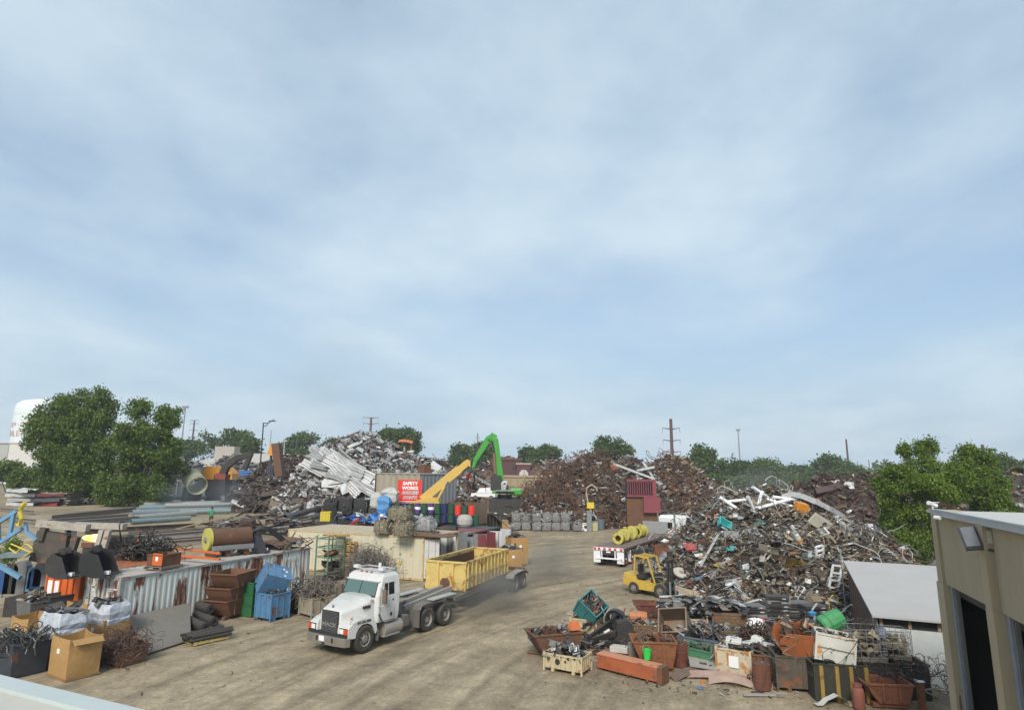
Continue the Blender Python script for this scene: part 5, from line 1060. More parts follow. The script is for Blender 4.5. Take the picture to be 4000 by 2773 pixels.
# green rack, pallets, wire
GRK = mat('faded_green_rack', (.12, .26, .17), .6, 0, .15, .2, dust=.2)
p = G(1300, 2265)+Vector((-.6, .6, 0)); rk = T('green_rack', 'faded green steel post rack holding pallets and scrap', 'rack', p, Y1-.12)
for x in (0, 1.5):
    for y in (0, 1.2): MB().bx(x-.04, x+.04, y-.04, y+.04, 0, 2.75).build('post', GRK, rk)
for z in (.35, 1.35, 2.0, 2.6):
    for y in (0, 1.2): MB().bx(.04, 1.46, y-.03, y+.03, z-.04, z+.04).build('rail', GRK, rk)
    for x in (0, 1.5): MB().bx(x-.03, x+.03, .04, 1.16, z-.04, z+.04).build('rail', GRK, rk)
MB().bx(0.04, 1.46, .04, 1.16, 1.40, 1.43).build('shelf', WOOD, rk); MB().bx(.04, 1.46, .04, 1.16, .40, .43).build('shelf', RUST, rk)
k = MB(); scatter(k, np.stack([rng.uniform(.2, 1.3, 40), rng.uniform(.1, 1.0, 40), rng.uniform(1.45, 1.75, 40)], 1), .28, [(C_RO, 3), (C_OR, 1), (C_DK, 2), (C_TN, 2)], KM); scatter(k, np.stack([rng.uniform(.2, 1.3, 40), rng.uniform(.1, 1.0, 40), rng.uniform(.45, .95, 40)], 1), .26, PAL_DK, KM); k.build('scrap_load', SCRAPV, rk)['kind'] = 'stuff'
WY = mat('pallet_wood_fresh', (.50, .34, .14), .85, 0, .3); WO = mat('pallet_wood_orange', (.40, .22, .09), .85, 0, .3)
pp = T('pallet', 'wooden pallet in the stack behind the green rack', 'pallet', p+Vector((1.3, 1.9, 0)), Y1, 'stacked wooden pallets behind the green rack'); pallet(pp, 1.25, 1.05, 0, WY)
for i in range(1, 17): dup(pp, p+Vector((1.3+rng.normal(0, .04), 1.9+rng.normal(0, .04), i*.137)), Y1+rng.normal(0, .04))
pq = T('pallet', 'tan wooden pallet in the right-hand stack by the cream container', 'pallet', p+Vector((2.7, 1.9, 0)), Y1-.2, 'pallets in the stack by the cream container'); pallet(pq, 1.25, 1.05, 0, WO)
for i in range(1, 18): dup(pq, p+Vector((2.7+rng.normal(0, .07), 1.9+rng.normal(0, .05), i*.137)), Y1-.2+rng.normal(0, .08))
pt = T('pallet', 'yellowish pallet lying on top of the green rack', 'pallet', p+Vector((.2, 1.0, 2.72)), Y1-.12, rot=(.03, .05, Y1-.1)); pallet(pt, 1.5, 1.2, 0, WY)
for i, (px, py, w, hgt, n) in enumerate(((1420, 2262, 1.35, 1.6, 260), (1500, 2262, 1.0, 1.4, 170))):
    q = G(px, py)+Vector((0, 1.0, 0)); mb = MB(); wires(mb, (0, 0, hgt*.5), (w, 1.1, hgt*.62), n, 3.6, .014, [((.20, .185, .165), 3), ((.13, .115, .10), 2), ((.28, .26, .24), 1)], 1.6, 10)
    tag(mb.build('wire_bale', WIRER, loc=q), ['big grey tangle of rebar wire by the cream container', 'smaller grey wire tangle with loose coils against the cream container'][i], 'wire', kind='stuff')
q = G(1545, 2250)+Vector((0, .5, 0)); mb = MB()
for r in (.55, .65, .72, .8, .9): mb.tube([(r*math.cos(t)*.8, .1*math.sin(3*t)+r*.1, 1.15+r*math.sin(t)) for t in np.linspace(0, 2*PI, 24)[:-1]], .008, 4, closed=True)
tag(mb.build('wire_coil', WIRER, loc=q), 'loose thin wire loops leaning on the cream container wall', 'wire coil', kind='stuff')
o = T('dark_pedestal', 'low dark steel bin under the green rack', 'bin', p+Vector((.5, -.5, 0)), Y1-.1); MB().openbox(1.6, .8, .33, .03).build('tub', DARK, o)
mb = MB(); wires(mb, (0, 0, .5), (1.3, .9, .55), 160, 2.4, .012, [((.22, .19, .15), 3), ((.13, .10, .08), 2), ((.15, .05, .03), 1)], 3., 10)
tag(mb.build('wire_tangle', WIRER, loc=G(1330, 2380)+Vector((0, 1.6, 0))), 'brown wire tangle behind the white truck cab', 'wire', kind='stuff')
crate('blue-black crate of scrap right behind the white truck roof', G(1400, 2330)+Vector((-.2, .8, 0)), Y1, DARK, 1.1, 1., .8, 40, PAL_DK, ribs=2)
# ------------------------------------------------------------------ bottom left boxes
yb = math.atan2(.92, .36)-PI/2
near = G(254, 2663)
def from_near(near, L, W, yaw, dz=0.): # near corner is (-x? ) : box centre from its nearest corner
    c, s = math.cos(yaw), math.sin(yaw); v = Vector((-L/2, W/2, dz)); return near+Vector((c*v.x-s*v.y, s*v.x+c*v.y, dz))
yw = math.radians(-31)
cb = cardbox('open empty cardboard box nearest the white roof edge', from_near(near, 1.35, 1.1, yw), yw, 1.35, 1.1, 1.32, lean=0.)
MB().add([[.675, -.5, 1.36], [.70, .5, 1.34], [.90, .5, 1.18], [.88, -.5, 1.20]], [[[0, 1, 2, 3]]]).build('folded_flap', CARD, cb)
MB().cyl((.05, .1, .45), (.1, .15, .47), .33, n=14).build('inner_scrap', DARK, cb)
PLW = mat('clear_wrap', (.50, .53, .58), .18, 0, .25, 0, dust=.05, bump=.5, sc=3.)
def wrapped(label, c, yaw, L, W, H, hw, junk=True):
    o = cardbox(label, c, yaw, L, W, H); mb = MB(); n = 20; rings = []
    for k, (f, z) in enumerate(((1.05, -.25), (1.09, -.08), (1.05, .05), (1.12, .25), (1.06, .5), (.92, .75))):
        rr_ = []
        for i in range(n):
            t = 2*PI*i/n; c_, s_ = math.cos(t), math.sin(t); q = 1/max(abs(c_), abs(s_)); q = min(q, 1.30)
            rr_.append([c_*q*L/2*f*(1+rng.normal(0, .022)), s_*q*W/2*f*(1+rng.normal(0, .022)), .06+H+z*hw+rng.normal(0, .03)])
        rings.append(rr_)
    mb.loft(rings, False); mb.build('plastic_wrap', PLW, o)
    k = MB(); scatter(k, np.stack([rng.uniform(-.4, .4, 26)*L, rng.uniform(-.4, .4, 26)*W, .06+H+hw*.62+rng.uniform(-.05, .18, 26)], 1), .36, [(C_DK, 4), ((.10, .105, .11), 4), (C_GR, 2), (C_LG, 1), ((.25, .28, .26), 2)], {'sheet': 3, 'box': 2, 'arc': 2, 'open': 2, 'frame': 1}, .5, .3); k.build('plastic_scrap', SCRAPV, o)['kind'] = 'stuff'
    return o
wrapped('film wrapped cardboard box of plastic scrap just left of the open box', G(212, 2618)+Vector((-.55, .95, 0)), yw, 1.35, 1.15, 1.2, .85)
wrapped('film wrapped box with grey dashboards against the grey container end', G(400, 2545)+Vector((-.3, .6, 0)), Y1-PI/2, 1.3, 1.15, 1.2, .8)
cardbox('torn cardboard box behind the black wire tub', G(60, 2560)+Vector((-.3, 1.1, 0)), yw+.1, 1.2, 1.0, 1.25)
cardbox('wide low cardboard box with brown lip below the orange dumpster', G(215, 2520)+Vector((.2, 1.6, 0)), yw+.1, 1.5, 1.1, 1.45)
o = T('wire_tub', 'black steel tub full of dark cables in the bottom left corner', 'tub', G(65, 2640)+Vector((-.3, .5, 0)), yw); MB().openbox(1.5, 1.2, 1.15, .03, .06).build('tub', mat('blue_black_tub', (.03, .04, .055), .6, 0, .3, .2), o)
loadw(o, (1.0, .8, .26), (0, 0, 1.12), 110, 1.5, .017, [((.03, .035, .035), 4), ((.09, .11, .10), 2), ((.30, .30, .28), .5)])
for (px, py, L, W, H, m, lab, n, pal) in ((30, 2510, 1.4, 1.1, .75, mat('grey_plastic_tub', (.13, .135, .13), .6), 'grey plastic tub of hoses at the left edge', 50, PAL_DK), (112, 2500, 1.0, 1.0, .9, mat('slate_tub', (.055, .06, .065), .6), 'slate grey ribbed tub beside the green weeds', 0, PAL_DK)):
    p = G(px, py)+Vector((0, 1.4, 0)); o = T('plastic_tub', lab, 'tub', (p.x, p.y, .75), yw); MB().openbox(L, W, H, .03, .08).build('tub', m, o)
    if n: load(o, L*.85, W*.85, H-.05, n, .26, pal+[(C_TN, 2)], {'tube': 3, 'arc': 2, 'lump': 1}, .35)
    MB().bx(-L/2, L/2, -W/2, W/2, -.74, -.01).build('stand', RUST, o)
o = T('black_plastic_box', 'black plastic case lying tilted between the cardboard boxes', 'case', G(155, 2560)+Vector((-.1, .7, 1.25)), 0, rot=(.2, .35, yw)); MB().bx(-.28, .28, -.3, .3, 0, .5).build('body', BLACK, o); MB().bx(-.3, .3, -.32, .32, .5, .54).build('lid', BLACK, o)
o = T('rusty_wire_bin', 'low rusty bin heaped with brown wire right of the open cardboard box', 'bin', G(480, 2600)+Vector((-.35, .55, 0)), yw); MB().openbox(1.4, 1.15, .65, .03, .05).build('tub', RUST, o)
loadw(o, (1.0, .85, .55), (0, -.1, .55), 230, 1.2, .010, [((.10, .055, .04), 4), ((.06, .035, .03), 3), ((.17, .11, .08), 1)], curl=3.)
MB().bx(.1, .6, .2, .3, .85, .9).build('wood_stick', WOOD, o)
# ------------------------------------------------------------------ machinery at the far left
LB = mat('light_blue_steel', (.14, .30, .45), .5, 0, .15, .1, dust=.15); DB = mat('deep_blue_steel', (.02, .07, .22), .5, 0, .15, .05, dust=.1); YR = mat('yellow_rail', (.62, .48, .04), .5, 0, .15, .1)
dm = 33.; 
def am(px, py, d=dm): return at(px, py, d)
o = T('blue_lift_frame', 'light blue steel lift frame with yellow hooks and rail at the left edge', 'frame', G(40, 2420)); base = o.location
def rel(px, py, d=dm): return tuple(am(px, py, d)-base)
for nm, m, pts, w in (('strut', LB, [(-60, 2075), (65, 1995)], .18), ('strut', LB, [(55, 2000), (38, 2090)], .16), ('strut', LB, [(-10, 2125), (88, 2062)], .17), ('strut', LB, [(100, 2040), (105, 2075)], .12), ('strut', LB, [(100, 2075), (145, 2105)], .16), ('strut', LB, [(-15, 2200), (80, 2255)], .2), ('strut', LB, [(-5, 2020), (-2, 2120)], .12)):
    MB().beam(rel(*pts[0]), rel(*pts[1]), w, w).build(nm, m, o)
hk = MB(); hk.tube([rel(*q, dm-.3) for q in ((100, 1962), (88, 1975), (78, 2000), (85, 2025), (70, 2052))], .11, 7); hk.tube([rel(*q, dm) for q in ((96, 1962), (80, 1985), (84, 2015), (78, 2050))], .09, 7); hk.build('yellow_hook', YR, o)
ra = MB(); lo_ = [(45, 2170), (62, 2160), (90, 2132), (98, 2124), (110, 2127), (127, 2142), (128, 2150), (88, 2178), (78, 2180), (50, 2160)]
ra.tube([rel(*q, dm-.5) for q in lo_], .035, 6, closed=True); ra.tube([rel(42, 2123, dm-.5), rel(118, 2156, dm-.5)], .035, 6); ra.tube([rel(35, 2140, dm-.5), rel(88, 2178, dm-.5)], .035, 6); ra.build('yellow_handrail', YR, o)
MB().box(rel(75, 2165, dm-.2), (1.3, .9, .2), .3).build('platform', mat('blue_grey_deck', (.16, .22, .26), .6), o)
for i, (px, top, bot, m) in enumerate(((18, 2215, 2320, DB), (50, 2200, 2320, DARK), (85, 2190, 2320, mat('grey_guard', (.16, .16, .16), .7)), (140, 2220, 2300, DB), (118, 2215, 2310, LB), (165, 2190, 2290, mat('grey_guard', (.16, .16, .16), .7)))):
    a_, b_ = am(px, top, 34), am(px, bot, 34); w = .34 if m is not LB else .1
    MB().prism([(-w, -(a_.z-b_.z)), (w, -(a_.z-b_.z)), (w, -.25), (w*.6, -.05), (0, 0), (-w*.6, -.05), (-w, -.25)], 0, .35, 'y').build('curved_guard', m, o, loc=tuple(a_-base))
MB().bx(-.9, 3., .6, 1.6, 0, .9).build('sill', DARK, o)
# crusher / grapple frame, dark with pale top beam
o = T('press_frame', 'grimy grey press frame with pale top beam and hanging chain plates on the left', 'press', C1(1.2, 5.2)); base = o.location; dm = 34.
GT_ = mat('grimy_pale_beam', (.40, .37, .31), .8, 0, .35, .3); GD = mat('grimy_dark_frame', (.075, .065, .055), .85, 0, .4, .3, dust=.4)
MB().beam(rel(150, 2042), rel(345, 2062), .38, .34).build('top_beam', GT_, o); MB().beam(rel(290, 2050, dm-.2), rel(488, 2056, dm-.2), .4, .30).build('top_beam', GT_, o)
for (a_, b_, w) in (((258, 2090), (238, 2230), .30), ((300, 2095), (268, 2190), .3), ((400, 2070), (365, 2190), .24), ((425, 2070), (400, 2160), .25), ((175, 2060), (160, 2110), .3)): MB().beam(rel(*a_), rel(*b_), w, w).build('leg', GT_ if w < .26 else GD, o)
for (px, py) in ((178, 2055), (275, 2062), (280, 2085)): MB().box(rel(px, py, dm-.3), (.35, .3, .45)).build('bracket', mat('pale_bracket', (.62, .60, .55), .8, 0, .2, .2), o)
V = [rel(145, 2072), rel(250, 2088), rel(238, 2160), rel(180, 2200), rel(110, 2190)]; V = np.array(V); MB().loft([V, V+[0, .5, 0]]).build('jaw_plate', GD, o)
V = np.array([rel(425, 2090, dm+1), rel(500, 2096, dm+1), rel(505, 2165, dm+1), rel(400, 2175, dm+1)]); MB().loft([V, V+[0, .6, 0]]).build('brown_plate', mat('brown_plate', (.085, .065, .055), .8), o)
V = np.array([rel(363, 2125, dm+.8), rel(395, 2110, dm+.8), rel(395, 2175, dm+.8), rel(360, 2180, dm+.8)]); MB().loft([V, V+[0, .6, 0]]).build('grey_plate', mat('grey_guard', (.16, .16, .16), .7), o)
for i in range(5): MB().pipe(rel(248, 2095+i*14, dm-.25), tuple(np.array(rel(248, 2095+i*14, dm-.25))+[.0, -.08, 0]), .12, .05, 10).build('chain_link', GT_, o)
MB().bx(-1.5, 3, -.3, .3, 0, .4).build('foot', DARK, o)
for i, (px, py) in enumerate(((345, 2170), (405, 2170), (310, 2180), (470, 2165))):
    a_ = am(px, py, 35.); q = T('grab_tine', 'dark curved grab tine standing behind the digger buckets', 'grab tine', (a_.x, a_.y, 2.3), .3*i, 'curved grab tines behind the buckets'); h_ = max(.4, a_.z-2.3)
    MB().prism([(-.3, 0), (.3, 0), (.28, h_*.6), (.1, h_), (-.1, h_), (-.28, h_*.6)], 0, .3, 'y').build('tine', GD, q); MB().bx(-.3, .3, 0, .3, -2.3, -.01).build('shank', DARK, q)
# burning torch cut: flame
fp = GT(365, 2118); fz = at(365, 2100, 41.)
fm = bpy.data.materials.new('flame'); fm.use_nodes = True; nt = fm.node_tree; em = nt.nodes.new('ShaderNodeEmission'); em.inputs[0].default_value = (1, .42, .05, 1); em.inputs[1].default_value = 4.
n_ = nt.nodes.new('ShaderNodeTexNoise'); n_.inputs['Scale'].default_value = 3.; r_ = nt.nodes.new('ShaderNodeValToRGB'); nt.links.new(n_.outputs[0], r_.inputs[0]); r_.color_ramp.elements[0].color = (1, .25, .01, 1); r_.color_ramp.elements[1].color = (1, .75, .25, 1); r_.color_ramp.elements[0].position = .35; r_.color_ramp.elements[1].position = .6; nt.links.new(r_.outputs[0], em.inputs[0])
nt.links.new(em.outputs[0], nt.nodes['Material Output'].inputs[0])
o = T('cutting_torch_flame', 'orange flame burning under the grimy press beam', 'flame', (fz.x, fz.y, fz.z)); mb = MB(); prof = [(.001, -.75), (.10, -.6), (.16, -.35), (.22, 0), (.25, .4), (.2, .62), (.001, .7)]
mb.lathe(prof, 12, R=rotm(0, PI/2, 0)); V = mb.V[0]; V += np.sin(V*9)[:, ::-1]*.05; mb.build('flame', fm, o, smooth=True)
MB().bx(-.6, .6, -.2, .2, -.6, -.27).build('burning_plate', RUST, o); MB().bx(-.5, .5, -.15, .15, -fz.z+.0, -.61).build('support', DARK, o)
# ------------------------------------------------------------------ beams, pipes and plates laid out in the left yard
BEAMC = [mat('dusty_brown_beam', (.22, .185, .155), .75, .1, .2, .2, dust=.35), mat('grey_mauve_beam', (.25, .225, .21), .7, .15, .2, .15, dust=.3), mat('dark_beam', (.055, .045, .04), .8, 0, .3, .3)]
bl = [(200, 2032, 520, 1998, 0), (185, 2045, 500, 2020, 1), (0, 1995, 130, 2008, 0), (210, 2062, 540, 2035, 1), (330, 2085, 760, 2060, 2), (480, 2105, 900, 2075, 0), (520, 2118, 1000, 2078, 1), (560, 2130, 840, 2108, 0), (500, 2098, 830, 2078, 2), (620, 2140, 1000, 2110, 0), (900, 2072, 1150, 2055, 2), (900, 2090, 1180, 2075, 0), (900, 2105, 1230, 2090, 1), (240, 2020, 530, 1990, 1), (20, 2030, 180, 2050, 0), (880, 2065, 1250, 2040, 2)]
for i, (x0, y0, x1, y1, k) in enumerate(bl):
    p0, p1 = GT(x0, y0), GT(x1, y1); sg = .38 if i % 3 else .5
    o = T('steel_beam', '%s long dusty steel beam laid out across the left yard, nearest first' % ['fourteenth', 'twelfth', 'sixteenth', 'ninth', 'seventh', 'fifth', 'fourth', 'third', 'sixth', 'first', 'tenth', 'eighth', 'second', 'fifteenth', 'thirteenth', 'eleventh'][i], 'beam', (p0.x, p0.y, p0.z+sg/2+.02), 0, 'long steel beams laid out in the left yard'); v = p1-p0
    MB().ibeam((0, 0, 0), v, sg*.8, sg, .04).build('beam', BEAMC[k], o)
BP = mat('blue_grey_pipe', (.20, .275, .30), .5, .2, .15, .08, dust=.25); GP = mat('pale_pipe', (.36, .38, .36), .5, .2, .15, .08, dust=.25)
for i, (x0, y0, x1, y1, r, z) in enumerate(((520, 2035, 760, 2015, .32, 0), (515, 2015, 905, 2000, .35, 0), (540, 1995, 905, 1985, .35, 0), (560, 1982, 905, 1972, .35, 0), (580, 1965, 880, 1962, .3, .5), (510, 2048, 740, 2032, .25, 0), (640, 2005, 910, 1998, .3, .6), (600, 1975, 800, 1968, .3, .7), (700, 2010, 900, 2006, .3, .05))):
    p0, p1 = GT(x0, y0), GT(x1, y1); o = T('steel_pipe', '%s steel pipe lying in the pile right of the left trees' % ['second nearest blue-grey', 'mid blue-grey', 'rear blue-grey', 'pale rear', 'upper blue-grey', 'nearest pale', 'upper right', 'topmost left', 'short pale right'][i], 'pipe', (p0.x, p0.y, p0.z+r+z), 0, 'blue-grey pipes piled by the left trees'); v = p1-p0
    MB().pipe((0, 0, 0), v, r, .05, 14).build('pipe', BP if i % 3 else GP, o)
p = GT(180, 1975)
for i in range(6):
    o = T('steel_plate', 'steel plate in the flat stack in front of the crushed cars', 'plate', (p.x+rng.normal(0, .15), p.y+rng.normal(0, .1)+1.5, p.z+.02+i*.32), rng.normal(0, .03), 'stacked plates by the left trees'); MB().bx(-3, 3, -1.5, 1.5, 0, .16).build('plate', BEAMC[i % 2], o)
    for x in (-2, 0, 2): MB().bx(x-.1, x+.1, -1.4, 1.4, .161, .319).build('spacer', WOOD, o)
# dark pipes and beams heap behind the cream container, black tapered pole
for i, (x0, y0, x1, y1, z, r, m) in enumerate(((1110, 2060, 1290, 2000, .6, .30, 'dp'), (1130, 2072, 1285, 2030, .3, .34, 'dp'), (1010, 2060, 1130, 2035, .5, .2, 'tp'), (1120, 2040, 1175, 2010, .9, .22, 'tp'))):
    p0, p1 = GT(x0, y0), GT(x1, y1); o = T('steel_pipe', ['long dark slate pipe slanting behind the cream container', 'dark slate pipe under the slanting pipe', 'grey pipe in the beam heap beyond the grey container', 'tan pipe propped over the beam heap'][i], 'pipe', (p0.x, p0.y, p0.z+r+z)); MB().pipe((0, 0, 0), (p1-p0), r, .05, 16).build('pipe', mat('slate_pipe', (.055, .06, .075), .4, .2, .1) if m == 'dp' else mat('tan_pipe', (.28, .24, .18), .7), o)
    MB().bx(-.3, .3, -.3, .3, -z-r-.3, -r-.01).build('chock', DARK, o)
mb = MB(); n = 320; c_ = GT(1060, 2070); P = np.stack([np.clip(rng.normal(.5, 4., n), -4.5, 12)+c_.x, rng.normal(0, 2.2, n)+c_.y, rng.uniform(.1, 1., n)], 1); P[:, 2] += terrain(P[:, 0], P[:, 1])
scatter(mb, P, .75, [(C_DK, 4), (C_RD, 4), (C_TN, 2), (C_GR, 2), (C_RU, 2), (C_LG, .4)], {'angle': 4, 'tube': 3, 'sheet': 1.5, 'box': 1.2, 'frame': .6}, .75); tag(mb.build('beam_scrap', SCRAPV), 'low heap of dark beam offcuts and bars beyond the grey container', 'scrap', kind='stuff')
for i in range(26):
    p0 = GT(rng.uniform(960, 1230), rng.uniform(2045, 2085)); o = T('beam_offcut', 'dark beam offcut in the heap beyond the grey container', 'beam', (p0.x, p0.y, p0.z+rng.uniform(.2, .9)), 0, 'beam offcuts beyond the grey container', rot=(rng.normal(0, .1), rng.normal(0, .15), rng.normal(.2, .5)))
    L = rng.uniform(1.2, 3.2); MB().ibeam((-L/2, 0, 0), (L/2, 0, 0), .25, .3, .03).build('beam', BEAMC[i % 3], o)
# ------------------------------------------------------------------ middle: row of cream containers
Y2 = 2.7254; n2 = Vector((-math.sin(Y2), math.cos(Y2), 0)); O2 = Vector((-5.94, 43.54, 0)) - n2*2.44; step = -n2*2.56
CRM = mat('cream_container', (.56, .515, .375), .6, 0, .08, .10, (.33, .17, .05), .1, sc=.8, streak=.3, rust2=(.45, .28, .10))
CRF = mat('cream_frame_rusty', (.52, .40, .22), .65, 0, .15, .4, (.30, .14, .04), .1, rust2=(.42, .24, .08))
CRR = mat('cream_roof', (.47, .41, .30), .85, 0, .15, .15, (.3, .2, .1), .3, sc=.5)
GCN = mat('mid_grey_container', (.22, .23, .235), .6, .1, .2, .25, dust=.15); RCN = mat('maroon_container', (.20, .05, .055), .6, 0, .2, .2, dust=.15); NCN = mat('dark_navy_container', (.03, .04, .055), .6, 0, .2, .2, dust=.2); WCN = mat('white_grey_doors', (.52, .53, .53), .5, 0, .1, .12, dust=.12)
A = container('long cream refrigerated container behind the white truck', O2, Y2, CRM, frame=CRF, H=2.9, roofm=CRR, flat_side=True, doors=(2.0, 1.35), doorm=WCN)
B = container('second cream container behind the front cream one', O2+step, Y2, CRM, frame=CRF, H=2.9, roofm=CRR, doors=(1.2, 1.9), doorm=GCN)
C = container('grey container with open grey doors, third in the row', O2+step*2, Y2, GCN, H=2.6, doors=(2.2, 1.4), doorm=GCN)
Dc = container('maroon container with open doors, fourth in the row', O2+step*3, Y2, RCN, H=2.6, doors=(1.1, 1.75), doorm=RCN)
E_ = container('dark navy container with white open doors, last in the row', O2+step*4, Y2, NCN, H=2.6, doors=(1.45, 1.25), doorm=WCN)
BLT = mat('faint_letters', (.24, .23, .2), .7, bump=0)
text('MNBU 902518 4', .17, BLT, A, (2.0, 2.452-.03, 2.35), (PI/2, 0, PI)); text('45R1', .15, BLT, A, (2.4, 2.452-.03, 2.12), (PI/2, 0, PI))
MB().prism([(-.17, 0), (.17, 0), (0, .3)], -.012, 0, 'y').build('warning_triangle', mat('yellow_sticker', (.6, .42, .05), .5), A, loc=(1.95, 2.44, 1.0)); MB().bx(.95, 1.1, 2.41, 2.425, 1.55, 1.75).build('sticker', mat('yellow_sticker', (.6, .42, .05), .5), A); MB().bx(1.85, 2.0, 2.41, 2.425, 1.55, 1.75).build('sticker', BLT, A)
def onA(px, py, z=2.93): p = G(px, py, z); return Vector((p.x, p.y, z))
PAL_TB = [((.26, .23, .16), 5), ((.17, .15, .10), 3), ((.36, .32, .22), 2), ((.10, .085, .06), 1.5)]
BT = mat('tan_bale', (.22, .19, .13), .9, 0, .35, 0, dust=.2, bump=.6, sc=3)
bale('tan crushed bale at the front left of the cream container roof', onA(1500, 2085), Y2, 1.25, 1.1, .95, PAL_TB, BT, 'tan bales on the cream roof')
bale('tan crushed bale at the front right of the cream container roof', onA(1577, 2095), Y2, 1.25, 1.1, .95, PAL_TB, BT, 'tan bales on the cream roof')
bale('tan crushed bale stacked above two others on the cream roof', onA(1548, 2092)+Vector((.1, .9, .97)), Y2+.05, 1.7, 1.1, .95, PAL_TB, BT, 'tan bales on the cream roof')
bale('tan crushed bale behind the lower bales on the cream roof', onA(1548, 2080)+Vector((.1, 1.3, 0)), Y2+.05, 1.9, 1.1, .95, PAL_TB, BT, 'tan bales on the cream roof')
p = onA(1655, 2082); o = T('pallet', 'dark pallet under the shiny aluminium bale on the cream roof', 'pallet', p+Vector((0, .2, 0)), Y2); pallet(o, 1.9, 1.2, 0, mat('grey_pallet', (.2, .17, .13), .9))
bale('shiny aluminium bale on a pallet at the cream container end', p+Vector((0, .2, .135)), Y2, 1.75, 1.15, 1.0, PAL_AL, mat('alu_bale', (.42, .43, .43), .45, .4, .3, 0, dust=.2, bump=.5, sc=3), n=220)
MB_ = MB().bx(-1.6, 1.6, -.9, .9, 0, .05); o = MB_.build('brown_plate', RUST, loc=onA(1700, 2100)+Vector((-.3, 1.2, .02)), rot=(0, 0, Y2)); tag(o, 'brown plate lying on the cream container end', 'plate')
o = T('rusty_hood', 'rust brown bent steel cover behind the aluminium bale', 'cover', onA(1740, 2070)+Vector((0, 1.2, .05)), Y2+.3, rot=(.12, .1, Y2+.3)); MB().grid(np.array([[[x, y, .35*math.cos(x*1.1)+.05*y] for y in (-.8, -.2, .3, .8)] for x in np.linspace(-1.2, 1.2, 8)])).build('sheet', RUST, o); MB().bx(-.8, .8, -.5, .5, -.2, .02).build('block', DARK, o)
o = T('white_tote_bag', 'dusty grey white bulk bag on the container row', 'bag', onA(1813, 2058, 2.62)+Vector((0, .6, 0)), .3); V = []; MB().lathe([(.001, 0), (.55, 0), (.68, .2), (.7, .6), (.6, .85), (.35, 1.0), (.001, 1.02)], 12).build('bag', mat('bag_white', (.42, .40, .36), .8, 0, .2, 0, dust=.3, bump=.5), o); MB().tube([(-.3, 0, .95), (0, 0, 1.2), (.3, 0, .95)], .03, 5).build('handle', BLACK, o)
# drums: two tiers on the far containers
dcols = ['green', 'navy', 'green', 'purple', 'green', 'purple', 'green', 'navy', 'green', 'red', 'green', 'red']
DM = {'green': mat('dark_green_drum', (.018, .075, .04), .4, 0, .15, .04, dust=.1), 'navy': mat('navy_drum', (.015, .022, .10), .4, 0, .15, .04, dust=.1), 'purple': mat('purple_drum', (.08, .035, .20), .4, 0, .15, 0, dust=.1), 'red': mat('bright_red_drum', (.72, .045, .02), .45, 0, .1, 0, dust=.06)}
ordn = ['first', 'second', 'third', 'fourth', 'fifth', 'sixth', 'seventh', 'eighth', 'ninth', 'tenth', 'eleventh', 'twelfth']
for i, c_ in enumerate(dcols):
    px = 1552+i*26.3; d_ = 57.5-.08*i; p = at(px, 2012, d_); q = Vector((p.x, d_, 2.62))
    drum('%s drum in the lower tier of the drum row on the far containers' % ({'green': 'green', 'navy': 'navy', 'purple': 'green', 'red': 'navy blue'}[c_]), (q.x, q.y, 2.62), DM[{'green': 'green', 'navy': 'navy', 'purple': 'green', 'red': 'navy'}[c_]], 'drums in the lower tier under the drum row')
    drum('%s drum, %s from the left in the upper drum row' % ({'green': 'dark green', 'navy': 'navy blue', 'purple': 'purple and white', 'red': 'bright red'}[c_], ordn[i]), (q.x, q.y, 3.56-(.0 if i < 9 else .16)), DM[c_], 'upper row of drums behind the bales', band=SIGNW if c_ == 'purple' else None)
for i, (px, py) in enumerate(((1770, 2040), (1800, 2042), (1858, 2052))): drum(['navy drum by the grey bag, left of two', 'navy drum by the grey bag, right of two', 'dark green drum standing alone right of the grey bag'][i], G(px, py, 2.62)+Vector((0, .3, 0)), DM['navy' if i < 2 else 'green'])
k = MB(); 
for i in range(9): k.bx(-2.2+i*.5, -1.75+i*.5, -.3, .3, 0, .35+.1*(i % 3))
o = k.build('white_boxes', mat('pale_boxes', (.55, .52, .45), .8, 0, .25), loc=onA(1690, 2050, 2.62)+Vector((0, 1.8, 0)), rot=(0, 0, .1)); tag(o, 'row of pale cartons behind the aluminium bale', 'cartons', kind='stuff')
# yellow box, black bales, tarps, super sacks
p = at(1272, 2034, 56.); o = T('yellow_box', 'bright yellow ribbed steel box left of the black bales', 'box', (p.x, 56, 0), .1); MB().openbox(.85, .8, .8, .03, .0, p.z).build('box', YR, o)
for x in (-.25, 0, .25): MB().bx(x-.03, x+.03, -.44, -.401, p.z, p.z+.75).build('rib', YR, o)
MB().bx(-.8, .8, -.5, .5, 0, p.z-.01).build('stand', DARK, o)
PAL_BK = [((.015, .015, .016), 6), ((.03, .03, .032), 3), ((.07, .07, .07), 1), ((.25, .25, .24), .25)]; BB = mat('black_bale', (.018, .018, .018), .7, 0, .3, 0, dust=.15, bump=.5, sc=3)
for i in range(4):
    for j in range(3):
        lab = 'black plastic bale, %s in column %s of the black bale wall' % (['bottom', 'middle', 'top'][j], ['one', 'two', 'three', 'four'][i]) if i < 2 else '%s black and white bale in the %s mixed column beside the black bales' % (['bottom', 'middle', 'top'][j], ['left', 'right'][i-2])
        bale(lab, (-17.2+i*1.42, 60.+.1*i, j*1.55), .05, 1.4, 1.4, 1.6, PAL_BK if i < 2 else PAL_BK[:2]+[(C_WH, 2), (C_GR, 2), (C_BL, .4)], BB, 'bales in the black bale wall', n=60, size=.22)
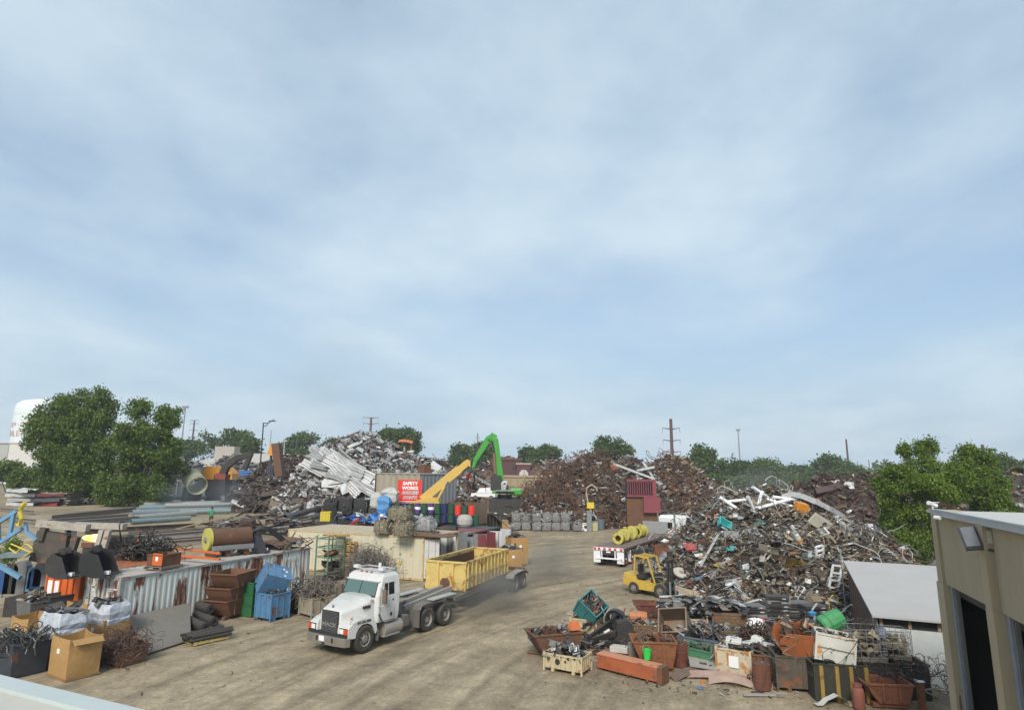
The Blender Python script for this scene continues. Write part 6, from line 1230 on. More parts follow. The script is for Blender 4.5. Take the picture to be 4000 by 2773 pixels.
mb = MB(); scatter(mb, np.stack([rng.normal(0, 1.5, 130), rng.normal(0, .8, 130), rng.uniform(.1, .9, 130)], 1), .5, [((.05, .22, .55), 4), ((.03, .10, .32), 2), (C_WH, 3), (C_RE, .6), (C_TN, 1)], {'sheet': 4, 'lump': 2, 'arc': 1.5}, .6)
tag(mb.build('tarp_heap', mat('tarp_plastic', None, .4, 0, .2, 0, dust=.1), loc=onA(1445, 2055, 2.62)+Vector((.2, 1.6, 0)), rot=(0, 0, Y2)), 'crumpled blue and white tarps on the cream container roofs', 'tarps', kind='stuff')
for i, (px, py, d_, r, c_) in enumerate(((1525, 1965, 59, .8, (.50, .49, .45)), (1500, 2000, 58, .7, (.08, .25, .5)), (1470, 1985, 58.5, .6, (.45, .44, .40)))):
    p = at(px, py, d_); o = T('bulk_bag', ['tall off-white bulk bag left of the red safety sign', 'blue bulk bag below the off-white one', 'pale bulk bag beside the mixed bales'][i], 'bag', (p.x, d_, 0)); z = p.z; _g = MB().loft([[[r*f*x_*(1+rng.normal(0, .07)), r*f*y_*(1+rng.normal(0, .07)), z+h_+rng.normal(0, .06)] for x_, y_ in ((-.8, -.8), (0, -.95), (.8, -.8), (.95, 0), (.8, .8), (0, .95), (-.8, .8), (-.95, 0))] for f, h_ in ((.85, 0), (1, .3), (.95, .7), (1.05, 1.0), (.8, 1.3), (.35, 1.45))]); _g.build('bag', mat('bag%d' % i, c_, .7, 0, .2, 0, dust=.1, bump=.8), o); MB().bx(-.6, .6, -.6, .6, 0, z-.01).build('stand', DARK, o)
# steel shed with the safety sign
K = at(1641, 1874, 62.); K.z = 7.1; Lc = at(1469, 1866, 66.5); Lc.z = 7.1; v = Lc-K; v.z = 0; Wd = v.length; yw_ = math.atan2(-v.y, -v.x)
SH = T('steel_enclosure', 'tall grimy steel enclosure carrying the red safety sign', 'building', (Lc.x, Lc.y, 0), yw_)
GW = mat('grimy_cream_steel', (.36, .32, .24), .8, 0, .2, .3, (.18, .10, .05), .2, streak=.3, sc=.6); GG = mat('grey_sheet_steel', (.20, .215, .225), .6, .2, .15, .1, dust=.1, streak=.3)
Dp = 5.2
corr_wall(SH, Wd, 0, 7.0, (0, 0, 0), (1, 0, 0), (0, -1, 0), GW, 'front_wall', .9, .06); corr_wall(SH, Dp, 0, 7.0, (Wd, 0, 0), (0, 1, 0), (1, 0, 0), GG, 'side_wall', .5, .05); corr_wall(SH, Dp, 0, 7.0, (0, 0, 0), (0, 1, 0), (-1, 0, 0), GW, 'side_wall', .5, .05)
MB().bx(-.1, Wd+.1, -.1, Dp, 7.0, 7.1).build('roof', mat('enclosure_roof', (.38, .35, .30), .85, 0, .15, .1), SH); MB().bx(Wd*.62, Wd*.76, 2, 3, 7.101, 8.0).build('roof_hatch', RUST, SH); MB().bx(-.02, .12, -.12, -.07, 0, 7).build('corner_trim', RUST, SH)
px0, px1 = 1549, 1643
sgn = T('safety_sign', 'red board reading safety works excuses don\'t on the steel enclosure', 'sign', (0, 0, 0)); a_ = at(1553, 1967, 61.0); b_ = at(1643, 1967, 60.6); tt = at(1600, 1874, 60.8)
sw = (b_-a_).length; shh = tt.z-a_.z; sgn.location = ((a_.x+b_.x)/2, (a_.y+b_.y)/2, (a_.z+tt.z)/2); sgn.rotation_euler = (0, 0, -.06)
MB().bx(-sw/2, sw/2, 0, .06, -shh/2, shh/2).build('board', mat('sign_red', (.68, .035, .02), .5, 0, .06, 0, dust=.03, bump=0), sgn)
for a4 in ((-sw/2-.05, -sw/2-.001, -shh/2-.05, shh/2+.05), (sw/2+.001, sw/2+.05, -shh/2-.05, shh/2+.05)): MB().bx(a4[0], a4[1], -.02, .07, a4[2], a4[3]).build('frame', mat('sign_frame', (.5, .12, .08), .6), sgn)
for sx_ in (-.8, .8): MB().bx(sx_-.05, sx_+.05, .07, .15, -sgn.location.z, shh/2).build('post', STEEL, sgn)
for s_, z, sz, m, sh in (('SAFETY', .80, .40, SIGNW, 0), ('WORKS', .35, .40, SIGNW, 0), ('EXCUSES', -.10, .36, SIGNW, .2), ("DON'T!", -.55, .36, SIGNW, .2)):
    text(s_, sz*1.05, m, sgn, (.05, -.012, z), (PI/2, 0, 0), bold=.022 if not sh else .028, shear=sh, sx=1.05)
    if sh: text(s_, sz*1.05, BLK, sgn, (.05, -.018, z), (PI/2, 0, 0), bold=.0, shear=sh, sx=1.05)
MB().bx(-sw/2+.1, sw/2-.1, -.012, -.002, -shh/2+.22, -shh/2+.27).build('white_rule', SIGNW, sgn); MB().bx(-sw/2+.1, sw/2-.1, -.012, -.002, -shh/2+.10, -shh/2+.13).build('white_rule', SIGNW, sgn)
# yellow crane
YC = mat('crane_yellow', (.60, .40, .09), .5, 0, .12, .08, dust=.1); dk = 59.
def kk(px, py, d=dk): return at(px, py, d)
CRN = T('yard_crane', 'yellow telescopic crane boom slanting up in front of the safety sign', 'crane', (kk(1690, 1975).x, dk, 0)); cb_ = CRN.location
def rk_(px, py, d=dk): return tuple(kk(px, py, d)-cb_)
MB().beam(rk_(1650, 1952), rk_(1795, 1832), .62, .80).build('boom', YC, CRN, bevel=.03); MB().beam(rk_(1740, 1878), rk_(1832, 1803), .5, .62).build('inner_boom', YC, CRN, bevel=.03)
MB().cyl(rk_(1708, 1955, dk-.5), rk_(1738, 1898, dk-.5), .13, n=10).build('lift_cylinder', YC, CRN); MB().cyl(rk_(1738, 1898, dk-.5), rk_(1750, 1878, dk-.5), .08, n=10).build('piston_rod', CHROME, CRN)
V = np.array([rk_(1612, 1958), rk_(1640, 1950), rk_(1690, 1940), rk_(1715, 1945), rk_(1722, 1978), rk_(1690, 1982), rk_(1618, 1972)]); MB().loft([V-[0, .6, 0], V+[0, .6, 0]]).build('turret', YC, CRN)
MB().loft([np.array([rk_(1828, 1795), rk_(1838, 1800), rk_(1838, 1825), rk_(1826, 1815)])-[0, .35, 0], np.array([rk_(1828, 1795), rk_(1838, 1800), rk_(1838, 1825), rk_(1826, 1815)])+[0, .35, 0]]).build('boom_head', YC, CRN); MB().tube([rk_(1832, 1825), rk_(1831, 1850)], .03, 5).build('hoist_rope', BLACK, CRN); MB().lathe([(.001, -.3), (.25, -.2), (.3, .1), (.001, .3)], 10, rk_(1831, 1858)).build('hook_block', mat('hook_red', (.5, .04, .03), .5), CRN)
zt = rk_(1690, 1982)[2]; MB().bx(-1., 1., -.8, .8, 0, zt).build('pedestal', DARK, CRN)
# green material handler
GNH = mat('handler_green', (.05, .30, .035), .45, 0, .1, .04, dust=.08); GNC = mat('handler_cab', (.42, .43, .44), .5); dh = 85.
HD = T('material_handler', 'bright green material handler with high bent arm', 'material handler', (at(1985, 1990, dh).x, dh, 0)); cb_ = HD.location; dk = dh
def seg(p, q, w0, w1, w, name, m=GNH, d=dh):
    a, b = np.array(rk_(*p, d)), np.array(rk_(*q, d)); t = b-a; t /= np.linalg.norm(t); nn = np.cross(t, [0, 1, 0]); R = []
    for c_, ww in ((a, w0), (b, w1)): R.append([c_+nn*ww/2-np.array([0, w/2, 0]), c_+nn*ww/2+np.array([0, w/2, 0]), c_-nn*ww/2+np.array([0, w/2, 0]), c_-nn*ww/2-np.array([0, w/2, 0])])
    MB().loft(R).build(name, m, HD, bevel=.05)
seg((1956, 1905), (1944, 1800), 1.1, 1.0, .8, 'main_boom'); seg((1944, 1802), (1935, 1712), .98, .75, .8, 'main_boom'); seg((1938, 1712), (1915, 1700), .8, .9, .7, 'elbow'); seg((1928, 1702), (1905, 1718), .8, .95, .6, 'stick'); seg((1908, 1714), (1855, 1800), .85, .6, .6, 'stick'); seg((1857, 1797), (1848, 1826), .55, .4, .5, 'stick_end')
MB().cyl(rk_(1930, 1770, dh-.6), rk_(1922, 1722, dh-.6), .14, n=8).build('arm_cylinder', DARK, HD); MB().cyl(rk_(1934, 1850, dh-.6), rk_(1930, 1770, dh-.6), .2, n=8).build('arm_cylinder', mat('brown_cyl', (.2, .12, .07)), HD)
a_, b_ = rk_(1918, 1966), rk_(2036, 1938); MB().bx(-2.2, 1.0, -1.4, 1.4, a_[2], b_[2]-.3).build('superstructure', GNH, HD, bevel=.1); MB().bx(.2, 1.85, -1.45, 1.45, a_[2]-.2, b_[2]+.0).build('counterweight', GNH, HD, bevel=.2)
c_ = rk_(1944, 1945); t_ = rk_(1975, 1895); MB().loft([[[c_[0], -2.2, c_[2]], [t_[0]-.2, -2.2, c_[2]], [t_[0]-.2, -.9, c_[2]], [c_[0], -.9, c_[2]]], [[c_[0]-.1, -2.2, c_[2]+.9], [t_[0], -2.2, c_[2]+.9], [t_[0], -.9, c_[2]+.9], [c_[0]-.1, -.9, c_[2]+.9]], [[c_[0]+.2, -2.1, t_[2]], [t_[0], -2.1, t_[2]], [t_[0], -.9, t_[2]], [c_[0]+.2, -.9, t_[2]]]]).build('cab', GNC, HD, bevel=.05)
MB().bx(c_[0]+.25, t_[0]-.2, -2.23, -2.205, c_[2]+.75, t_[2]-.25).build('cab_window', glass('dark_glass', (.012, .014, .015)), HD); MB().bx(c_[0]+.2, t_[0]-.5, -2.23, -2.205, c_[2]+.15, c_[2]+.6).build('cab_window', glass('dark_glass', (.012, .014, .015)), HD); MB().bx(c_[0]-.8, t_[0]+.9, -2.3, -.85, c_[2]-.15, c_[2]-.01).build('cab_step', STEEL, HD)
MB().bx(-2.4, -1.0, -1.3, 1.3, a_[2]+.4, a_[2]+2.4).build('engine_guard', DARK, HD); MB().cyl((-.5, 0, a_[2]-.7), (-.5, 0, a_[2]-.21), 1.0, n=18).build('slew_ring', DARK, HD); MB().bx(-2.6, 2.0, -1.3, 1.3, .9, max(1.2, a_[2]-.71)).build('undercarriage', DARK, HD)
for x in (-2.0, -1., 1.4): wheel(HD, x, -1.4, .6, .4, -1, .3)
for (x, y) in ((-2.0, 1.4), (1.4, 1.4)): wheel(HD, x, y, .6, .4, 1, .3)
tn = MB()
for a in range(5): t = 2*PI*a/5; g0 = np.array(rk_(1846, 1835)); tn.tube([g0, g0+[.5*math.cos(t), .5*math.sin(t), -.5], g0+[.55*math.cos(t), .55*math.sin(t), -1.1], g0+[.15*math.cos(t), .15*math.sin(t), -1.6]], .1, 5)
tn.build('grapple', DARK, HD)
# rusty dumpsters and far bits
BRD = mat('brown_dumpster', (.13, .095, .065), .8, 0, .2, .3, dust=.2)
for i, (px, py, d_, L, W, H, yw2, lab) in enumerate(((1790, 2000, 66, 6, 2.4, 2.2, .12, 'brown ribbed dumpster standing behind the crane'), (1795, 2035, 64, 5.6, 2.3, 1.9, .1, 'lower brown dumpster under the ribbed one'), (1890, 2020, 70, 3.6, 2., 2.6, .5, 'dark open dumpster with a steel chute leaning on it'))):
    p = at(px, py, d_); zz = [2.0, 0, 0][i]; o = T('scrap_dumpster', lab, 'dumpster', (p.x, d_, zz), yw2); MB().openbox(L, W, H, .06, .05).build('tub', BRD if i < 2 else DARK, o)
    for k_ in range(8): x = -L/2+.3+k_*(L-.6)/7; MB().bx(x-.08, x+.08, -W/2-.10, -W/2-.001, .1, H-.08).build('rib', BRD, o)
    if i == 0: load(o, L*.9, W*.9, H-.2, 60, .5, PAL_RU)
    if i == 2: MB().beam((.2, -1.1, 2.9), (3.3, -2.4, .4), .9, .08).build('chute', mat('brown_plate', (.1, .07, .06)), o)
def boxat(name, label, cat, px, py, d_, L, W, H, m, yw2=0., rot=None, top=None):
    p = at(px, py, d_); o = T(name, label, cat, (p.x, d_, max(0, float(terrain(p.x, d_)))), yw2); MB().bx(-L/2, L/2, -W/2, W/2, 0, H).build('body', m, o, bevel=.03)
    if top: MB().bx(-L/2-.05, L/2+.05, -W/2-.05, W/2+.05, H+.002, H+.1).build('lid', top, o)
    return o
boxat('wooden_box', 'tan wooden box behind the bale row, right of the chute', 'box', 1955, 2040, 74, 1.6, 1.2, 1.6, mat('tan_box', (.42, .24, .10), .8), .2, top=WOOD)
wt = T('utility_truck', 'small white utility truck with ladder boom far behind the green handler', 'truck', (at(1900, 1900, 112).x, 112, 2.2), PI-.3); MB().loft([[[-2, -1, .6], [2.6, -1, .6], [2.6, 1, .6], [-2, 1, .6]], [[-2, -1, 1.3], [2.5, -1, 1.2], [2.5, 1, 1.2], [-2, 1, 1.3]]]).build('body', WHITE, wt); MB().loft([[[-.2, -.95, 1.3], [1.5, -.95, 1.3], [1.5, .95, 1.3], [-.2, .95, 1.3]], [[0, -.85, 2.1], [1.0, -.85, 2.1], [1.0, .85, 2.1], [0, .85, 2.1]]]).build('cab', WHITE, wt); MB().bx(-2., -.3, -1, 1, 1.31, 2.2).build('service_box', WHITE, wt); MB().beam((-1.5, 0, 2.3), (3.2, 0, 4.6), .5, .3).build('ladder_boom', STEEL, wt); MB().bx(-2.5, 3, -3, 3, -2.4, 0).build('ramp', BRD, wt)
MB().bx(.95, 1.3, -.87, .87, 1.45, 2.0).build('windscreen', glass('dark_glass', (.012, .014, .015)), wt)
for x in (-1.3, 1.7):
    for sg in (-1, 1): wheel(wt, x, sg*.95, .42, .25, sg)
# tan block building with brown shed
q = at(2030, 1925, 125); o, W_, h_ = bldg('block_building', 'tan block building with white shutter behind the middle heap', 1955, 2135, 1864, 122, 12, (.33, .265, .17), (.36, .29, .2)); MB().bx(2.2, 4.6, -.06, -.002, 2.5, 5.6).build('white_shutter', SIGNW, o); MB().bx(-3.5, -2.9, -.06, -.002, 2, 4.6).build('dark_door', BLACK, o); MB().bx(2.8, 3.2, -.1, -.002, 6.2, 6.6).build('lamp', SIGNW, o)
for i in range(6): MB().bx(-W_/2+.2+i*W_/6, -W_/2+.5+i*W_/6, -.12, -.002, 0, h_-.02).build('pilaster', mat('tan_pilaster', (.30, .23, .15), .85), o)
o, W_, h_ = bldg('brick_shed', 'dark brick red shed rising behind the tan block building', 1960, 2035, 1797, 128, 6, (.085, .04, .042), (.12, .06, .055)); MB().bx(-1.5, 1.8, -.5, -.002, h_-3.6, h_-3.2).build('canopy', mat('pale_canopy', (.45, .42, .38), .7), o); MB().bx(.3, 1.1, -.05, -.002, h_-1.9, h_-1.2).build('window', BLACK, o); MB().bx(-1.0, 1.5, -.05, -.002, h_-5.8, h_-3.8).build('opening', BLACK, o)
o, W_, h_ = bldg('brick_shed', 'small brick red porch with pale arched doorway', 2020, 2072, 1815, 125.5, 2.3, (.10, .035, .045), (.35, .28, .24)); MB().prism([(-.9, h_-3.8), (.9, h_-3.8), (.9, h_-1.6), (.4, h_-1.0), (-.4, h_-1.0), (-.9, h_-1.6)], -.12, -.002, 'y').build('door_surround', mat('pale_surround', (.48, .46, .42), .7), o); MB().prism([(-.45, h_-3.8), (.45, h_-3.8), (.45, h_-2.4), (0, h_-1.9), (-.45, h_-2.4)], -.14, -.121, 'y').build('door', BLACK, o)
# things before the middle heap
MAR = mat('maroon_steel', (.22, .045, .06), .6, 0, .15, .12, dust=.15); p = at(2510, 1985, 82.); o = T('maroon_cage', 'maroon steel container with barred window set into the middle heap', 'cage', (p.x, 82, 0), .05)
MB().bx(-2.0, 1.9, 0, .25, 4.2, 4.4).build('sill', MAR, o); MB().bx(-2.0, 1.9, 0, .25, 6.2, 6.45).build('header', MAR, o)
for i in range(11): MB().bx(-1.9+i*.3, -1.8+i*.3, .02, .2, 4.4, 6.2).build('bar', MAR, o)
MB().bx(1.4, 1.9, .0, .3, 4.41, 6.19).build('post', MAR, o); MB().bx(-2, 1.9, .8, 1.0, 4.2, 6.4).build('back_panel', BLACK, o); MB().bx(.1, 2.3, -.3, .0, 2.2, 4.19).build('side_panel', MAR, o); MB().bx(-2, 2.3, .3, 1.0, 0, 4.19).build('base', RUST, o)
wm = T('washing_machine', 'white washing machine standing alone before the middle heap', 'appliance', G(2270, 2072), .15)
MB().bx(-.85, -.05, -.35, .35, 0, .95).build('body', WHITE, wm, bevel=.03); MB().cyl((-.45, -.351, .5), (-.45, -.37, .5), .2, n=16).build('door', BLACK, wm); MB().bx(-.8, -.1, -.365, -.351, .8, .92).build('control_panel', mat('panel_grey', (.3, .3, .3)), wm)
w2 = dup(wm, G(2292, 2073)+Vector((.3, 0, 0)), -.1, 'second white washing machine on the right of the pair before the middle heap')
o = boxat('grey_post', 'grey steel post right of the washing machines', 'post', 2302, 2070, 79.5, .6, .5, 2.4, GCN, 0, top=STEEL); boxat('cream_box', 'small cream box beside the blue drum at the middle heap', 'box', 2322, 2068, 80, .7, .6, 1.1, mat('cream_paint', (.45, .40, .22), .6), .2, top=STEEL); drum('slate blue drum in front of the middle heap', G(2345, 2068), mat('slate_blue', (.10, .14, .17), .6), r=.55, H=1.3)
YBX = mat('bright_yellow_box', (.66, .50, .03), .5, 0, .1, .05); p = at(2306, 1985, 81.); o = T('yellow_crane_box', 'small yellow box crane with curved hose at the middle heap', 'crane', (p.x, 81, 0)); MB().bx(-.45, .45, -.3, .3, p.z, p.z+.75).build('box', YBX, o); MB().bx(-.15, .15, -.15, .15, 0, p.z-.001).build('stand', WOOD, o); MB().tube([(-.3, 0, p.z+.75), (-.5, 0, p.z+1.8), (-.4, 0, p.z+2.6), (.2, 0, p.z+3.0), (.8, 0, p.z+2.6), (.95, 0, p.z+2.2)], .11, 7).build('hose', mat('tan_hose', (.40, .34, .24), .7), o)
TNK = mat('rusty_grey_tank', (.22, .21, .19), .7, .1, .2, .4); p = G(2490, 2045); o = T('tank_shell', 'half buried grey and rusty tank lying before the middle heap', 'tank', (p.x, p.y+.6, .9), .06); MB().cyl((-1.8, 0, 0), (1.8, 0, 0), 1.0, n=24).build('shell', TNK, o); MB().lathe([(1.0, 0), (.8, .35), (.4, .5), (.001, .55)], 24, (-1.8, 0, 0), R=rotm(0, -PI/2, 0)).build('end_cap', TNK, o)
WBR = mat('brown_boards', (.14, .09, .055), .85, 0, .3)
p = G(2285, 2062); o = T('scrap_wall', 'low brown plank wall in front of the middle heap', 'wall', (p.x, p.y+1, 0), .03)
for i in range(6): MB().bx(-3., 2.6, -.1-.02*(i % 2), .1, i*.36, i*.36+.33).build('plank', WBR if i % 2 else RUST, o)
for x in (-2.9, 0, 2.5): MB().bx(x-.1, x+.1, .11, .3, 0, 2.5).build('post', RUST, o)
MB().bx(-.6, 1.4, -.13, -.125, 1.5, 1.9).build('pale_panel', mat('pale_panel', (.42, .33, .22), .8), o)
ylf = T('yellow_loader', 'small yellow loader half hidden on the dusty second heap', 'loader', at(2650, 1965, 96)+Vector((0, 0, -1.2)), .2); MB().bx(-.9, .9, -.5, .5, .5, 1.3).build('body', YBX, ylf); MB().bx(.2, .9, -.5, .5, 1.3, 2.0).build('cab', YBX, ylf); MB().beam((.9, 0, .8), (2.6, 0, 1.4), .3, .3).build('arm', WOOD, ylf)
# left back: orange excavator, yellow boom, rusty cylinder, crushed cars, blue box
ORX = mat('excavator_orange', (.62, .26, .02), .5, 0, .1, .05, dust=.1); dk = 98.; p = at(855, 1900, dk); EX = T('orange_excavator', 'orange excavator with black arm reaching right behind the pipe pile', 'excavator', (p.x, dk, 2.)); cb_ = EX.location
MB().prism([(-2.5, 0), (2.6, 0), (2.4, .9), (1.4, 1.9), (-1.6, 2.0), (-2.4, 1.2)], -1.3, 1.3, 'y').build('body', ORX, EX, loc=(0, 0, rk_(855, 1902)[2])); MB().bx(-.3, 1.2, -1.33, -1.305, rk_(855, 1902)[2]+.05, rk_(855, 1902)[2]+.7).build('vent', BLACK, EX)
MB().bx(-1.5, 1.5, -1.2, 1.2, 0, rk_(855, 1902)[2]-.01).build('undercarriage', DARK, EX)
for a_, b_, w_, m_, nm in (((868, 1870), (872, 1850), 1.0, mat('dull_red', (.2, .035, .03), .6), 'boom_foot'), ((870, 1855), (885, 1820), .6, DARK, 'boom'), ((885, 1822), (930, 1785), .55, DARK, 'boom'), ((925, 1790), (985, 1770), .5, DARK, 'stick')): MB().beam(rk_(*a_), rk_(*b_), w_, w_).build(nm, m_, EX)
MB().cyl(rk_(905, 1812, dk-.8), rk_(928, 1800, dk-.8), .2, n=8).build('ram', CHROME, EX); MB().cyl(rk_(915, 1795, dk-.8), rk_(945, 1773, dk-.8), .14, n=8).build('ram', CHROME, EX); MB().beam(rk_(980, 1770), rk_(955, 1835), .4, .4).build('grab_arm', DARK, EX)
dk = 96.; p = at(1085, 1850, dk); EX2 = T('yellow_excavator_arm', 'orange yellow excavator arm with hanging claw behind the dark bank', 'excavator', (p.x, dk, 2.)); cb_ = EX2.location
MB().beam(rk_(1062, 1778), rk_(1080, 1735), .75, .75).build('stick', ORX, EX2); MB().beam(rk_(1080, 1732), rk_(1094, 1860), .8, .7).build('boom', mat('brown_boom', (.12, .06, .035), .7), EX2); MB().cyl(rk_(1060, 1775), rk_(1055, 1820), .12, n=8).build('hanger', mat('claw_blue', (.05, .06, .09), .6), EX2)
for sg in (-1, 0, 1): MB().tube([rk_(1055, 1820), rk_(1055+sg*8, 1832), rk_(1055+sg*9, 1850)], .13, 5).build('claw', mat('claw_blue', (.05, .06, .09), .6), EX2)
MB().bx(-1.4, 1.4, -1.2, 1.2, -2, rk_(1094, 1860)[2]).build('base', DARK, EX2)
p = at(760, 1880, 92.); o = T('riveted_cylinder', 'big cream open steel cylinder tipped on the scrap left of the orange excavator', 'cylinder', (p.x, 92, p.z), 0, rot=(0, .30, -.85)); MB().pipe((-2.2, 0, 0), (2.0, 0, 0), 1.35, .06, 28).build('shell', mat('cream_cylinder', (.40, .37, .22), .6, 0, .15, .15, dust=.1), o); MB().pipe((1.3, 0, 0), (1.6, 0, 0), 1.42, .08, 28).build('rim_band', mat('green_band', (.18, .26, .19), .6), o); MB().bx(-1.5, 1.2, -1, 1, -3.8, -1.37).build('cradle', DARK, o)
p = GT(770, 1950); o = T('steel_trough', 'dark grey steel trough frame below the cream cylinder', 'trough', (p.x, p.y+3, p.z), .02); MB().openbox(9, 3, 3.0, .1).build('trough', mat('blue_grey_trough', (.13, .15, .16), .6, .1, .2, .2), o)
for x in (-4.4, -1.5, 1.5, 4.4): MB().bx(x-.15, x+.15, -1.8, -1.56, 0, 3.1).build('post', STEEL, o)
cpal = [(.55, .55, .54), (.30, .03, .03), (.40, .40, .40), (.08, .08, .09), (.5, .5, .48), (.12, .03, .03)]
p = at(130, 1900, 88.)
for i in range(7):
    o = T('crushed_car', ['white', 'dark red', 'silver', 'black', 'pale grey', 'maroon', 'white topped'][i]+' crushed car body in the stack left of the tall trees', 'crushed car', (p.x+rng.normal(0, .3)+(2.6 if i % 2 else -.8), 88+rng.normal(0, .3), 2.+.62*(i//2)), rng.normal(0, .15)); g_ = np.linspace(-1, 1, 7)
    mb = MB(); X, Yy = np.meshgrid(g_*2.1, g_*.9, indexing='ij'); mb.grid(np.stack([X, Yy, .42+rng.normal(0, .07, X.shape)], -1)); mb.grid(np.stack([X, Yy*0-.9, .2+.2*np.tile(g_, (7, 1))+rng.normal(0, .05, X.shape)], -1)); mb.build('shell', mat('car_%d' % (i % 6), cpal[i % 6], .4, 0, .15, .15), o); MB().bx(-2, 2, -.85, .85, 0, .2).build('floor_pan', DARK, o)
bx_ = boxat('blue_tank_box', 'bright blue steel box on blocks right of the orange excavator', 'box', 985, 1880, 95, 1.25*4.2/1.6, 2, 2.4, mat('blue_box', (.03, .15, .42), .5), 0, top=STEEL); bx_.location.z = at(985, 1900, 95).z; MB().bx(-1.6, 1.6, -1, 1, -bx_.location.z, -.01).build('stand', mat('block_grey', (.32, .29, .25)), bx_)
for i, (px, py) in enumerate(((940, 1898), (955, 1885), (945, 1912), (930, 1910), (968, 1895), (962, 1910))): p = at(px, py+8, 93); o = T('concrete_block', 'tan concrete block in the little wall below the blue box', 'block', (p.x, 93-.0*i, p.z), .1*(i % 2), 'concrete blocks below the blue box'); MB().bx(-.5, .5, -.4, .4, 0, .62).build('block', mat('block_grey', (.32, .29, .25), .9), o); MB().bx(-.3, .3, -.3, .3, -p.z+1.9, -.01).build('footing', mat('block_grey'), o)
p = GT(972, 1930); o = T('white_cylinder', 'white ended cylinder lying left of the dark bank', 'cylinder', (p.x, p.y, p.z+.9), -.3); MB().cyl((-.2, -.6, 0), (.4, 1.6, 0), .9, n=20).build('barrel', DARK, o); MB().cyl((-.22, -.66, 0), (-.2, -.601, 0), .8, n=20).build('end', SIGNW, o)
# light grey container and oddments behind the near heap
yL = math.radians(165); LGC = mat('light_grey_container', (.42, .46, .45), .5, 0, .1, .12, dust=.12, streak=.4); p = G(3512, 2206); lc = container('light grey shipping container half hidden behind the right poplars', (p.x+.3, p.y+2.4, 0), math.radians(176), LGC, L=6.06); text('TCKU 3054', .3, SIGNW, lc, (2.3, 2.46, 2.1), (PI/2, 0, PI))
for i, (px, py, L, W, H, m, lab) in enumerate(((3428, 2100, .35, .6, .95, SIGNW, 'white L-shaped upright cabinet on the light grey container'), (3470, 2108, 1.1, .8, .45, BLACK, 'black machine casing on the light grey container'), (3355, 2090, .8, .8, .55, mat('orange_brown', (.5, .26, .05), .6), 'orange brown drum-like box left of the light grey container top'))):
    p = G(px, py, 2.62); o = T('cabinet', lab, 'cabinet', (p.x, p.y+1., 2.62)); MB().bx(-L/2, L/2, -W/2, W/2, 0, H).build('body', m, o, bevel=.04)
    if i == 0: MB().bx(L/2, L/2+.75, -W/2, W/2, 0, .35).build('foot', m, o)
    else: MB().bx(-L/2-.05, L/2+.05, -W/2-.05, W/2+.05, H+.001, H+.06).build('lid', m, o)
# ------------------------------------------------------------------ right foreground: bins full of scrap
def rp(px, py, dy=0., dx=0.): return G(px, py)+Vector((dx, dy, 0))
CRC = mat('cream_rust_crate', (.50, .42, .26), .7, 0, .2, .35, (.22, .10, .04), .15, sc=2.2, rust2=(.40, .2, .06)); ORC = mat('orange_white_rust', (.55, .47, .34), .7, 0, .2, .5, (.40, .16, .03), .1, sc=1.6, rust2=(.5, .24, .05))
TEAL = mat('teal_paint', (.035, .20, .21), .5, 0, .2, .1, dust=.15); TANC = mat('tan_corrugated', (.20, .145, .095), .8, 0, .2, .3); MRN = mat('dark_maroon_rust', (.12, .035, .022), .75, 0, .25, .4); GRC = mat('worn_green', (.05, .18, .09), .6, 0, .2, .25); SLT = mat('slate_bin', (.11, .135, .15), .6, 0, .25, .25); BRN = mat('brown_wood_crate', (.17, .10, .055), .85, 0, .35, .2)
hopper('rusty flared hopper of mixed scrap at the left of the bins', rp(2165, 2568, .45), .32, RUST, 2.1, 1.25, .95, 70, PAL_MIX, base=False)
c_ = crate('shallow cream crate with torn side full of black plastic, in front', rp(2247, 2648, .95, -.18), -.52, CRC, 1.55, .95, .52, 55, PAL_DK, ribs=6, size=.24, kinds={'box': 3, 'open': 2, 'sheet': 2, 'lump': 2, 'arc': 1})
for x, z, s_ in ((-.2, .38, .11), (.12, .42, .05)): MB().lathe([(.001, 0), (s_, 0), (s_*.8, .006)], 7, (0, 0, 0), R=rotm(PI/2, .3, 0)).build('torn_hole', BLACK, c_, loc=(x, -.5035, z))
o = T('orange_chassis_beam', 'long orange rusted chassis beam lying in front of the bins', 'chassis beam', rp(2338, 2618, .25), math.atan2(G(2572, 2678).y-G(2338, 2618).y, G(2572, 2678).x-G(2338, 2618).x)); OBM = mat('orange_chassis', (.38, .10, .035), .65, 0, .25, .42, (.14, .055, .03), .2)
MB().bx(0, 2.7, -.03, .0, .06, .52).build('web', OBM, o); MB().bx(0, 2.7, .42, .45, .06, .52).build('web', OBM, o); MB().bx(-.02, 2.6, -.05, .47, .522, .56).build('top_flange', mat('faded_orange', (.55, .22, .12), .7, 0, .2, .3), o); MB().bx(0, 2.7, 0, .42, .03, .06).build('bottom_flange', RUST, o); MB().bx(2.55, 2.75, -.05, .48, .0, .57).build('end_plate', RUST, o)
for x in (.05, .5): MB().bx(x, x+.05, 0, .42, .06, .5).build('diaphragm', RUST, o)
gb = rp(2538, 2648, .32); bk = T('green_bucket', 'bright green plastic bucket standing on the orange chassis beam', 'bucket', (gb.x, gb.y, .565)); MB().lathe([(.001, .01), (.12, .0), (.155, .33), (.165, .33), (.165, .35), (.145, .35), (.11, .02), (.001, .02)], 18).build('tub', mat('bright_green', (.02, .55, .08), .4, 0, .05, 0, dust=.03), bk); MB().tube([(.16*math.cos(t), .02, .3+.18*math.sin(t)) for t in np.linspace(0, PI, 9)], .006, 4).build('handle', STEEL, bk); loadw(bk, (.25, .2, .3), (.05, 0, .42), 8, .5, .006, [((.3, .25, .15), 1)])
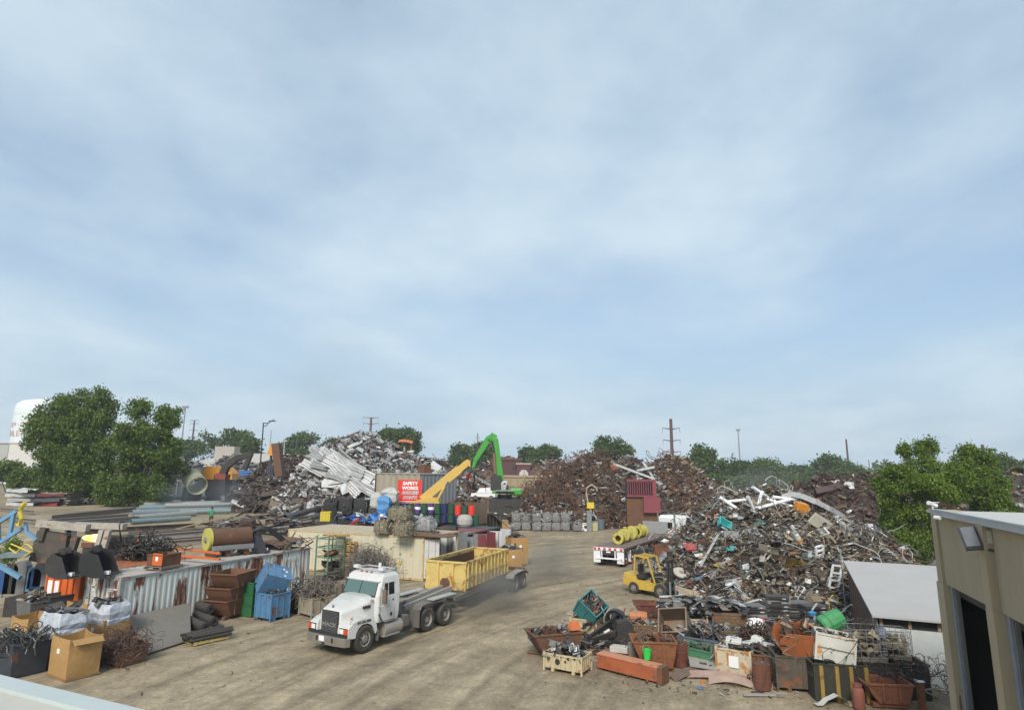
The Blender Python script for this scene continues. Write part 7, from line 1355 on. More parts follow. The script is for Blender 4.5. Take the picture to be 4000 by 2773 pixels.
crate('pale cream crate under the tipped teal crate', rp(2300, 2490, .75), -.45, CRC, 1.25, .95, .6, 0, ribs=3); q = rp(2300, 2490, .7); tl = crate('teal crate tipped on its side on the pale cream crate', (q.x+.05, q.y+.05, .85), 0, TEAL, 1.05, .95, .9, 0, ribs=1, rot=(math.radians(28), math.radians(38), -.5), legs=False)
load(tl, .8, .7, .8, 30, .22, PAL_RU)
o = T('black_a_frame', 'black welded A-frame hitch with round eye lying between the bins', 'hitch frame', rp(2285, 2545, .5)); b0 = o.location
BKP = mat('black_paint_gloss', (.015, .015, .016), .4, 0, .3, .05, dust=.2)
for pts in ([(0, 0, .25), (1.3, .9, .85), (1.75, 1.0, 1.1)], [(0, 0, .25), (1.35, .1, .55), (1.95, .45, .95)], [(0.1, .1, .12), (1.9, .2, .15)]):
    for a_, b_ in zip(pts[:-1], pts[1:]): MB().beam(a_, b_, .14, .2).build('frame_bar', BKP, o)
MB().pipe((1.5, .75, .95), (1.62, .95, 1.0), .48, .14, 18).build('round_eye', BKP, o); MB().cyl((1.66, .98, 1.0), (1.68, 1.01, 1.0), .26, n=16).build('pale_disc', mat('pale_pink', (.6, .5, .48), .6), o); MB().bx(-.2, .2, -.2, .2, 0, .35).build('coupler', BKP, o); MB().prism([(1.3, .1), (2.2, .1), (2.2, .9), (1.9, 1.15), (1.5, 1.0)], .1, .7, 'y').build('hood', DARK, o); MB().beam((.9, .07, .62), (1.15, .12, .74), .03, .08).build('white_stripe', SIGNW, o)
hopper('dark red rusty hopper standing furthest back by the forklift', rp(2550, 2440, .5), -.12, MRN, 1.6, 1.1, .82, 0)
crate('brown slatted crate of mixed scrap in the middle of the bins', rp(2525, 2520, .6), -.1, BRN, 1.5, 1.1, .72, 75, PAL_MIX, ribs=6, name='wooden_crate')
o = T('corrugated_bin', 'tan corrugated bin tipped forward over the brown crate', 'bin', rp(2660, 2525, .5)+Vector((0, 0, .5)), 0, rot=(math.radians(48), math.radians(-8), -.42)); MB().openbox(1.2, 1.1, .95, .03).build('tub', TANC, o)
for i in range(6): MB().bx(-.63, .63, -.58, -.552, .08+i*.14, .15+i*.14).build('corrugation', TANC, o)
for i in range(5): MB().bx(-.5, .5, -.45+i*.2, -.38+i*.2, -.03, -.001).build('corrugation', TANC, o)
MB().bx(-.5, .5, -.2, .7, -.7, -.06).build('prop', DARK, o)
hopper('orange-brown rusty hopper right behind the green bucket', rp(2570, 2632, .75), -.08, RUSTO, 1.65, 1.2, .95, 20, PAL_RU, size=.25)
drum('tapered dark rust barrel full of scrap beside the orange hopper', rp(2668, 2612, .4), MRN, r=.30, H=.85, lid=False, taper=.18)
load(bpy.data.objects[[x.name for x in bpy.data.objects if x.get('label', '') == 'tapered dark rust barrel full of scrap beside the orange hopper'][0]], .5, .5, .8, 14, .16, PAL_RU)
crate('broken green crate lying open near the slate bin', rp(2745, 2612, .5), -.3, GRC, .85, .7, .6, 14, PAL_DK, ribs=1, rot=(.1, .12, -.35))
crate('long slate grey bin of black car trim and bumpers', rp(2790, 2600, .95), -.55, SLT, 1.9, 1.1, .75, 70, PAL_DK+[(C_LG, 1.2)], ribs=3, size=.3, kinds={'arc': 3, 'sheet': 3, 'angle': 2, 'box': 1}, dome=.5, name='steel_bin', cat='bin')
c_ = crate('white and orange rusted crate with a white printer on top', rp(2918, 2657, .75, -.05), -.62, ORC, 1.25, 1.05, .85, 26, PAL_DK, ribs=2, size=.26)
MB().bx(-.15, .2, -.57, -.555, .35, .75).build('white_patch', SIGNW, c_)
def printer(label, loc, rot, s=1., m=None):
    o = T('printer', label, 'printer', loc, 0, rot=rot); m = m or mat('office_white', (.62, .62, .57), .5, 0, .08, 0, dust=.15)
    MB().bx(-.28*s, .28*s, -.22*s, .22*s, 0, .2*s).build('body', m, o, bevel=.02); MB().bx(-.2*s, .2*s, -.16*s, .12*s, .201*s, .25*s).build('lid', m, o, bevel=.01); MB().bx(-.12*s, .12*s, -.08*s, .05*s, .2505*s, .253*s).build('panel', mat('panel_grey', (.3, .3, .3)), o); MB().bx(-.2*s, .2*s, -.235*s, -.221*s, .03*s, .09*s).build('paper_slot', BLACK, o); return o
q = rp(2918, 2657, .85, -.12); printer('white printer on top of the white and orange crate', (q.x, q.y, 1.02), (.12, .05, -.4))
hopper('rust brown hopper of old printers behind the rusty drum', rp(3010, 2668, .75, .1), -.35, HB, 1.4, 1.1, .75, 16, PAL_DK, size=.25)
q = rp(3010, 2660, .8); printer('pale printer tilted in the rust brown hopper, left one', (q.x-.35, q.y+.1, .92), (.2, -.3, -.5), .9); printer('white printer with dark base in the rust brown hopper, right one', (q.x+.25, q.y-.1, .92), (.1, .2, .3), .85); printer('pale office machine above the rust brown hopper, behind two printers', (q.x+.1, q.y+.55, 1.0), (.3, .1, 1.), .9)
drum('rust brown dented drum nearest the viewer', rp(2993, 2700, .3), mat('rust_drum', (.15, .055, .03), .8, 0, .25, .4, (.11, .04, .02)), r=.30, H=.84)
crate('dark rusty bin hung with wire under the orange octagonal box', rp(3165, 2712, .75), -.18, mat('dark_oily_bin', (.09, .075, .055), .85, 0, .35, .35), 1.75, 1.2, 1.05, 30, PAL_DK, ribs=1, name='steel_bin', cat='bin')
q = rp(3165, 2712, .6); o = T('orange_octagonal_box', 'bright orange rusted octagonal box tilted on the wire hung bin', 'box', (q.x+.02, q.y, 1.22), 0, rot=(.32, .06, -.12)); OCT = mat('orange_oct', (.36, .11, .035), .7, 0, .22, .42, (.22, .075, .025), .1)
oc_ = [(-.85, .35), (-.62, .05), (-.5, 0), (.5, 0), (.62, .05), (.85, .35), (.85, .62), (.62, .88), (-.62, .88), (-.85, .62)]
MB().prism(oc_, -.45, -.42, 'y').build('front_plate', OCT, o); MB().prism(oc_, .42, .45, 'y').build('back_plate', OCT, o)
for (a_, b_) in zip(oc_[:7], oc_[1:7]): MB().beam((a_[0], 0, a_[1]), (b_[0], 0, b_[1]), .83, .03).build('side_plate', OCT, o)
for x in (-.72, .62): MB().bx(x-.12, x+.12, -.456, -.4505, .4, .45).build('slot', BLACK, o)
load(o, 1.3, .7, .85, 16, .3, PAL_RU+[(C_TN, 4)])
loadw(o, (1.9, .8, 1.3), (.6, -.35, -.2), 34, 2.6, .013, [((.10, .095, .085), 2), ((.20, .18, .15), 1), ((.05, .05, .05), 2)], curl=1.4)
o = T('green_tub', 'green plastic drum tipped over against the striped shed', 'tub', rp(3330, 2600, 1.6)+Vector((-.35, 0, 1.05)), 0, rot=(.2, 1.15, .25)); MB().lathe([(.001, 0), (.36, 0), (.42, .08), (.44, .55), (.40, .95), (.36, 1.0), (.34, .97), (.38, .5), (.001, .04)], 14).build('tub', mat('green_tub', (.04, .27, .09), .5, 0, .15, 0, dust=.15), o); MB().lathe([(.445, .3), (.46, .33), (.445, .36)], 14).build('hoop', mat('green_tub'), o); MB().bx(-.3, .3, -.5, .5, -1.05, -.1).build('prop', DARK, o, rot=(-.2, -1.15, 0))
o = T('black_yellow_bin', 'dark bin with yellow upright ribs holding up the white box', 'bin', rp(3330, 2746, .75, -.15), -.12); MB().openbox(1.75, 1.2, 1.15, .04).build('tub', mat('black_green_bin', (.028, .03, .022), .8, 0, .3, .15), o)
for x in (-.65, -.15, .3, .78): MB().bx(x-.06, x+.06, -.70, -.605, 0, 1.1).build('yellow_rib', mat('dirty_yellow_rib', (.30, .19, .04), .7, 0, .2, .3), o)
load(o, 1.5, 1., 1.1, 40, .22, PAL_DK)
q = rp(3330, 2746, .7, -.15); o = crate('white and rust dented steel box on the yellow ribbed bin', (q.x-.05, q.y, 1.16), -.14, mat('white_rust_box', (.56, .56, .50), .6, 0, .12, .3, (.35, .18, .05), .12, sc=1.2), 1.2, .85, .88, 14, PAL_MIX, ribs=0, legs=False, rot=(.0, .13, -.3)); MB().bx(-.6, .6, -.445, -.427, .4, .44).build('crease', mat('grey_line', (.2, .19, .17)), o)
# caged totes
def cage(label, loc, yaw, s=1.):
    o = T('caged_tote', label, 'tote', loc, yaw); a, b, h_ = .58*s, .5*s, 1.0*s
    mb = MB()
    for z in np.linspace(.15, h_+.13, 5): mb.tube([(-a, -b, z), (a, -b, z), (a, b, z), (-a, b, z)], .012, 5, closed=True)
    for x in np.linspace(-a, a, 6):
        for y in (-b, b): mb.cyl((x, y, .13), (x, y, h_+.14), .010, n=5)
    for y in np.linspace(-b, b, 5):
        for x in (-a, a): mb.cyl((x, y, .13), (x, y, h_+.14), .010, n=5)
    mb.build('cage', STEEL, o); pallet(o, 2*a, 2*b, 0, mat('grey_pallet', (.2, .17, .13), .9))
    k = MB(); n = 34; scatter(k, np.stack([rng.uniform(-.8, .8, n)*a, rng.uniform(-.8, .8, n)*b, rng.uniform(.25, h_*.88, n)], 1), .33*s, [((.33, .27, .17), 4), ((.24, .18, .11), 3), ((.40, .34, .22), 2)], {'sheet': 3, 'box': 3, 'open': 1}, .2, .2); k.build('cardboard_load', CARD if False else mat('crumpled_card', None, .85, 0, .25, 0, dust=.2, sc=3), o)['kind'] = 'stuff'; return o
q = rp(3450, 2746, .8, .1); cage('wire cage of crumpled tan cardboard before the white shed wall', (q.x-.05, q.y+.1, 1.12), -.1, .92); cage('second wire cage of brown cardboard nearer the tan building', (q.x+1.05, q.y+.35, 1.12), -.25, .82)
o = T('dark_support_bin', 'dark oily bin underneath the two wire cages', 'bin', (q.x+.5, q.y+.2, 0), -.12); MB().openbox(2.6, 1.2, 1.12, .04).build('tub', DARK, o); load(o, 2.3, 1., 1.0, 40, .25, PAL_DK)
loadw(o, (1.9, .9, .7), (.6, -.45, .8), 110, 1.3, .009, [((.06, .04, .035), 4), ((.10, .05, .04), 3), ((.2, .17, .14), 1)], curl=2.6)
o = T('bent_tube', 'grey blue round duct poking up behind the wire cages', 'duct', (q.x+.35, q.y+1.1, 1.2), 0, rot=(0, 1.0, -.3)); MB().pipe((0, 0, -.1), (0, 0, 1.1), .30, .03, 18).build('duct', mat('blue_duct', (.16, .20, .26), .5, .2, .15), o); MB().bx(-.2, .2, -.2, .2, -.6, -.12).build('stand', DARK, o)
mb = MB(); wires(mb, (0, 0, 0), (.4, .35, .35), 60, 1.0, .011, [((.05, .04, .035), 1)], 3.); tag(mb.build('wire_ball', WIRER, loc=(q.x+.3, q.y+.7, 1.95)), 'ball of dark wire on top of the wire cages', 'wire', kind='stuff')
hopper('rusty orange hopper at the bottom right corner beside the tan column', rp(3495, 2772, .55), -.1, mat('rust_orange_bin', (.27, .10, .05), .75, 0, .25, .4), 1.45, 1.0, .62, 0)
o = T('gas_cylinder', 'short rust red gas cylinder standing in front of the yellow ribbed bin', 'gas cylinder', rp(3365, 2772, .1), .1); MB().lathe([(.001, 0), (.17, .0), (.18, .05), (.18, .52), (.15, .62), (.10, .66), (.10, .69)], 18).build('body', mat('rust_red', (.27, .085, .06), .75, 0, .2, .25), o, smooth=True); MB().pipe((0, 0, .67), (0, 0, .76), .13, .02, 16).build('collar', mat('rust_red'), o)
o = T('rust_post', 'rusty square post with white cap at the foot of the tan column', 'post', rp(3604, 2772, .0), 0); MB().bx(-.09, .09, -.09, .09, 0, .85).build('post', RUSTO, o); MB().bx(-.11, .11, -.11, .11, .851, .88).build('cap', SIGNW, o); MB().beam((.1, 0, .6), (.8, .2, .6), .03, .04).build('arm', STEEL, o); MB().beam((.1, 0, .58), (.8, .2, .25), .03, .04).build('arm', STEEL, o)
# back row of bins
c_ = crate('yellow and orange painted crate loaded with grey car bumpers', rp(2715, 2500, .7), -.25, ORC, 1.5, 1.1, .75, 0, ribs=2, size=.4)
c_.location.z = .0
mb = MB(); n = 70; scatter(mb, np.stack([rng.uniform(-1.3, .9, n), rng.uniform(-.5, .9, n), .95+rng.uniform(0, .65, n)], 1), .62, [((.12, .125, .13), 4), (C_DK, 4), (C_LG, 1.5), (C_WH, .8), ((.25, .25, .25), 3)], {'arc': 4, 'sheet': 3, 'angle': 1, 'open': .7}, .75, .3); tag(mb.build('bumper_heap', SCRAPV, loc=c_.location, rot=(0, 0, -.2)), 'heap of grey and black car bumpers on the yellow and orange crate', 'bumpers', kind='stuff')
crate('plain dark crate under the bumper heap on the left', rp(2640, 2470, 1.0), -.2, DARK, 1.1, 1.0, .85, 0, ribs=2)
c_ = crate('brown plank crate topped with curved grey sheets', rp(2865, 2492, .65), -.15, BRN, 1.55, 1.15, .95, 0, ribs=0, name='wooden_crate')
for i in range(7): MB().bx(-.8, .8, -.606, -.578, .14+i*.135, .14+i*.135+.12).build('plank', BRN, c_)
for i in range(4): MB().bx(-.6+i*.38, -.45+i*.38, -.615, -.6065, .15, .22).build('fork_slot', BLACK, c_)
mb = MB(); n = 30; scatter(mb, np.stack([rng.uniform(-.7, .9, n), rng.uniform(-.4, .5, n), 1.15+rng.uniform(0, .4, n)], 1), .75, [((.17, .17, .16), 4), ((.25, .24, .22), 3), (C_DK, 2), (C_LG, 1)], {'arc': 4, 'sheet': 4}, .8, .25); tag(mb.build('curved_sheets', SCRAPV, loc=c_.location, rot=(0, 0, -.15)), 'curved grey sheets piled on the brown plank crate', 'sheets', kind='stuff')
crate('rotten wooden crate under the brown plank crate', rp(2860, 2530, .6), -.1, mat('rotten_wood', (.13, .10, .07), .9, 0, .4, .2), 1.3, 1., .55, 50, PAL_MIX, ribs=4, name='wooden_crate')
labs = ['first', 'second', 'third', 'fourth']
for i, (px, py, n) in enumerate(((2960, 2470, 6), (3060, 2465, 8), (3135, 2455, 6), (3215, 2470, 6))):
    q = rp(px, py, .7)
    for j in range(n):
        c2 = [(.035, .037, .04), (.10, .105, .11), (.05, .05, .055), (.22, .22, .21), (.035, .035, .04), (.14, .145, .15)][(i*3+j) % 6]
        o = T('dashboard_module', '%s car module from the ground in the %s module stack from the left' % (['lowest', 'second', 'third', 'fourth', 'fifth', 'sixth', 'seventh', 'eighth'][j], labs[i]), 'car module', (q.x+rng.normal(0, .05), q.y+rng.normal(0, .06), .02+j*.19), rng.normal(-.05, .08), 'stacks of car modules')
        L = rng.uniform(1.0, 1.25); mm_ = mat('module_%d' % ((i*3+j) % 6), c2, .5, 0, .3, 0, dust=.25); z_ = rng.normal(0, .02, 8); V = BOXV*[L, .75, .15]+[0, 0, .08]; V[4:, 2] += z_[4:]*.5; MB().add(V, [BOXF]).build('casing', mm_, o); MB().bx(-L*.35, L*.1, -.40, -.376, .04, .11).build('vent_slot', BLACK, o); MB().bx(L*.2, L*.36, -.39, -.376, .05, .10).build('tag_strip', mat('pale_strip', (.45, .46, .45), .5), o)
hopper('grey dusty low bin between the module stacks and the orange octagon', rp(3120, 2560, .6), -.1, mat('dusty_grey_bin', (.20, .19, .165), .8, 0, .2, .2), 1.8, 1.1, .6, 30, PAL_DK, base=False)
for i, (px, py) in enumerate(((2947, 2505), (2990, 2508))): o = T('white_jug', ['left', 'right'][i]+' white plastic tub above the brown coil basket', 'tub', rp(px, py, .5)+Vector((0, 0, .35)), 0, rot=(.5, .3-.6*i, 0)); MB().lathe([(.001, 0), (.2, 0), (.27, .15), (.26, .5), (.15, .62), (.001, .64)], 14).build('tub', WHITE, o, smooth=True); MB().cyl((0, 0, .63), (0, 0, .70), .08, n=10).build('cap', SIGNW, o); MB().bx(-.25, .25, -.25, .25, -.35, -.02).build('stand', DARK, o)
mb = MB(); wires(mb, (0, 0, .45), (.55, .5, .5), 130, 1.6, .02, [((.06, .035, .025), 3), ((.09, .05, .035), 2)], 3.5); tag(mb.build('coil_heap', WIRER, loc=rp(2975, 2560, .5)), 'brown ball of rusty coils in front of the white tubs', 'coils', kind='stuff')
o = T('blue_box', 'small blue steel box beside the yellow and orange crate', 'box', rp(2792, 2500, .5), -.2); MB().openbox(.6, .6, .65, .03).build('tub', mat('strong_blue', (.03, .13, .28), .5), o); MB().bx(-.25, .25, -.32, -.305, .2, .4).build('label_plate', STEEL, o)
o = T('blue_fan', 'blue tool with pale cloth hanging between the module stacks', 'tool', rp(3200, 2490, .5)+Vector((0, 0, .8)), .2); MB().lathe([(.001, 0), (.16, .05), (.2, .2), (.001, .3)], 10).build('body', mat('strong_blue2', (.04, .22, .45), .5), o); MB().beam((0, 0, .3), (.3, 0, .6), .06, .06).build('handle', mat('pale_strip'), o); MB().beam((0, -.1, .1), (.05, -.15, -.75), .12, .05).build('cloth', mat('pale_strip'), o)
c_ = crate('wooden box of tan panels beside the shed corner, back right', rp(3255, 2386, .7), -.08, mat('orange_tan_wood', (.42, .25, .10), .8, 0, .25), 1.35, 1.0, .75, 20, PAL_MIX, ribs=2, name='wooden_crate')
# loose pieces lying in front
GPL = [('bent_bumper', 'long pinkish bent strip lying in front of the bins', 2790, 2650, (.36, .24, .20), 'strip'), ('bent_bumper', 'brown curled strip beside the grey ring plate', 2700, 2640, (.13, .085, .06), 'strip'), ('bent_bumper', 'pale pink strip with a black loop at its end', 2860, 2672, (.40, .28, .22), 'strip')]
for i, (nm, lab, px, py, c2, cat) in enumerate(GPL):
    o = T(nm, lab, cat, rp(px, py), [-.35, .4, -.3][i]); t = np.linspace(-1, 1, 10); L = [1.2, .9, .8][i]
    MB().grid(np.stack([np.stack([t*L, y+.1*np.sin(t*2+i), .04+.12*(1-t*t)+.10*np.sin(y*5)], -1) for y in (-.16, -.05, .08, .18)], 1)).build('strip', mat('strip%d' % i, c2, .6, 0, .3, .15), o)
    MB().tube([(L+.05+.1*math.cos(t_), .02, .15+.14*math.sin(t_)) for t_ in np.linspace(0, 2*PI, 12)[:-1]], .02, 5, closed=True).build('loop', BLACK, o)
o = T('ring_plate', 'grey flat plate with a square hole lying on the bent strips', 'plate', rp(2755, 2630, .3)+Vector((0, 0, .25)), 0, rot=(.12, .1, -.2)); q = MB()
for a4 in ((-.5, .5, .15, .4), (-.5, .5, -.4, -.15), (-.5, -.12, -.149, .149), (.15, .5, -.149, .149)): q.bx(*a4, 0, .05)
q.build('plate', mat('dusty_grey_plate', (.33, .31, .28), .7, 0, .1), o); MB().bx(-.3, .3, -.2, .2, -.25, -.01).build('block', DARK, o)
o = T('white_sheet', 'crumpled white sheet metal strip on the ground at lower right', 'sheet', rp(3270, 2752), .1); t = np.linspace(-1, 1, 9); MB().grid(np.stack([np.stack([t*.75, np.full(9, y), .05+.3*np.maximum(0, 1-abs(t*1.5+.1))+.03*np.sin(t*9)], -1) for y in (-.12, .14)], 1)).build('sheet', mat('dirty_white', (.55, .55, .52), .6, 0, .15, .1), o); MB().bx(.3, .9, -.2, .1, .0, .07).build('rag', mat('rag', (.35, .28, .18), .9), o)
o = T('grey_plank', 'grey plank lying flat in front of the rusty drum', 'plank', rp(2985, 2712, -.1), -.02); MB().bx(-.75, .7, -.05, .06, .0, .06).build('plank', mat('grey_plank', (.33, .33, .31), .7), o); MB().bx(-.7, -.6, -.08, .1, -.0, -.0+.02).build('batten', WOOD, o)
o = T('cream_lump', 'dented brown fuel tank lying behind the orange chassis beam', 'tank', rp(2478, 2600, .45)+Vector((0, 0, .3)), .4); MB().lathe([(.001, -.5), (.25, -.42), (.36, -.15), (.38, .2), (.28, .45), (.001, .52)], 12, R=rotm(.5, .9, 0)).build('shell', mat('brown_tank', (.20, .16, .11), .7, 0, .3, .3), o); MB().bx(-.2, .2, -.2, .2, -.3, -.2).build('foot', DARK, o)
o = T('pale_block', 'pale grey casting block on the orange chassis beam', 'block', rp(2430, 2625, .55)+Vector((0, 0, .56)), -.35); MB().bx(-.35, .35, -.15, .15, 0, .22).build('block', mat('pale_block', (.42, .41, .37), .7), o, bevel=.03); MB().bx(-.25, .25, -.1, .1, .221, .26).build('cap', mat('pale_block'), o)
o = T('floor_plate', 'dark steel plate lying on the ground left of the cream crate', 'plate', rp(2093, 2548), -.35); MB().bx(-.35, .45, -.18, .2, .004, .03).build('plate', RUST, o); MB().bx(.3, .4, -.1, .1, .0301, .05).build('lug', RUST, o)
drum('dark green tub drum behind the tipped teal crate', rp(2418, 2440, .3), mat('dark_teal_tub', (.03, .05, .055), .6), r=.33, H=.5)
o = T('orange_barrel', 'orange plastic barrel lying on the brown slatted crate', 'barrel', rp(2520, 2520, .8)+Vector((-.1, 0, 1.0)), 0, rot=(PI/2, .3, 1.4)); MB().lathe([(.001, -.4), (.22, -.38), (.27, 0), (.22, .38), (.001, .4)], 14).build('body', mat('dull_orange', (.45, .16, .05), .6, 0, .2, .2), o); MB().lathe([(.275, -.1), (.285, -.08), (.275, -.06)], 14).build('hoop', STEEL, o)
o = T('orange_cowl', 'orange plastic cowl sticking up from the rusty flared hopper', 'cowl', rp(2235, 2565, .5)+Vector((.15, 0, .95)), .4); MB().loft([[[-.25, -.2, 0], [.25, -.2, 0], [.25, .2, 0], [-.25, .2, 0]], [[-.15, -.12, .3], [.1, -.12, .35], [.1, .12, .35], [-.15, .12, .3]]]).build('cowl', mat('plastic_orange', (.6, .17, .05), .5), o); MB().bx(-.2, .2, -.15, .15, -.3, -.01).build('stem', DARK, o)
# dirt boxes right of the yellow container
for i, (px, py, d_) in enumerate(((1990, 2240, 0), (2020, 2225, 1.6))):
    q = G(px, py)+Vector((0, 1.2+d_, 0)); o = cardbox(['tan cardboard box behind the yellow container tail', 'pale topped cardboard box with dark scrap beyond the yellow container'][i], q, .4, 1.5, 1.3, 1.6+.5*i, skirt=False); load(o, 1.2, 1., 1.6+.5*i, 24, .35, PAL_DK)
# small litter on the ground
n = 1100; P = np.stack([rng.uniform(-13, 14, n), rng.uniform(20, 60, n), np.full(n, .0)], 1); P = P[(abs(P[:, 0]+4.5) > 3.5) | (P[:, 1] > 46)]
mb = MB(); scatter(mb, P, .055, [(C_TN, 4), (C_DK, 3), (C_WH, 1), (C_RU, 3), (C_GR, 3)], {'lump': 4, 'sheet': 2, 'tube': 1, 'box': 1}, .8, .5); tag(mb.build('ground_litter', SCRAPV), 'small stones and bits littering the dusty yard', 'litter', kind='stuff')
n = 900; P = np.stack([rng.uniform(2.5, 13, n), rng.uniform(22.5, 33, n), np.full(n, .02)], 1); mb = MB(); scatter(mb, P, .09, PAL_MIX, KM, .8, .5); n = 900; P = np.stack([rng.uniform(3, 13.5, n), rng.uniform(25.5, 32, n), rng.uniform(.05, .75, n)], 1); P = P[P[:, 1] > 26.2-.12*(P[:, 0]-3)]; scatter(mb, P, .24, PAL_MIX+[(C_DK, 8), (C_RD, 5)], KM, .6, .4); tag(mb.build('bin_litter', SCRAPV), 'loose scrap bits on the ground among the bins', 'litter', kind='stuff')
# ------------------------------------------------------------------ scrap heaps
NM = {'sheet': 'scrap_sheet', 'box': 'scrap_box', 'tube': 'scrap_pipe', 'angle': 'angle_iron', 'lump': 'scrap_lump', 'arc': 'bent_panel', 'frame': 'scrap_frame', 'open': 'open_box', 'disc': 'scrap_disc'}
PM = {}
for k, vs in TV.items():
    PM[k] = []
    for V, Fs in vs:
        me = MB().add(V, Fs).mesh(NM[k]); me.materials.append(SCRAPO); PM[k].append(me)
_ph = rng.uniform(0, 6, (8, 2)); _fq = np.array([.35, .6, .9, 1.4, 2.1, 3., .5, 1.1])
def fbm(x, y, amp=1.):
    z = 0
    for i in range(8): z = z+np.sin(x*_fq[i]+_ph[i, 0]+1.3*np.sin(y*_fq[i]*.7))*np.sin(y*_fq[i]*1.1+_ph[i, 1])/(_fq[i]+.6)
    return z*amp
PILES = []
def pile(label, bumps, pal, ns, ss, nb, sb, kinds=KM, core=C_RU, rough=.26, name='scrap_heap', wn=0, wpal=None, wext=None, wr=.03, wl=3., flat=.45, bigpal=None, bigk=None):
    b = np.array(bumps, float)
    def Hf(x, y):
        x = np.asarray(x, float); y = np.asarray(y, float); z = np.full(x.shape, -1.)
        for (cx, cy, rx, ry, h, p) in b:
            r = np.sqrt(((x-cx)/rx)**2+((y-cy)/ry)**2); z = np.maximum(z, h*(1-r**p))
        return np.where(z > -.5, z+fbm(x, y, rough)*np.clip(z/2., 0, 1)+terrain(x, y), -1.)
    PILES.append(Hf)
    x0, x1 = (b[:, 0]-b[:, 2]).min()-.5, (b[:, 0]+b[:, 2]).max()+.5; y0, y1 = (b[:, 1]-b[:, 3]).min()-.5, (b[:, 1]+b[:, 3]).max()+.5
    o = T(name, label, 'scrap heap', ((x0+x1)/2, (y0+y1)/2, 0)); off = np.array(o.location)
    st = max(.35, (x1-x0)/55); X, Y = np.meshgrid(np.arange(x0, x1, st), np.arange(y0, y1, st), indexing='ij'); Z = np.maximum(Hf(X, Y)-.25, -.4)+rng.normal(0, .09, X.shape)
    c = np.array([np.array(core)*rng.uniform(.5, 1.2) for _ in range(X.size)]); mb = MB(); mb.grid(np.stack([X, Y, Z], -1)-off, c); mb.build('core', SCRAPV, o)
    def sample(n):
        P = np.zeros((0, 2))
        while len(P) < n:
            q = np.stack([rng.uniform(x0, x1, 4*n), rng.uniform(y0, y1, 4*n)], 1); h = Hf(q[:, 0], q[:, 1]); g = Hf(q[:, 0]*.985, q[:, 1]*.985)
            q = q[(h > .12+terrain(q[:, 0], q[:, 1])) & (rng.uniform(0, 1, len(q)) < np.where(h >= g-.25, 1., .12))]; P = np.vstack([P, q])
        P = P[:n]; return np.column_stack([P, Hf(P[:, 0], P[:, 1])])
    if ns:
        P = sample(ns); P[:, 2] += rng.uniform(-.15, .25, ns)*ss*1.2; mb = MB(); scatter(mb, P-off, ss, pal, kinds, flat, .45); mb.build('loose_scrap', SCRAPV, o)['kind'] = 'stuff'
    if nb:
        P = sample(nb); R = rand_rot(nb, flat); bp = bigpal or pal; pc = np.array([c for c, _ in bp]); pw = np.array([w for _, w in bp], float); ks = list(bigk or kinds); kw = np.array([(bigk or kinds)[k] for k in ks], float)
        for i in range(nb):
            k = ks[rng.choice(len(ks), p=kw/kw.sum())]; s = sb*math.exp(rng.normal(0, .35)); cc = pc[rng.choice(len(pc), p=pw/pw.sum())]*rng.uniform(.8, 1.2)
            c = bpy.data.objects.new(NM[k], PM[k][i % 5]); COL.objects.link(c); c.parent = o; c.location = P[i]-off+np.array([0, 0, .1*s]); c.rotation_euler = Matrix(R[i].tolist()).to_euler(); c.scale = (s*rng.uniform(.8, 1.4), s*rng.uniform(.7, 1.2), s*rng.uniform(.7, 1.2)); c.color = (*[float(v) for v in cc], 1)
    if wn:
        mb = MB(); Q = sample(wn)
        if wext: Q = Q[(Q[:, 0] > wext[0]) & (Q[:, 0] < wext[1])]
        for q in Q: wires(mb, q-off+np.array([0, 0, .1]), (1.6, 1.2, .6), 1, wl, wr, wpal or PAL_RU, 1.2, 6)
        mb.build('wire_scrap', WIRER, o)['kind'] = 'stuff'
    return o
def onpile(px, py, y0=28., y1=140.):
    r = ray(px, py)
    for y in np.arange(y0, y1, .1):
        t = y/r[1]; x = r[0]*t; z = CAM_H+r[2]*t
        for Hf in PILES:
            if z < float(Hf(x, y)): return Vector((x, y, z))
    return at(px, py, y1)
PAL_C = [(C_RU, 3), (C_RD, 4), ((.12, .10, .07), 8), ((.23, .185, .12), 6), ((.21, .205, .19), 6), (C_LG, 3.4), (C_WH, 2.8), (C_TN, 3), (C_DK, 5), (C_RO, 1), (C_BL, .25), (C_OR, .18), (C_YE, .15), ((.05, .3, .3), .15), (C_RE, .15)]
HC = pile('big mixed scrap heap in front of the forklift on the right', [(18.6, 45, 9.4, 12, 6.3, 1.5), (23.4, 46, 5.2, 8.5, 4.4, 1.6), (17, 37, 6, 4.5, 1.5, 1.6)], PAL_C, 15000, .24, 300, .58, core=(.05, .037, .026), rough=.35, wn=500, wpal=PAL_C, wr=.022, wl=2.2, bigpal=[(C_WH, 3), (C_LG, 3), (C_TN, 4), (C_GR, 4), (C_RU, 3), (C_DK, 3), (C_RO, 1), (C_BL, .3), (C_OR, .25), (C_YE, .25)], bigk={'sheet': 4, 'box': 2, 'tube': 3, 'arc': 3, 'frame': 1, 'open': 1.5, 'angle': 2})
HA = pile('tallest scrap heap of grey sheet metal left of the green handler', [(-18.2, 86, 11.5, 14, 10.6, 2.0), (-13, 89, 8.5, 10, 9.0, 1.8), (-24, 85, 8, 11, 8.6, 1.8)], PAL_AL+[(C_RU, 3), (C_RO, .8), (C_RD, 2)], 9000, .42, 280, .95, core=(.10, .075, .06), rough=.24)
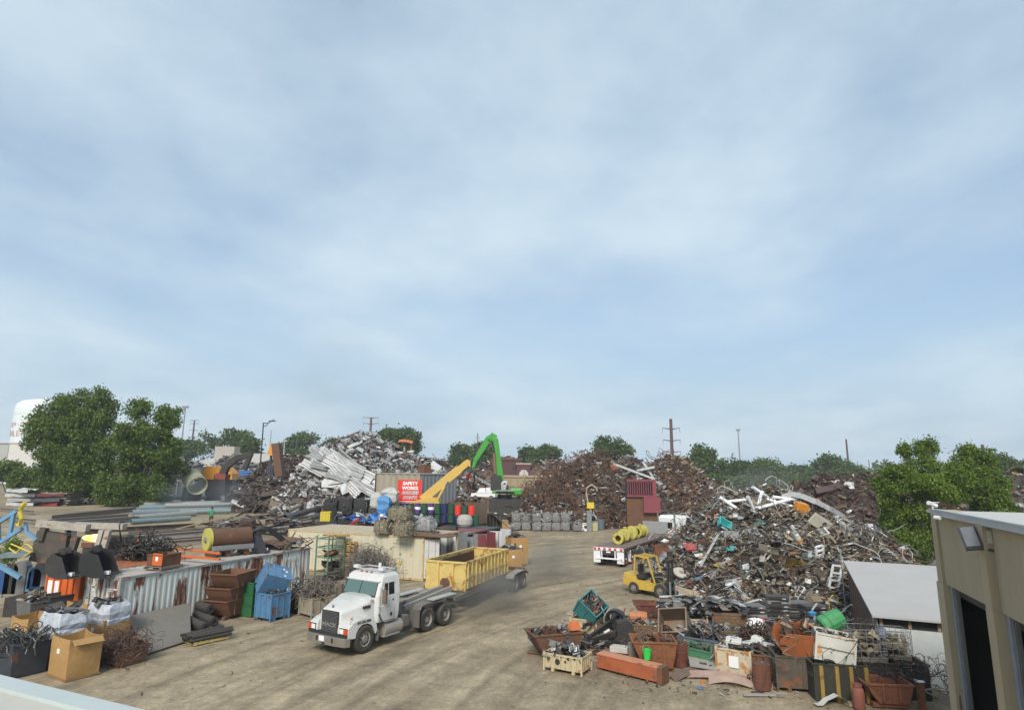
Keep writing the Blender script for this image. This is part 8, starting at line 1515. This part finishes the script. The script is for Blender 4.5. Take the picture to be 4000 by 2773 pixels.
HE = pile('dark brown earth and mesh bank left of the tallest heap', [(-31, 87, 8.5, 10, 7.2, 1.7), (-35, 90, 6, 8, 5, 1.6), (-27, 82, 5, 6, 3.6, 1.6)], [((.06, .04, .03), 6), (C_RD, 4), (C_DK, 3), (C_TN, 1), (C_WH, .5), (C_GR, 1)], 3600, .42, 90, .9, core=(.055, .035, .026), rough=.26)
RW_ = [((.13, .065, .035), 5), ((.09, .045, .028), 4), ((.20, .105, .05), 2)]
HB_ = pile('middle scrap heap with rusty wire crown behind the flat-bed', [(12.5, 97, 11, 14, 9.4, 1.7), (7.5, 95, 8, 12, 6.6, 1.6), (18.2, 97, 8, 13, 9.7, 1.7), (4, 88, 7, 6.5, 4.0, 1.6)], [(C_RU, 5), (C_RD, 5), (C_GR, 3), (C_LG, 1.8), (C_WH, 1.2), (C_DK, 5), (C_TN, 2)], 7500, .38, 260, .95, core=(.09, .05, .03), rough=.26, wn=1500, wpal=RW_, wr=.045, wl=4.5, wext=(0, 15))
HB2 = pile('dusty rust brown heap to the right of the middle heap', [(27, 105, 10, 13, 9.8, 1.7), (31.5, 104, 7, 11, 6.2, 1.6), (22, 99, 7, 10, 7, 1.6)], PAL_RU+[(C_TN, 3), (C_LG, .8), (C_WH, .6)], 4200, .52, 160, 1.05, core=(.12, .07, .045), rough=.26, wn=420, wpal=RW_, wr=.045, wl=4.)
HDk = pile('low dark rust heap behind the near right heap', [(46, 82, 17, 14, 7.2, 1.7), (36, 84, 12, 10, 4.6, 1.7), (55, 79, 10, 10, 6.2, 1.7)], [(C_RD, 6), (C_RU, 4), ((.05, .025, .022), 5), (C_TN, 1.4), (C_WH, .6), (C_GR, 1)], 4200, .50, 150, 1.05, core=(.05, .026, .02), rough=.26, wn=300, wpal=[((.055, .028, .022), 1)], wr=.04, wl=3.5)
HF_ = pile('grey and brown heap at the far right picture edge', [(58, 68, 9, 10, 8.2, 1.6), (66, 70, 10, 10, 8, 1.6)], PAL_MIX+[(C_DK, 3)], 1800, .5, 60, 1.1, core=(.07, .05, .04))
HG_ = pile('grey blue scrap bank behind the cream cylinder', [(-66, 122, 13, 9, 7.2, 1.6), (-54, 121, 10, 9, 7.6, 1.6), (-45, 118, 9, 8, 6, 1.6), (-76, 122, 9, 8, 6, 1.6)], [((.20, .22, .23), 5), (C_LG, 2), (C_DK, 4), (C_RD, 3), (C_WH, 1), (C_GR, 4)], 3600, .60, 120, 1.2, core=(.08, .075, .07))
HH_ = pile('far brown scrap bank behind the tan block building', [(-2, 150, 14, 8, 10.6, 1.6), (10, 150, 13, 8, 10.2, 1.6), (-16, 146, 10, 8, 9, 1.6)], PAL_RU+[(C_LG, 1), (C_WH, .8)], 2200, .7, 60, 1.3, core=(.11, .065, .045))
# long corrugated sheets fanned over the tallest heap
p_ = corr(1.2, 0, .4, .13); cs_ = MB().grid(np.stack([np.stack([np.full(len(p_), x), p_[:, 0]-.57, p_[:, 1]-.02*x*x], 1) for x in np.linspace(-2.6, 2.6, 5)], 0)).mesh('corrugated_sheet'); cs_.materials.append(SCRAPO)
for i in range(34):
    t = i/33.; px = 1255+rng.uniform(0, 170); py = 1795+(px-1255)*.35+rng.uniform(-20, 60); q = onpile(px, py, 60); ang = -.55+rng.normal(0, .22); a_ = .5+.9*rng.random()
    c = child(HA, 'corrugated_sheet', cs_, HA, tuple(np.array(q)-np.array(HA.location)+[0, -.6-.5*rng.random(), .3]), (rng.normal(1.0, .3), .45+rng.normal(0, .22), ang*.6), (rng.uniform(.6, 1.15), rng.uniform(.6, 1), 1), tuple(np.array(C_AL)*rng.uniform(.45, 1.0)))
for i in range(8):
    q = onpile(1300+i*22, 1895+rng.uniform(-8, 18), 60); child(HA, 'white_panel', PM['sheet'][i % 5], HA, tuple(np.array(q)-np.array(HA.location)+[0, -.5, .4]), (rng.normal(.9, .2), rng.normal(0, .3), rng.normal(0, .4)), (2.4, 2.2, 1.), tuple(np.array(C_WH)*rng.uniform(.8, 1.1)))
# things one can pick out on the heaps
def piece(name, label, cat, px, py, build, rot=(0, 0, 0), lift=.2, y0=28., fwd=.4):
    q = onpile(px, py, y0); o = T(name, label, cat, (q.x, q.y-fwd, q.z+lift), 0, rot=rot); build(o); return o
def bxp(L, W, H, m, extra=True):
    def f(o):
        MB().bx(-L/2, L/2, -W/2, W/2, -H/2, H/2).build('body', m, o, bevel=.02)
        if extra: MB().bx(-L*.35, L*.35, -W/2-.02, -W/2-.002, -H*.3, H*.3).build('panel', mat('panel_dark', (.08, .08, .08), .6), o)
    return f
piece('orange_box', 'orange square machine cover on the near heap crest', 'cover', 3118, 1993, bxp(.75, .5, .65, mat('vivid_orange', (.62, .24, .02), .5), False), (.3, .2, .1))
piece('teal_tub', 'turquoise plastic tub halfway up the left flank of the near heap', 'tub', 2812, 2065, lambda o: (MB().openbox(.9, .6, .45, .03, .1).build('tub', mat('turquoise', (.05, .42, .42), .5), o), MB().bx(-.2, .2, -.38, -.33, .2, .3).build('handle', SIGNW, o)), (.9, .5, .2))
piece('cream_door', 'cream control panel with two dark dials lying on the near heap', 'panel', 3192, 2052, lambda o: (MB().bx(-.65, .65, -.06, .06, -.38, .38).build('panel', mat('cream_panel', (.55, .52, .42), .6), o), MB().cyl((.25, -.061, .1), (.25, -.08, .1), .14, n=12).build('dial', BLACK, o), MB().cyl((.25, -.061, -.2), (.25, -.08, -.2), .12, n=12).build('dial', BLACK, o)), (.5, .55, .2))
piece('white_frame_box', 'white appliance frame with three openings low on the near heap', 'frame', 3250, 2262, lambda o: ([MB().bx(-.3, .3, -.05, .05, z-.04, z+.04).build('rail', WHITE, o) for z in (-.6, -.2, .2, .6)], [MB().bx(x-.04, x+.04, -.05, .05, -.6, .6).build('stile', WHITE, o) for x in (-.3, .3)]), (.2, .15, .3))
piece('white_frame_box', 'small white grille leaning on the right side of the near heap', 'frame', 3190, 2170, lambda o: ([MB().bx(-.25, .25, -.05, .05, z-.04, z+.04).build('rail', WHITE, o) for z in (-.4, -.13, .13, .4)], [MB().bx(x-.04, x+.04, -.05, .05, -.4, .4).build('stile', WHITE, o) for x in (-.25, .25)]), (.2, -.2, .3))
piece('yellow_jug', 'white and orange jug on the upper right of the near heap', 'jug', 3105, 2112, lambda o: (MB().lathe([(.001, -.35), (.16, -.32), (.18, 0), (.12, .25), (.05, .32)], 12).build('body', mat('jug_white', (.6, .58, .5), .5), o), MB().lathe([(.185, -.33), (.19, -.1), (.185, -.08)], 12).build('orange_band', mat('vivid_orange'), o)), (.4, -.5, 0))
piece('red_hood', 'red bent panel low on the left end of the near heap', 'panel', 2700, 2150, lambda o: (MB().grid(np.array([[[x, y, .15*math.cos(x*2)] for y in (-.3, 0, .3)] for x in np.linspace(-.6, .6, 6)])).build('panel', mat('faded_red', (.42, .06, .06), .5), o), MB().bx(-.5, .5, -.32, -.28, -.05, .1).build('lip', mat('faded_red'), o)), (.6, .1, .2))
piece('leaning_bar', 'long pale square bar leaning on the left flank of the near heap', 'bar', 2770, 2165, lambda o: (MB().beam((-.7, 0, -.95), (.6, .2, 1.0), .12, .1).build('bar', mat('pale_strip'), o), MB().box((.6, .2, 1.0), (.2, .15, .06)).build('plate', STEEL, o)), lift=.3)
piece('leaning_bar', 'thick rusty short post beside the forklift mast', 'bar', 2612, 2205, lambda o: (MB().bx(-.16, .16, -.16, .16, -1.1, .9).build('post', DARK, o), MB().bx(-.2, .2, -.2, .2, .901, .95).build('cap', RUST, o)), lift=.0)
piece('rusty_bin', 'small open rusty bin at the left foot of the near heap', 'bin', 2575, 2165, lambda o: (MB().openbox(1.2, 1.0, .9, .04, .05).build('tub', RUSTO, o), load(o, .9, .8, .8, 16, .4, PAL_RU)), lift=-.2, fwd=.8)
piece('white_disc', 'pale round lid lying beside the forklift mast', 'lid', 2655, 2245, lambda o: (MB().cyl((0, 0, -.04), (0, 0, .04), .5, n=20).build('lid', mat('pale_lid', (.5, .46, .38), .7), o), MB().cyl((0, 0, .041), (0, 0, .07), .15, n=12).build('knob', STEEL, o)), (.5, .1, 0))
for i, (px, py, L, rz, ry) in enumerate(((2905, 1965, 3.0, .1, -.1), (2975, 1945, 2.2, .4, .5), (2850, 1985, 1.8, -.3, .6), (3000, 1985, 2.6, -.2, -.3), (2930, 1990, 1.6, .7, .9), (3060, 1960, 2.0, .2, .1), (2960, 1965, 2.0, 1.0, -.5), (3035, 1978, 1.6, -.6, .3))):
    piece('white_pipe', 'white pipe or trim among the white scrap on the near heap top', 'pipe', px, py, lambda o: (MB().pipe((-L/2, 0, 0), (L/2, 0, 0), .11, .02, 12).build('pipe', WHITE, o), MB().pipe((L/2-.12, 0, 0), (L/2, 0, 0), .14, .03, 12).build('socket', WHITE, o)), (0, ry, rz), .25)['group'] = 'white pipes on the near heap top'
o = T('curved_roof_rail', 'long grey curved rail arching over the right of the near heap', 'rail', onpile(3150, 1955)+Vector((0, 0, .3))); b0 = o.location; pts = [np.array(onpile(px, py))-np.array(b0)+[0, -.3, .45] for px, py in ((3050, 1968), (3085, 1955), (3125, 1962), (3180, 1985), (3230, 2010), (3290, 2042))]
for i in range(5): MB().beam(pts[i], pts[i+1], .10, .34).build('rail_section', mat('pale_grey_rail', (.46, .47, .46), .5, .2), o)
piece('orange_hood', 'orange car bonnet on the right shoulder of the tallest heap', 'bonnet', 1585, 1735, lambda o: (MB().grid(np.array([[[x, y, .3*math.cos(x*.8)] for y in (-.8, 0, .8)] for x in np.linspace(-1.6, 1.6, 7)])).build('panel', mat('vivid_orange2', (.60, .14, .03), .5), o), MB().bx(1.2, 1.5, -.1, .1, -1.8, 0).build('strut', mat('vivid_orange2'), o)), (.4, .1, 0), .5, 60)
for i, (px, py, s_) in enumerate(((1235, 1765, 1.6), (1265, 1775, 1.4), (1700, 1830, 1.5))): piece('white_appliance', ['white box panel on the left shoulder of the tallest heap', 'pale box panel right of the first on the left shoulder', 'white sheet box on the right foot of the tallest heap'][i], 'appliance', px, py, bxp(s_, .5, s_*.8, WHITE, False), (.2, .6, .3), .2, 60)
piece('coil_ring', 'tan wire coil ring on the rusty crown of the middle heap', 'coil', 2260, 1806, lambda o: (MB().tube([(.62*math.cos(t), 0, .62*math.sin(t)) for t in np.linspace(0, 2*PI, 18)[:-1]], .18, 7, closed=True).build('ring', mat('tan_coil', (.30, .22, .13), .7), o), MB().tube([(.42*math.cos(t), -.1, .42*math.sin(t)) for t in np.linspace(0, 2*PI, 18)[:-1]], .06, 5, closed=True).build('inner_ring', mat('tan_coil'), o)), (.2, 0, .3), .1, 60)
piece('orange_plate', 'orange brown plate standing near the top of the middle heap', 'plate', 2402, 1838, bxp(.9, .15, 1.8, mat('orange_brown_plate', (.36, .14, .05), .7), False), (.1, -.5, 0), .2, 60)
for i, (px, py, L, ry) in enumerate(((2470, 1850, 6., .35), (2545, 1870, 5., 1.0), (2500, 1845, 4, -.2))): piece('roof_gutter', 'long pale bent gutter across the upper middle heap', 'gutter', px, py, lambda o: (MB().beam((-L/2, 0, 0), (L/2, 0, 0), .35, .3).build('gutter', mat('pale_gutter', (.5, .52, .5), .5), o), MB().beam((L/2, 0, -.2), (L/2+.05, 0, .2), .4, .1).build('end', mat('pale_gutter'), o)), (0, ry, 0), .4, 60)['group'] = 'pale gutters on the middle heap'
# crushed bales in front of the middle heap
GB = mat('grey_bale', (.22, .22, .21), .6, .2, .35, .15, dust=.25, bump=.5, sc=3); PAL_GB = [((.30, .30, .29), 4), (C_LG, 2), (C_WH, 1.), (C_DK, 3), (C_RD, 2), (C_TN, 2)]
for i in range(7):
    for j in range(2 if i < 6 else 1):
        bale('grey crushed bale, %s course, %s from the left before the middle heap' % (['lower', 'upper'][j], ordn[i]), (.7+i*1.28+rng.normal(0, .06), 80.+rng.normal(0, .15)+.3*j, j*1.05), rng.normal(0, .1), 1.25, 1.2, 1.1, PAL_GB, GB, 'crushed bales before the middle heap', n=40, size=.24)
mb = MB(); n = 420; P = np.stack([rng.uniform(-4, 11, n), rng.uniform(80, 86, n), rng.uniform(.1, 2.2, n)], 1); scatter(mb, P, .5, PAL_GB, KM); P = np.stack([rng.uniform(-4, 0, 260), rng.uniform(70, 80, 260), rng.uniform(.05, .7, 260)], 1); scatter(mb, P, .45, PAL_GB, KM); tag(mb.build('bale_scrap', SCRAPV), 'loose grey scrap behind and left of the crushed bales', 'scrap', kind='stuff')
# ------------------------------------------------------------------ people
def person(label, loc, yaw, shirt, trousers, skin, hair, arms='down', scale=1., hold=None):
    o = T('person', label, 'person', loc, yaw); J = {}
    V = [(0, 0, .96), (0, 0, 1.15), (0, .01, 1.38), (0, .01, 1.50), (0, -.01, 1.60), (0, -.02, 1.72)]; Rr = [(.155, .11), (.15, .105), (.17, .11), (.06, .06), (.085, .095), (.07, .08)]
    E = [(0, 1), (1, 2), (2, 3), (3, 4), (4, 5)]
    for sg in (-1, 1):
        b = len(V); V += [(sg*.10, 0, .88), (sg*.115, -.02, .50), (sg*.125, .02, .10), (sg*.135, -.11, .04)]; Rr += [(.095, .095), (.065, .07), (.045, .05), (.04, .035)]; E += [(0, b), (b, b+1), (b+1, b+2), (b+2, b+3)]
        b = len(V)
        if arms == 'tool': V += [(sg*.19, 0, 1.40), (sg*.25, -.05, 1.14), (sg*.12, -.28, 1.03), (sg*.09, -.33, 1.0)]
        else: V += [(sg*.19, 0, 1.40), (sg*.27, .04, 1.14), (sg*.26, -.10, .92), (sg*.25, -.13, .85)]
        Rr += [(.065, .06), (.045, .045), (.034, .034), (.03, .04)]; E += [(2, b), (b, b+1), (b+1, b+2), (b+2, b+3)]
    me = bpy.data.meshes.new('body'); me.from_pydata([Vector(v)*scale for v in V], E, []); ob = bpy.data.objects.new('body', me); COL.objects.link(ob)
    sk = ob.modifiers.new('skin', 'SKIN')
    if not me.skin_vertices: bpy.context.view_layer.update()
    sv = me.skin_vertices[0].data
    for i, r in enumerate(Rr): sv[i].radius = (r[0]*scale, r[1]*scale); sv[i].use_root = (i == 0)
    ss = ob.modifiers.new('sub', 'SUBSURF'); ss.levels = 2; ss.render_levels = 2
    bpy.context.view_layer.update(); m2 = bpy.data.meshes.new_from_object(ob.evaluated_get(bpy.context.evaluated_depsgraph_get())); bpy.data.objects.remove(ob)
    n = len(m2.vertices); co = np.zeros(n*3); m2.vertices.foreach_get('co', co); co = co.reshape(-1, 3)/scale
    C = np.where((co[:, 2] < .97)[:, None], trousers, shirt); arm = (abs(co[:, 0]) > .2) & (co[:, 2] < 1.18); fore = (co[:, 1] < -.10) & (co[:, 2] > .8) & (co[:, 2] < 1.14)
    C = np.where((arm | fore)[:, None], skin, C); C = np.where((co[:, 2] > 1.52)[:, None], skin, C); C = np.where((co[:, 2] < .10)[:, None], (.03, .025, .02), C)
    ca = m2.color_attributes.new('Col', 'FLOAT_COLOR', 'POINT'); ca.data.foreach_set('color', np.hstack([C, np.ones((n, 1))]).astype(np.float32).ravel()); m2.polygons.foreach_set('use_smooth', np.ones(len(m2.polygons), bool))
    m2.materials.clear(); m2.materials.append(mat('clothed_body', None, .8, 0, .1, 0, dust=.05)); b_ = bpy.data.objects.new('body', m2); COL.objects.link(b_); b_.parent = o
    s = scale; MB().lathe([(.105, -.02), (.115, .03), (.10, .10), (.06, .14), (.001, .155)], 14, (0, .01*s, 1.66*s)).build('hair', mat('hair_'+hair[0], hair[1], .8), o, smooth=True)
    f = MB(); 
    for sg in (-1, 1): f.box((sg*.035, -.112, 1.655), (.022, .012, .012))
    f.build('eyes', BLACK, o); MB().prism([(-.015, 1.60), (.015, 1.60), (0, 1.65)], -.135, -.10, 'y').build('nose', mat('skin_tone', skin, .6), o); MB().box((0, -.108, 1.575), (.045, .01, .008)).build('mouth', mat('lip', (.25, .08, .06), .6), o)
    for sg in (-1, 1):
        MB().box((sg*.10, .0, 1.64), (.02, .035, .06)).build('ear', mat('skin_tone', skin, .6), o)
        hx = (sg*.09, -.35, .99) if arms == 'tool' else (sg*.25, -.14, .80); hm = MB()
        for i in range(4): hm.cyl((hx[0]+(i-1.5)*.019, hx[1], hx[2]), (hx[0]+(i-1.5)*.02, hx[1]-.03, hx[2]-.07+.008*abs(i-1.5)), .009, .007, 6)
        hm.cyl((hx[0]-sg*.035, hx[1], hx[2]+.03), (hx[0]-sg*.055, hx[1]-.03, hx[2]-.01), .010, .008, 6); hm.build('fingers', mat('skin_tone', skin, .6), o)
    if hold: hold(o)
    return o
gp = GT(822, 2057)
person('worker in a green shirt and dark trousers holding a cutting torch in the left yard', gp, PI+.5, (.03, .28, .13), (.035, .025, .022), (.30, .17, .11), ('dark', (.03, .02, .015)), 'tool', 1.02, lambda o: (MB().tube([(.1, -.36, .98), (.14, -.42, .7), (.2, -.5, .08)], .016, 6).build('torch_lance', STEEL, o)))
person('person in a dark purple shirt standing behind the flat-bed', G(2441, 2147)+Vector((.2, 1.6, 0)), 2.9, (.065, .045, .075), (.12, .11, .15), (.30, .17, .11), ('brown', (.07, .03, .02)), 'down', 1.05)
# ------------------------------------------------------------------ dust and haze
def puff(name, label, c, ext, dens, col, ns=.35, rot=0., thr=.35):
    m = bpy.data.materials.new(name+'_volume'); m.use_nodes = True; nt = m.node_tree; N = nt.nodes; N.clear(); out = N.new('ShaderNodeOutputMaterial'); pv = N.new('ShaderNodeVolumePrincipled'); nt.links.new(pv.outputs[0], out.inputs['Volume'])
    pv.inputs['Color'].default_value = (*col, 1); pv.inputs['Anisotropy'].default_value = .2
    tc = N.new('ShaderNodeTexCoord'); ln = N.new('ShaderNodeVectorMath'); ln.operation = 'LENGTH'; nt.links.new(tc.outputs['Object'], ln.inputs[0]); mr = N.new('ShaderNodeMapRange'); nt.links.new(ln.outputs['Value'], mr.inputs[0]); mr.inputs[1].default_value = .15; mr.inputs[2].default_value = .95; mr.inputs[3].default_value = 1; mr.inputs[4].default_value = 0; mr.interpolation_type = 'SMOOTHSTEP'
    ge = N.new('ShaderNodeNewGeometry'); no = N.new('ShaderNodeTexNoise'); nt.links.new(ge.outputs['Position'], no.inputs['Vector']); no.inputs['Scale'].default_value = ns; no.inputs['Detail'].default_value = 4; m2 = N.new('ShaderNodeMapRange'); nt.links.new(no.outputs[0], m2.inputs[0]); m2.inputs[1].default_value = thr; m2.inputs[2].default_value = .75
    mu = N.new('ShaderNodeMath'); mu.operation = 'MULTIPLY'; nt.links.new(mr.outputs[0], mu.inputs[0]); nt.links.new(m2.outputs[0], mu.inputs[1]); m3 = N.new('ShaderNodeMath'); m3.operation = 'MULTIPLY'; nt.links.new(mu.outputs[0], m3.inputs[0]); m3.inputs[1].default_value = dens; nt.links.new(m3.outputs[0], pv.inputs['Density'])
    mb = MB(); mb.lathe([(.001, -1), (.5, -.866), (.866, -.5), (1, 0), (.866, .5), (.5, .866), (.001, 1)], 16); o = mb.build(name, m); o.location = c; o.scale = ext; o.rotation_euler = (0, 0, rot); tag(o, label, 'dust', kind='stuff'); return o
puff('dust_cloud', 'pale dust rising behind the white truck wheels', (-.9, 35.0, .9), (2.6, 6., 1.6), .8, (.62, .57, .49), .5, -.4)
puff('dust_cloud', 'dust trailing the yellow container trailer', (3., 44.5, 1.1), (3., 5.5, 2.0), .5, (.62, .57, .49), .4, -.4)
puff('dust_cloud', 'dust hanging over the slope of the dusty brown heap', (37, 92, 4.), (9, 9, 7), .12, (.60, .57, .50), .15)
puff('smoke_cloud', 'bluish torch smoke over the pipe pile by the left trees', (-38, 78, 4.), (10, 6, 3.2), .10, (.55, .62, .70), .22)
puff('smoke_cloud', 'yellowish torch smoke over the beams in the left yard', (-29, 58, 3.2), (7, 4, 1.6), .10, (.70, .60, .38), .3)
puff('smoke_plume', 'faint yellowish smoke plume drifting above the tallest heap', (-34, 115, 24), (17, 10, 17), .016, (.78, .72, .52), .09, 0., .25)
hz = MB().bx(-1200, 1200, -80, 1000, -2.2, 70).build('haze', bpy.data.materials.new('haze_air')); hm = hz.data.materials[0]; hm.use_nodes = True; nt = hm.node_tree; nt.nodes.clear(); out = nt.nodes.new('ShaderNodeOutputMaterial'); pv = nt.nodes.new('ShaderNodeVolumePrincipled'); pv.inputs['Density'].default_value = .00042; pv.inputs['Color'].default_value = (.88, .91, .94, 1); nt.links.new(pv.outputs[0], out.inputs['Volume']); hz['kind'] = 'stuff'; hz['label'] = 'thin pale haze filling the air over the yard'; hz['category'] = 'haze'
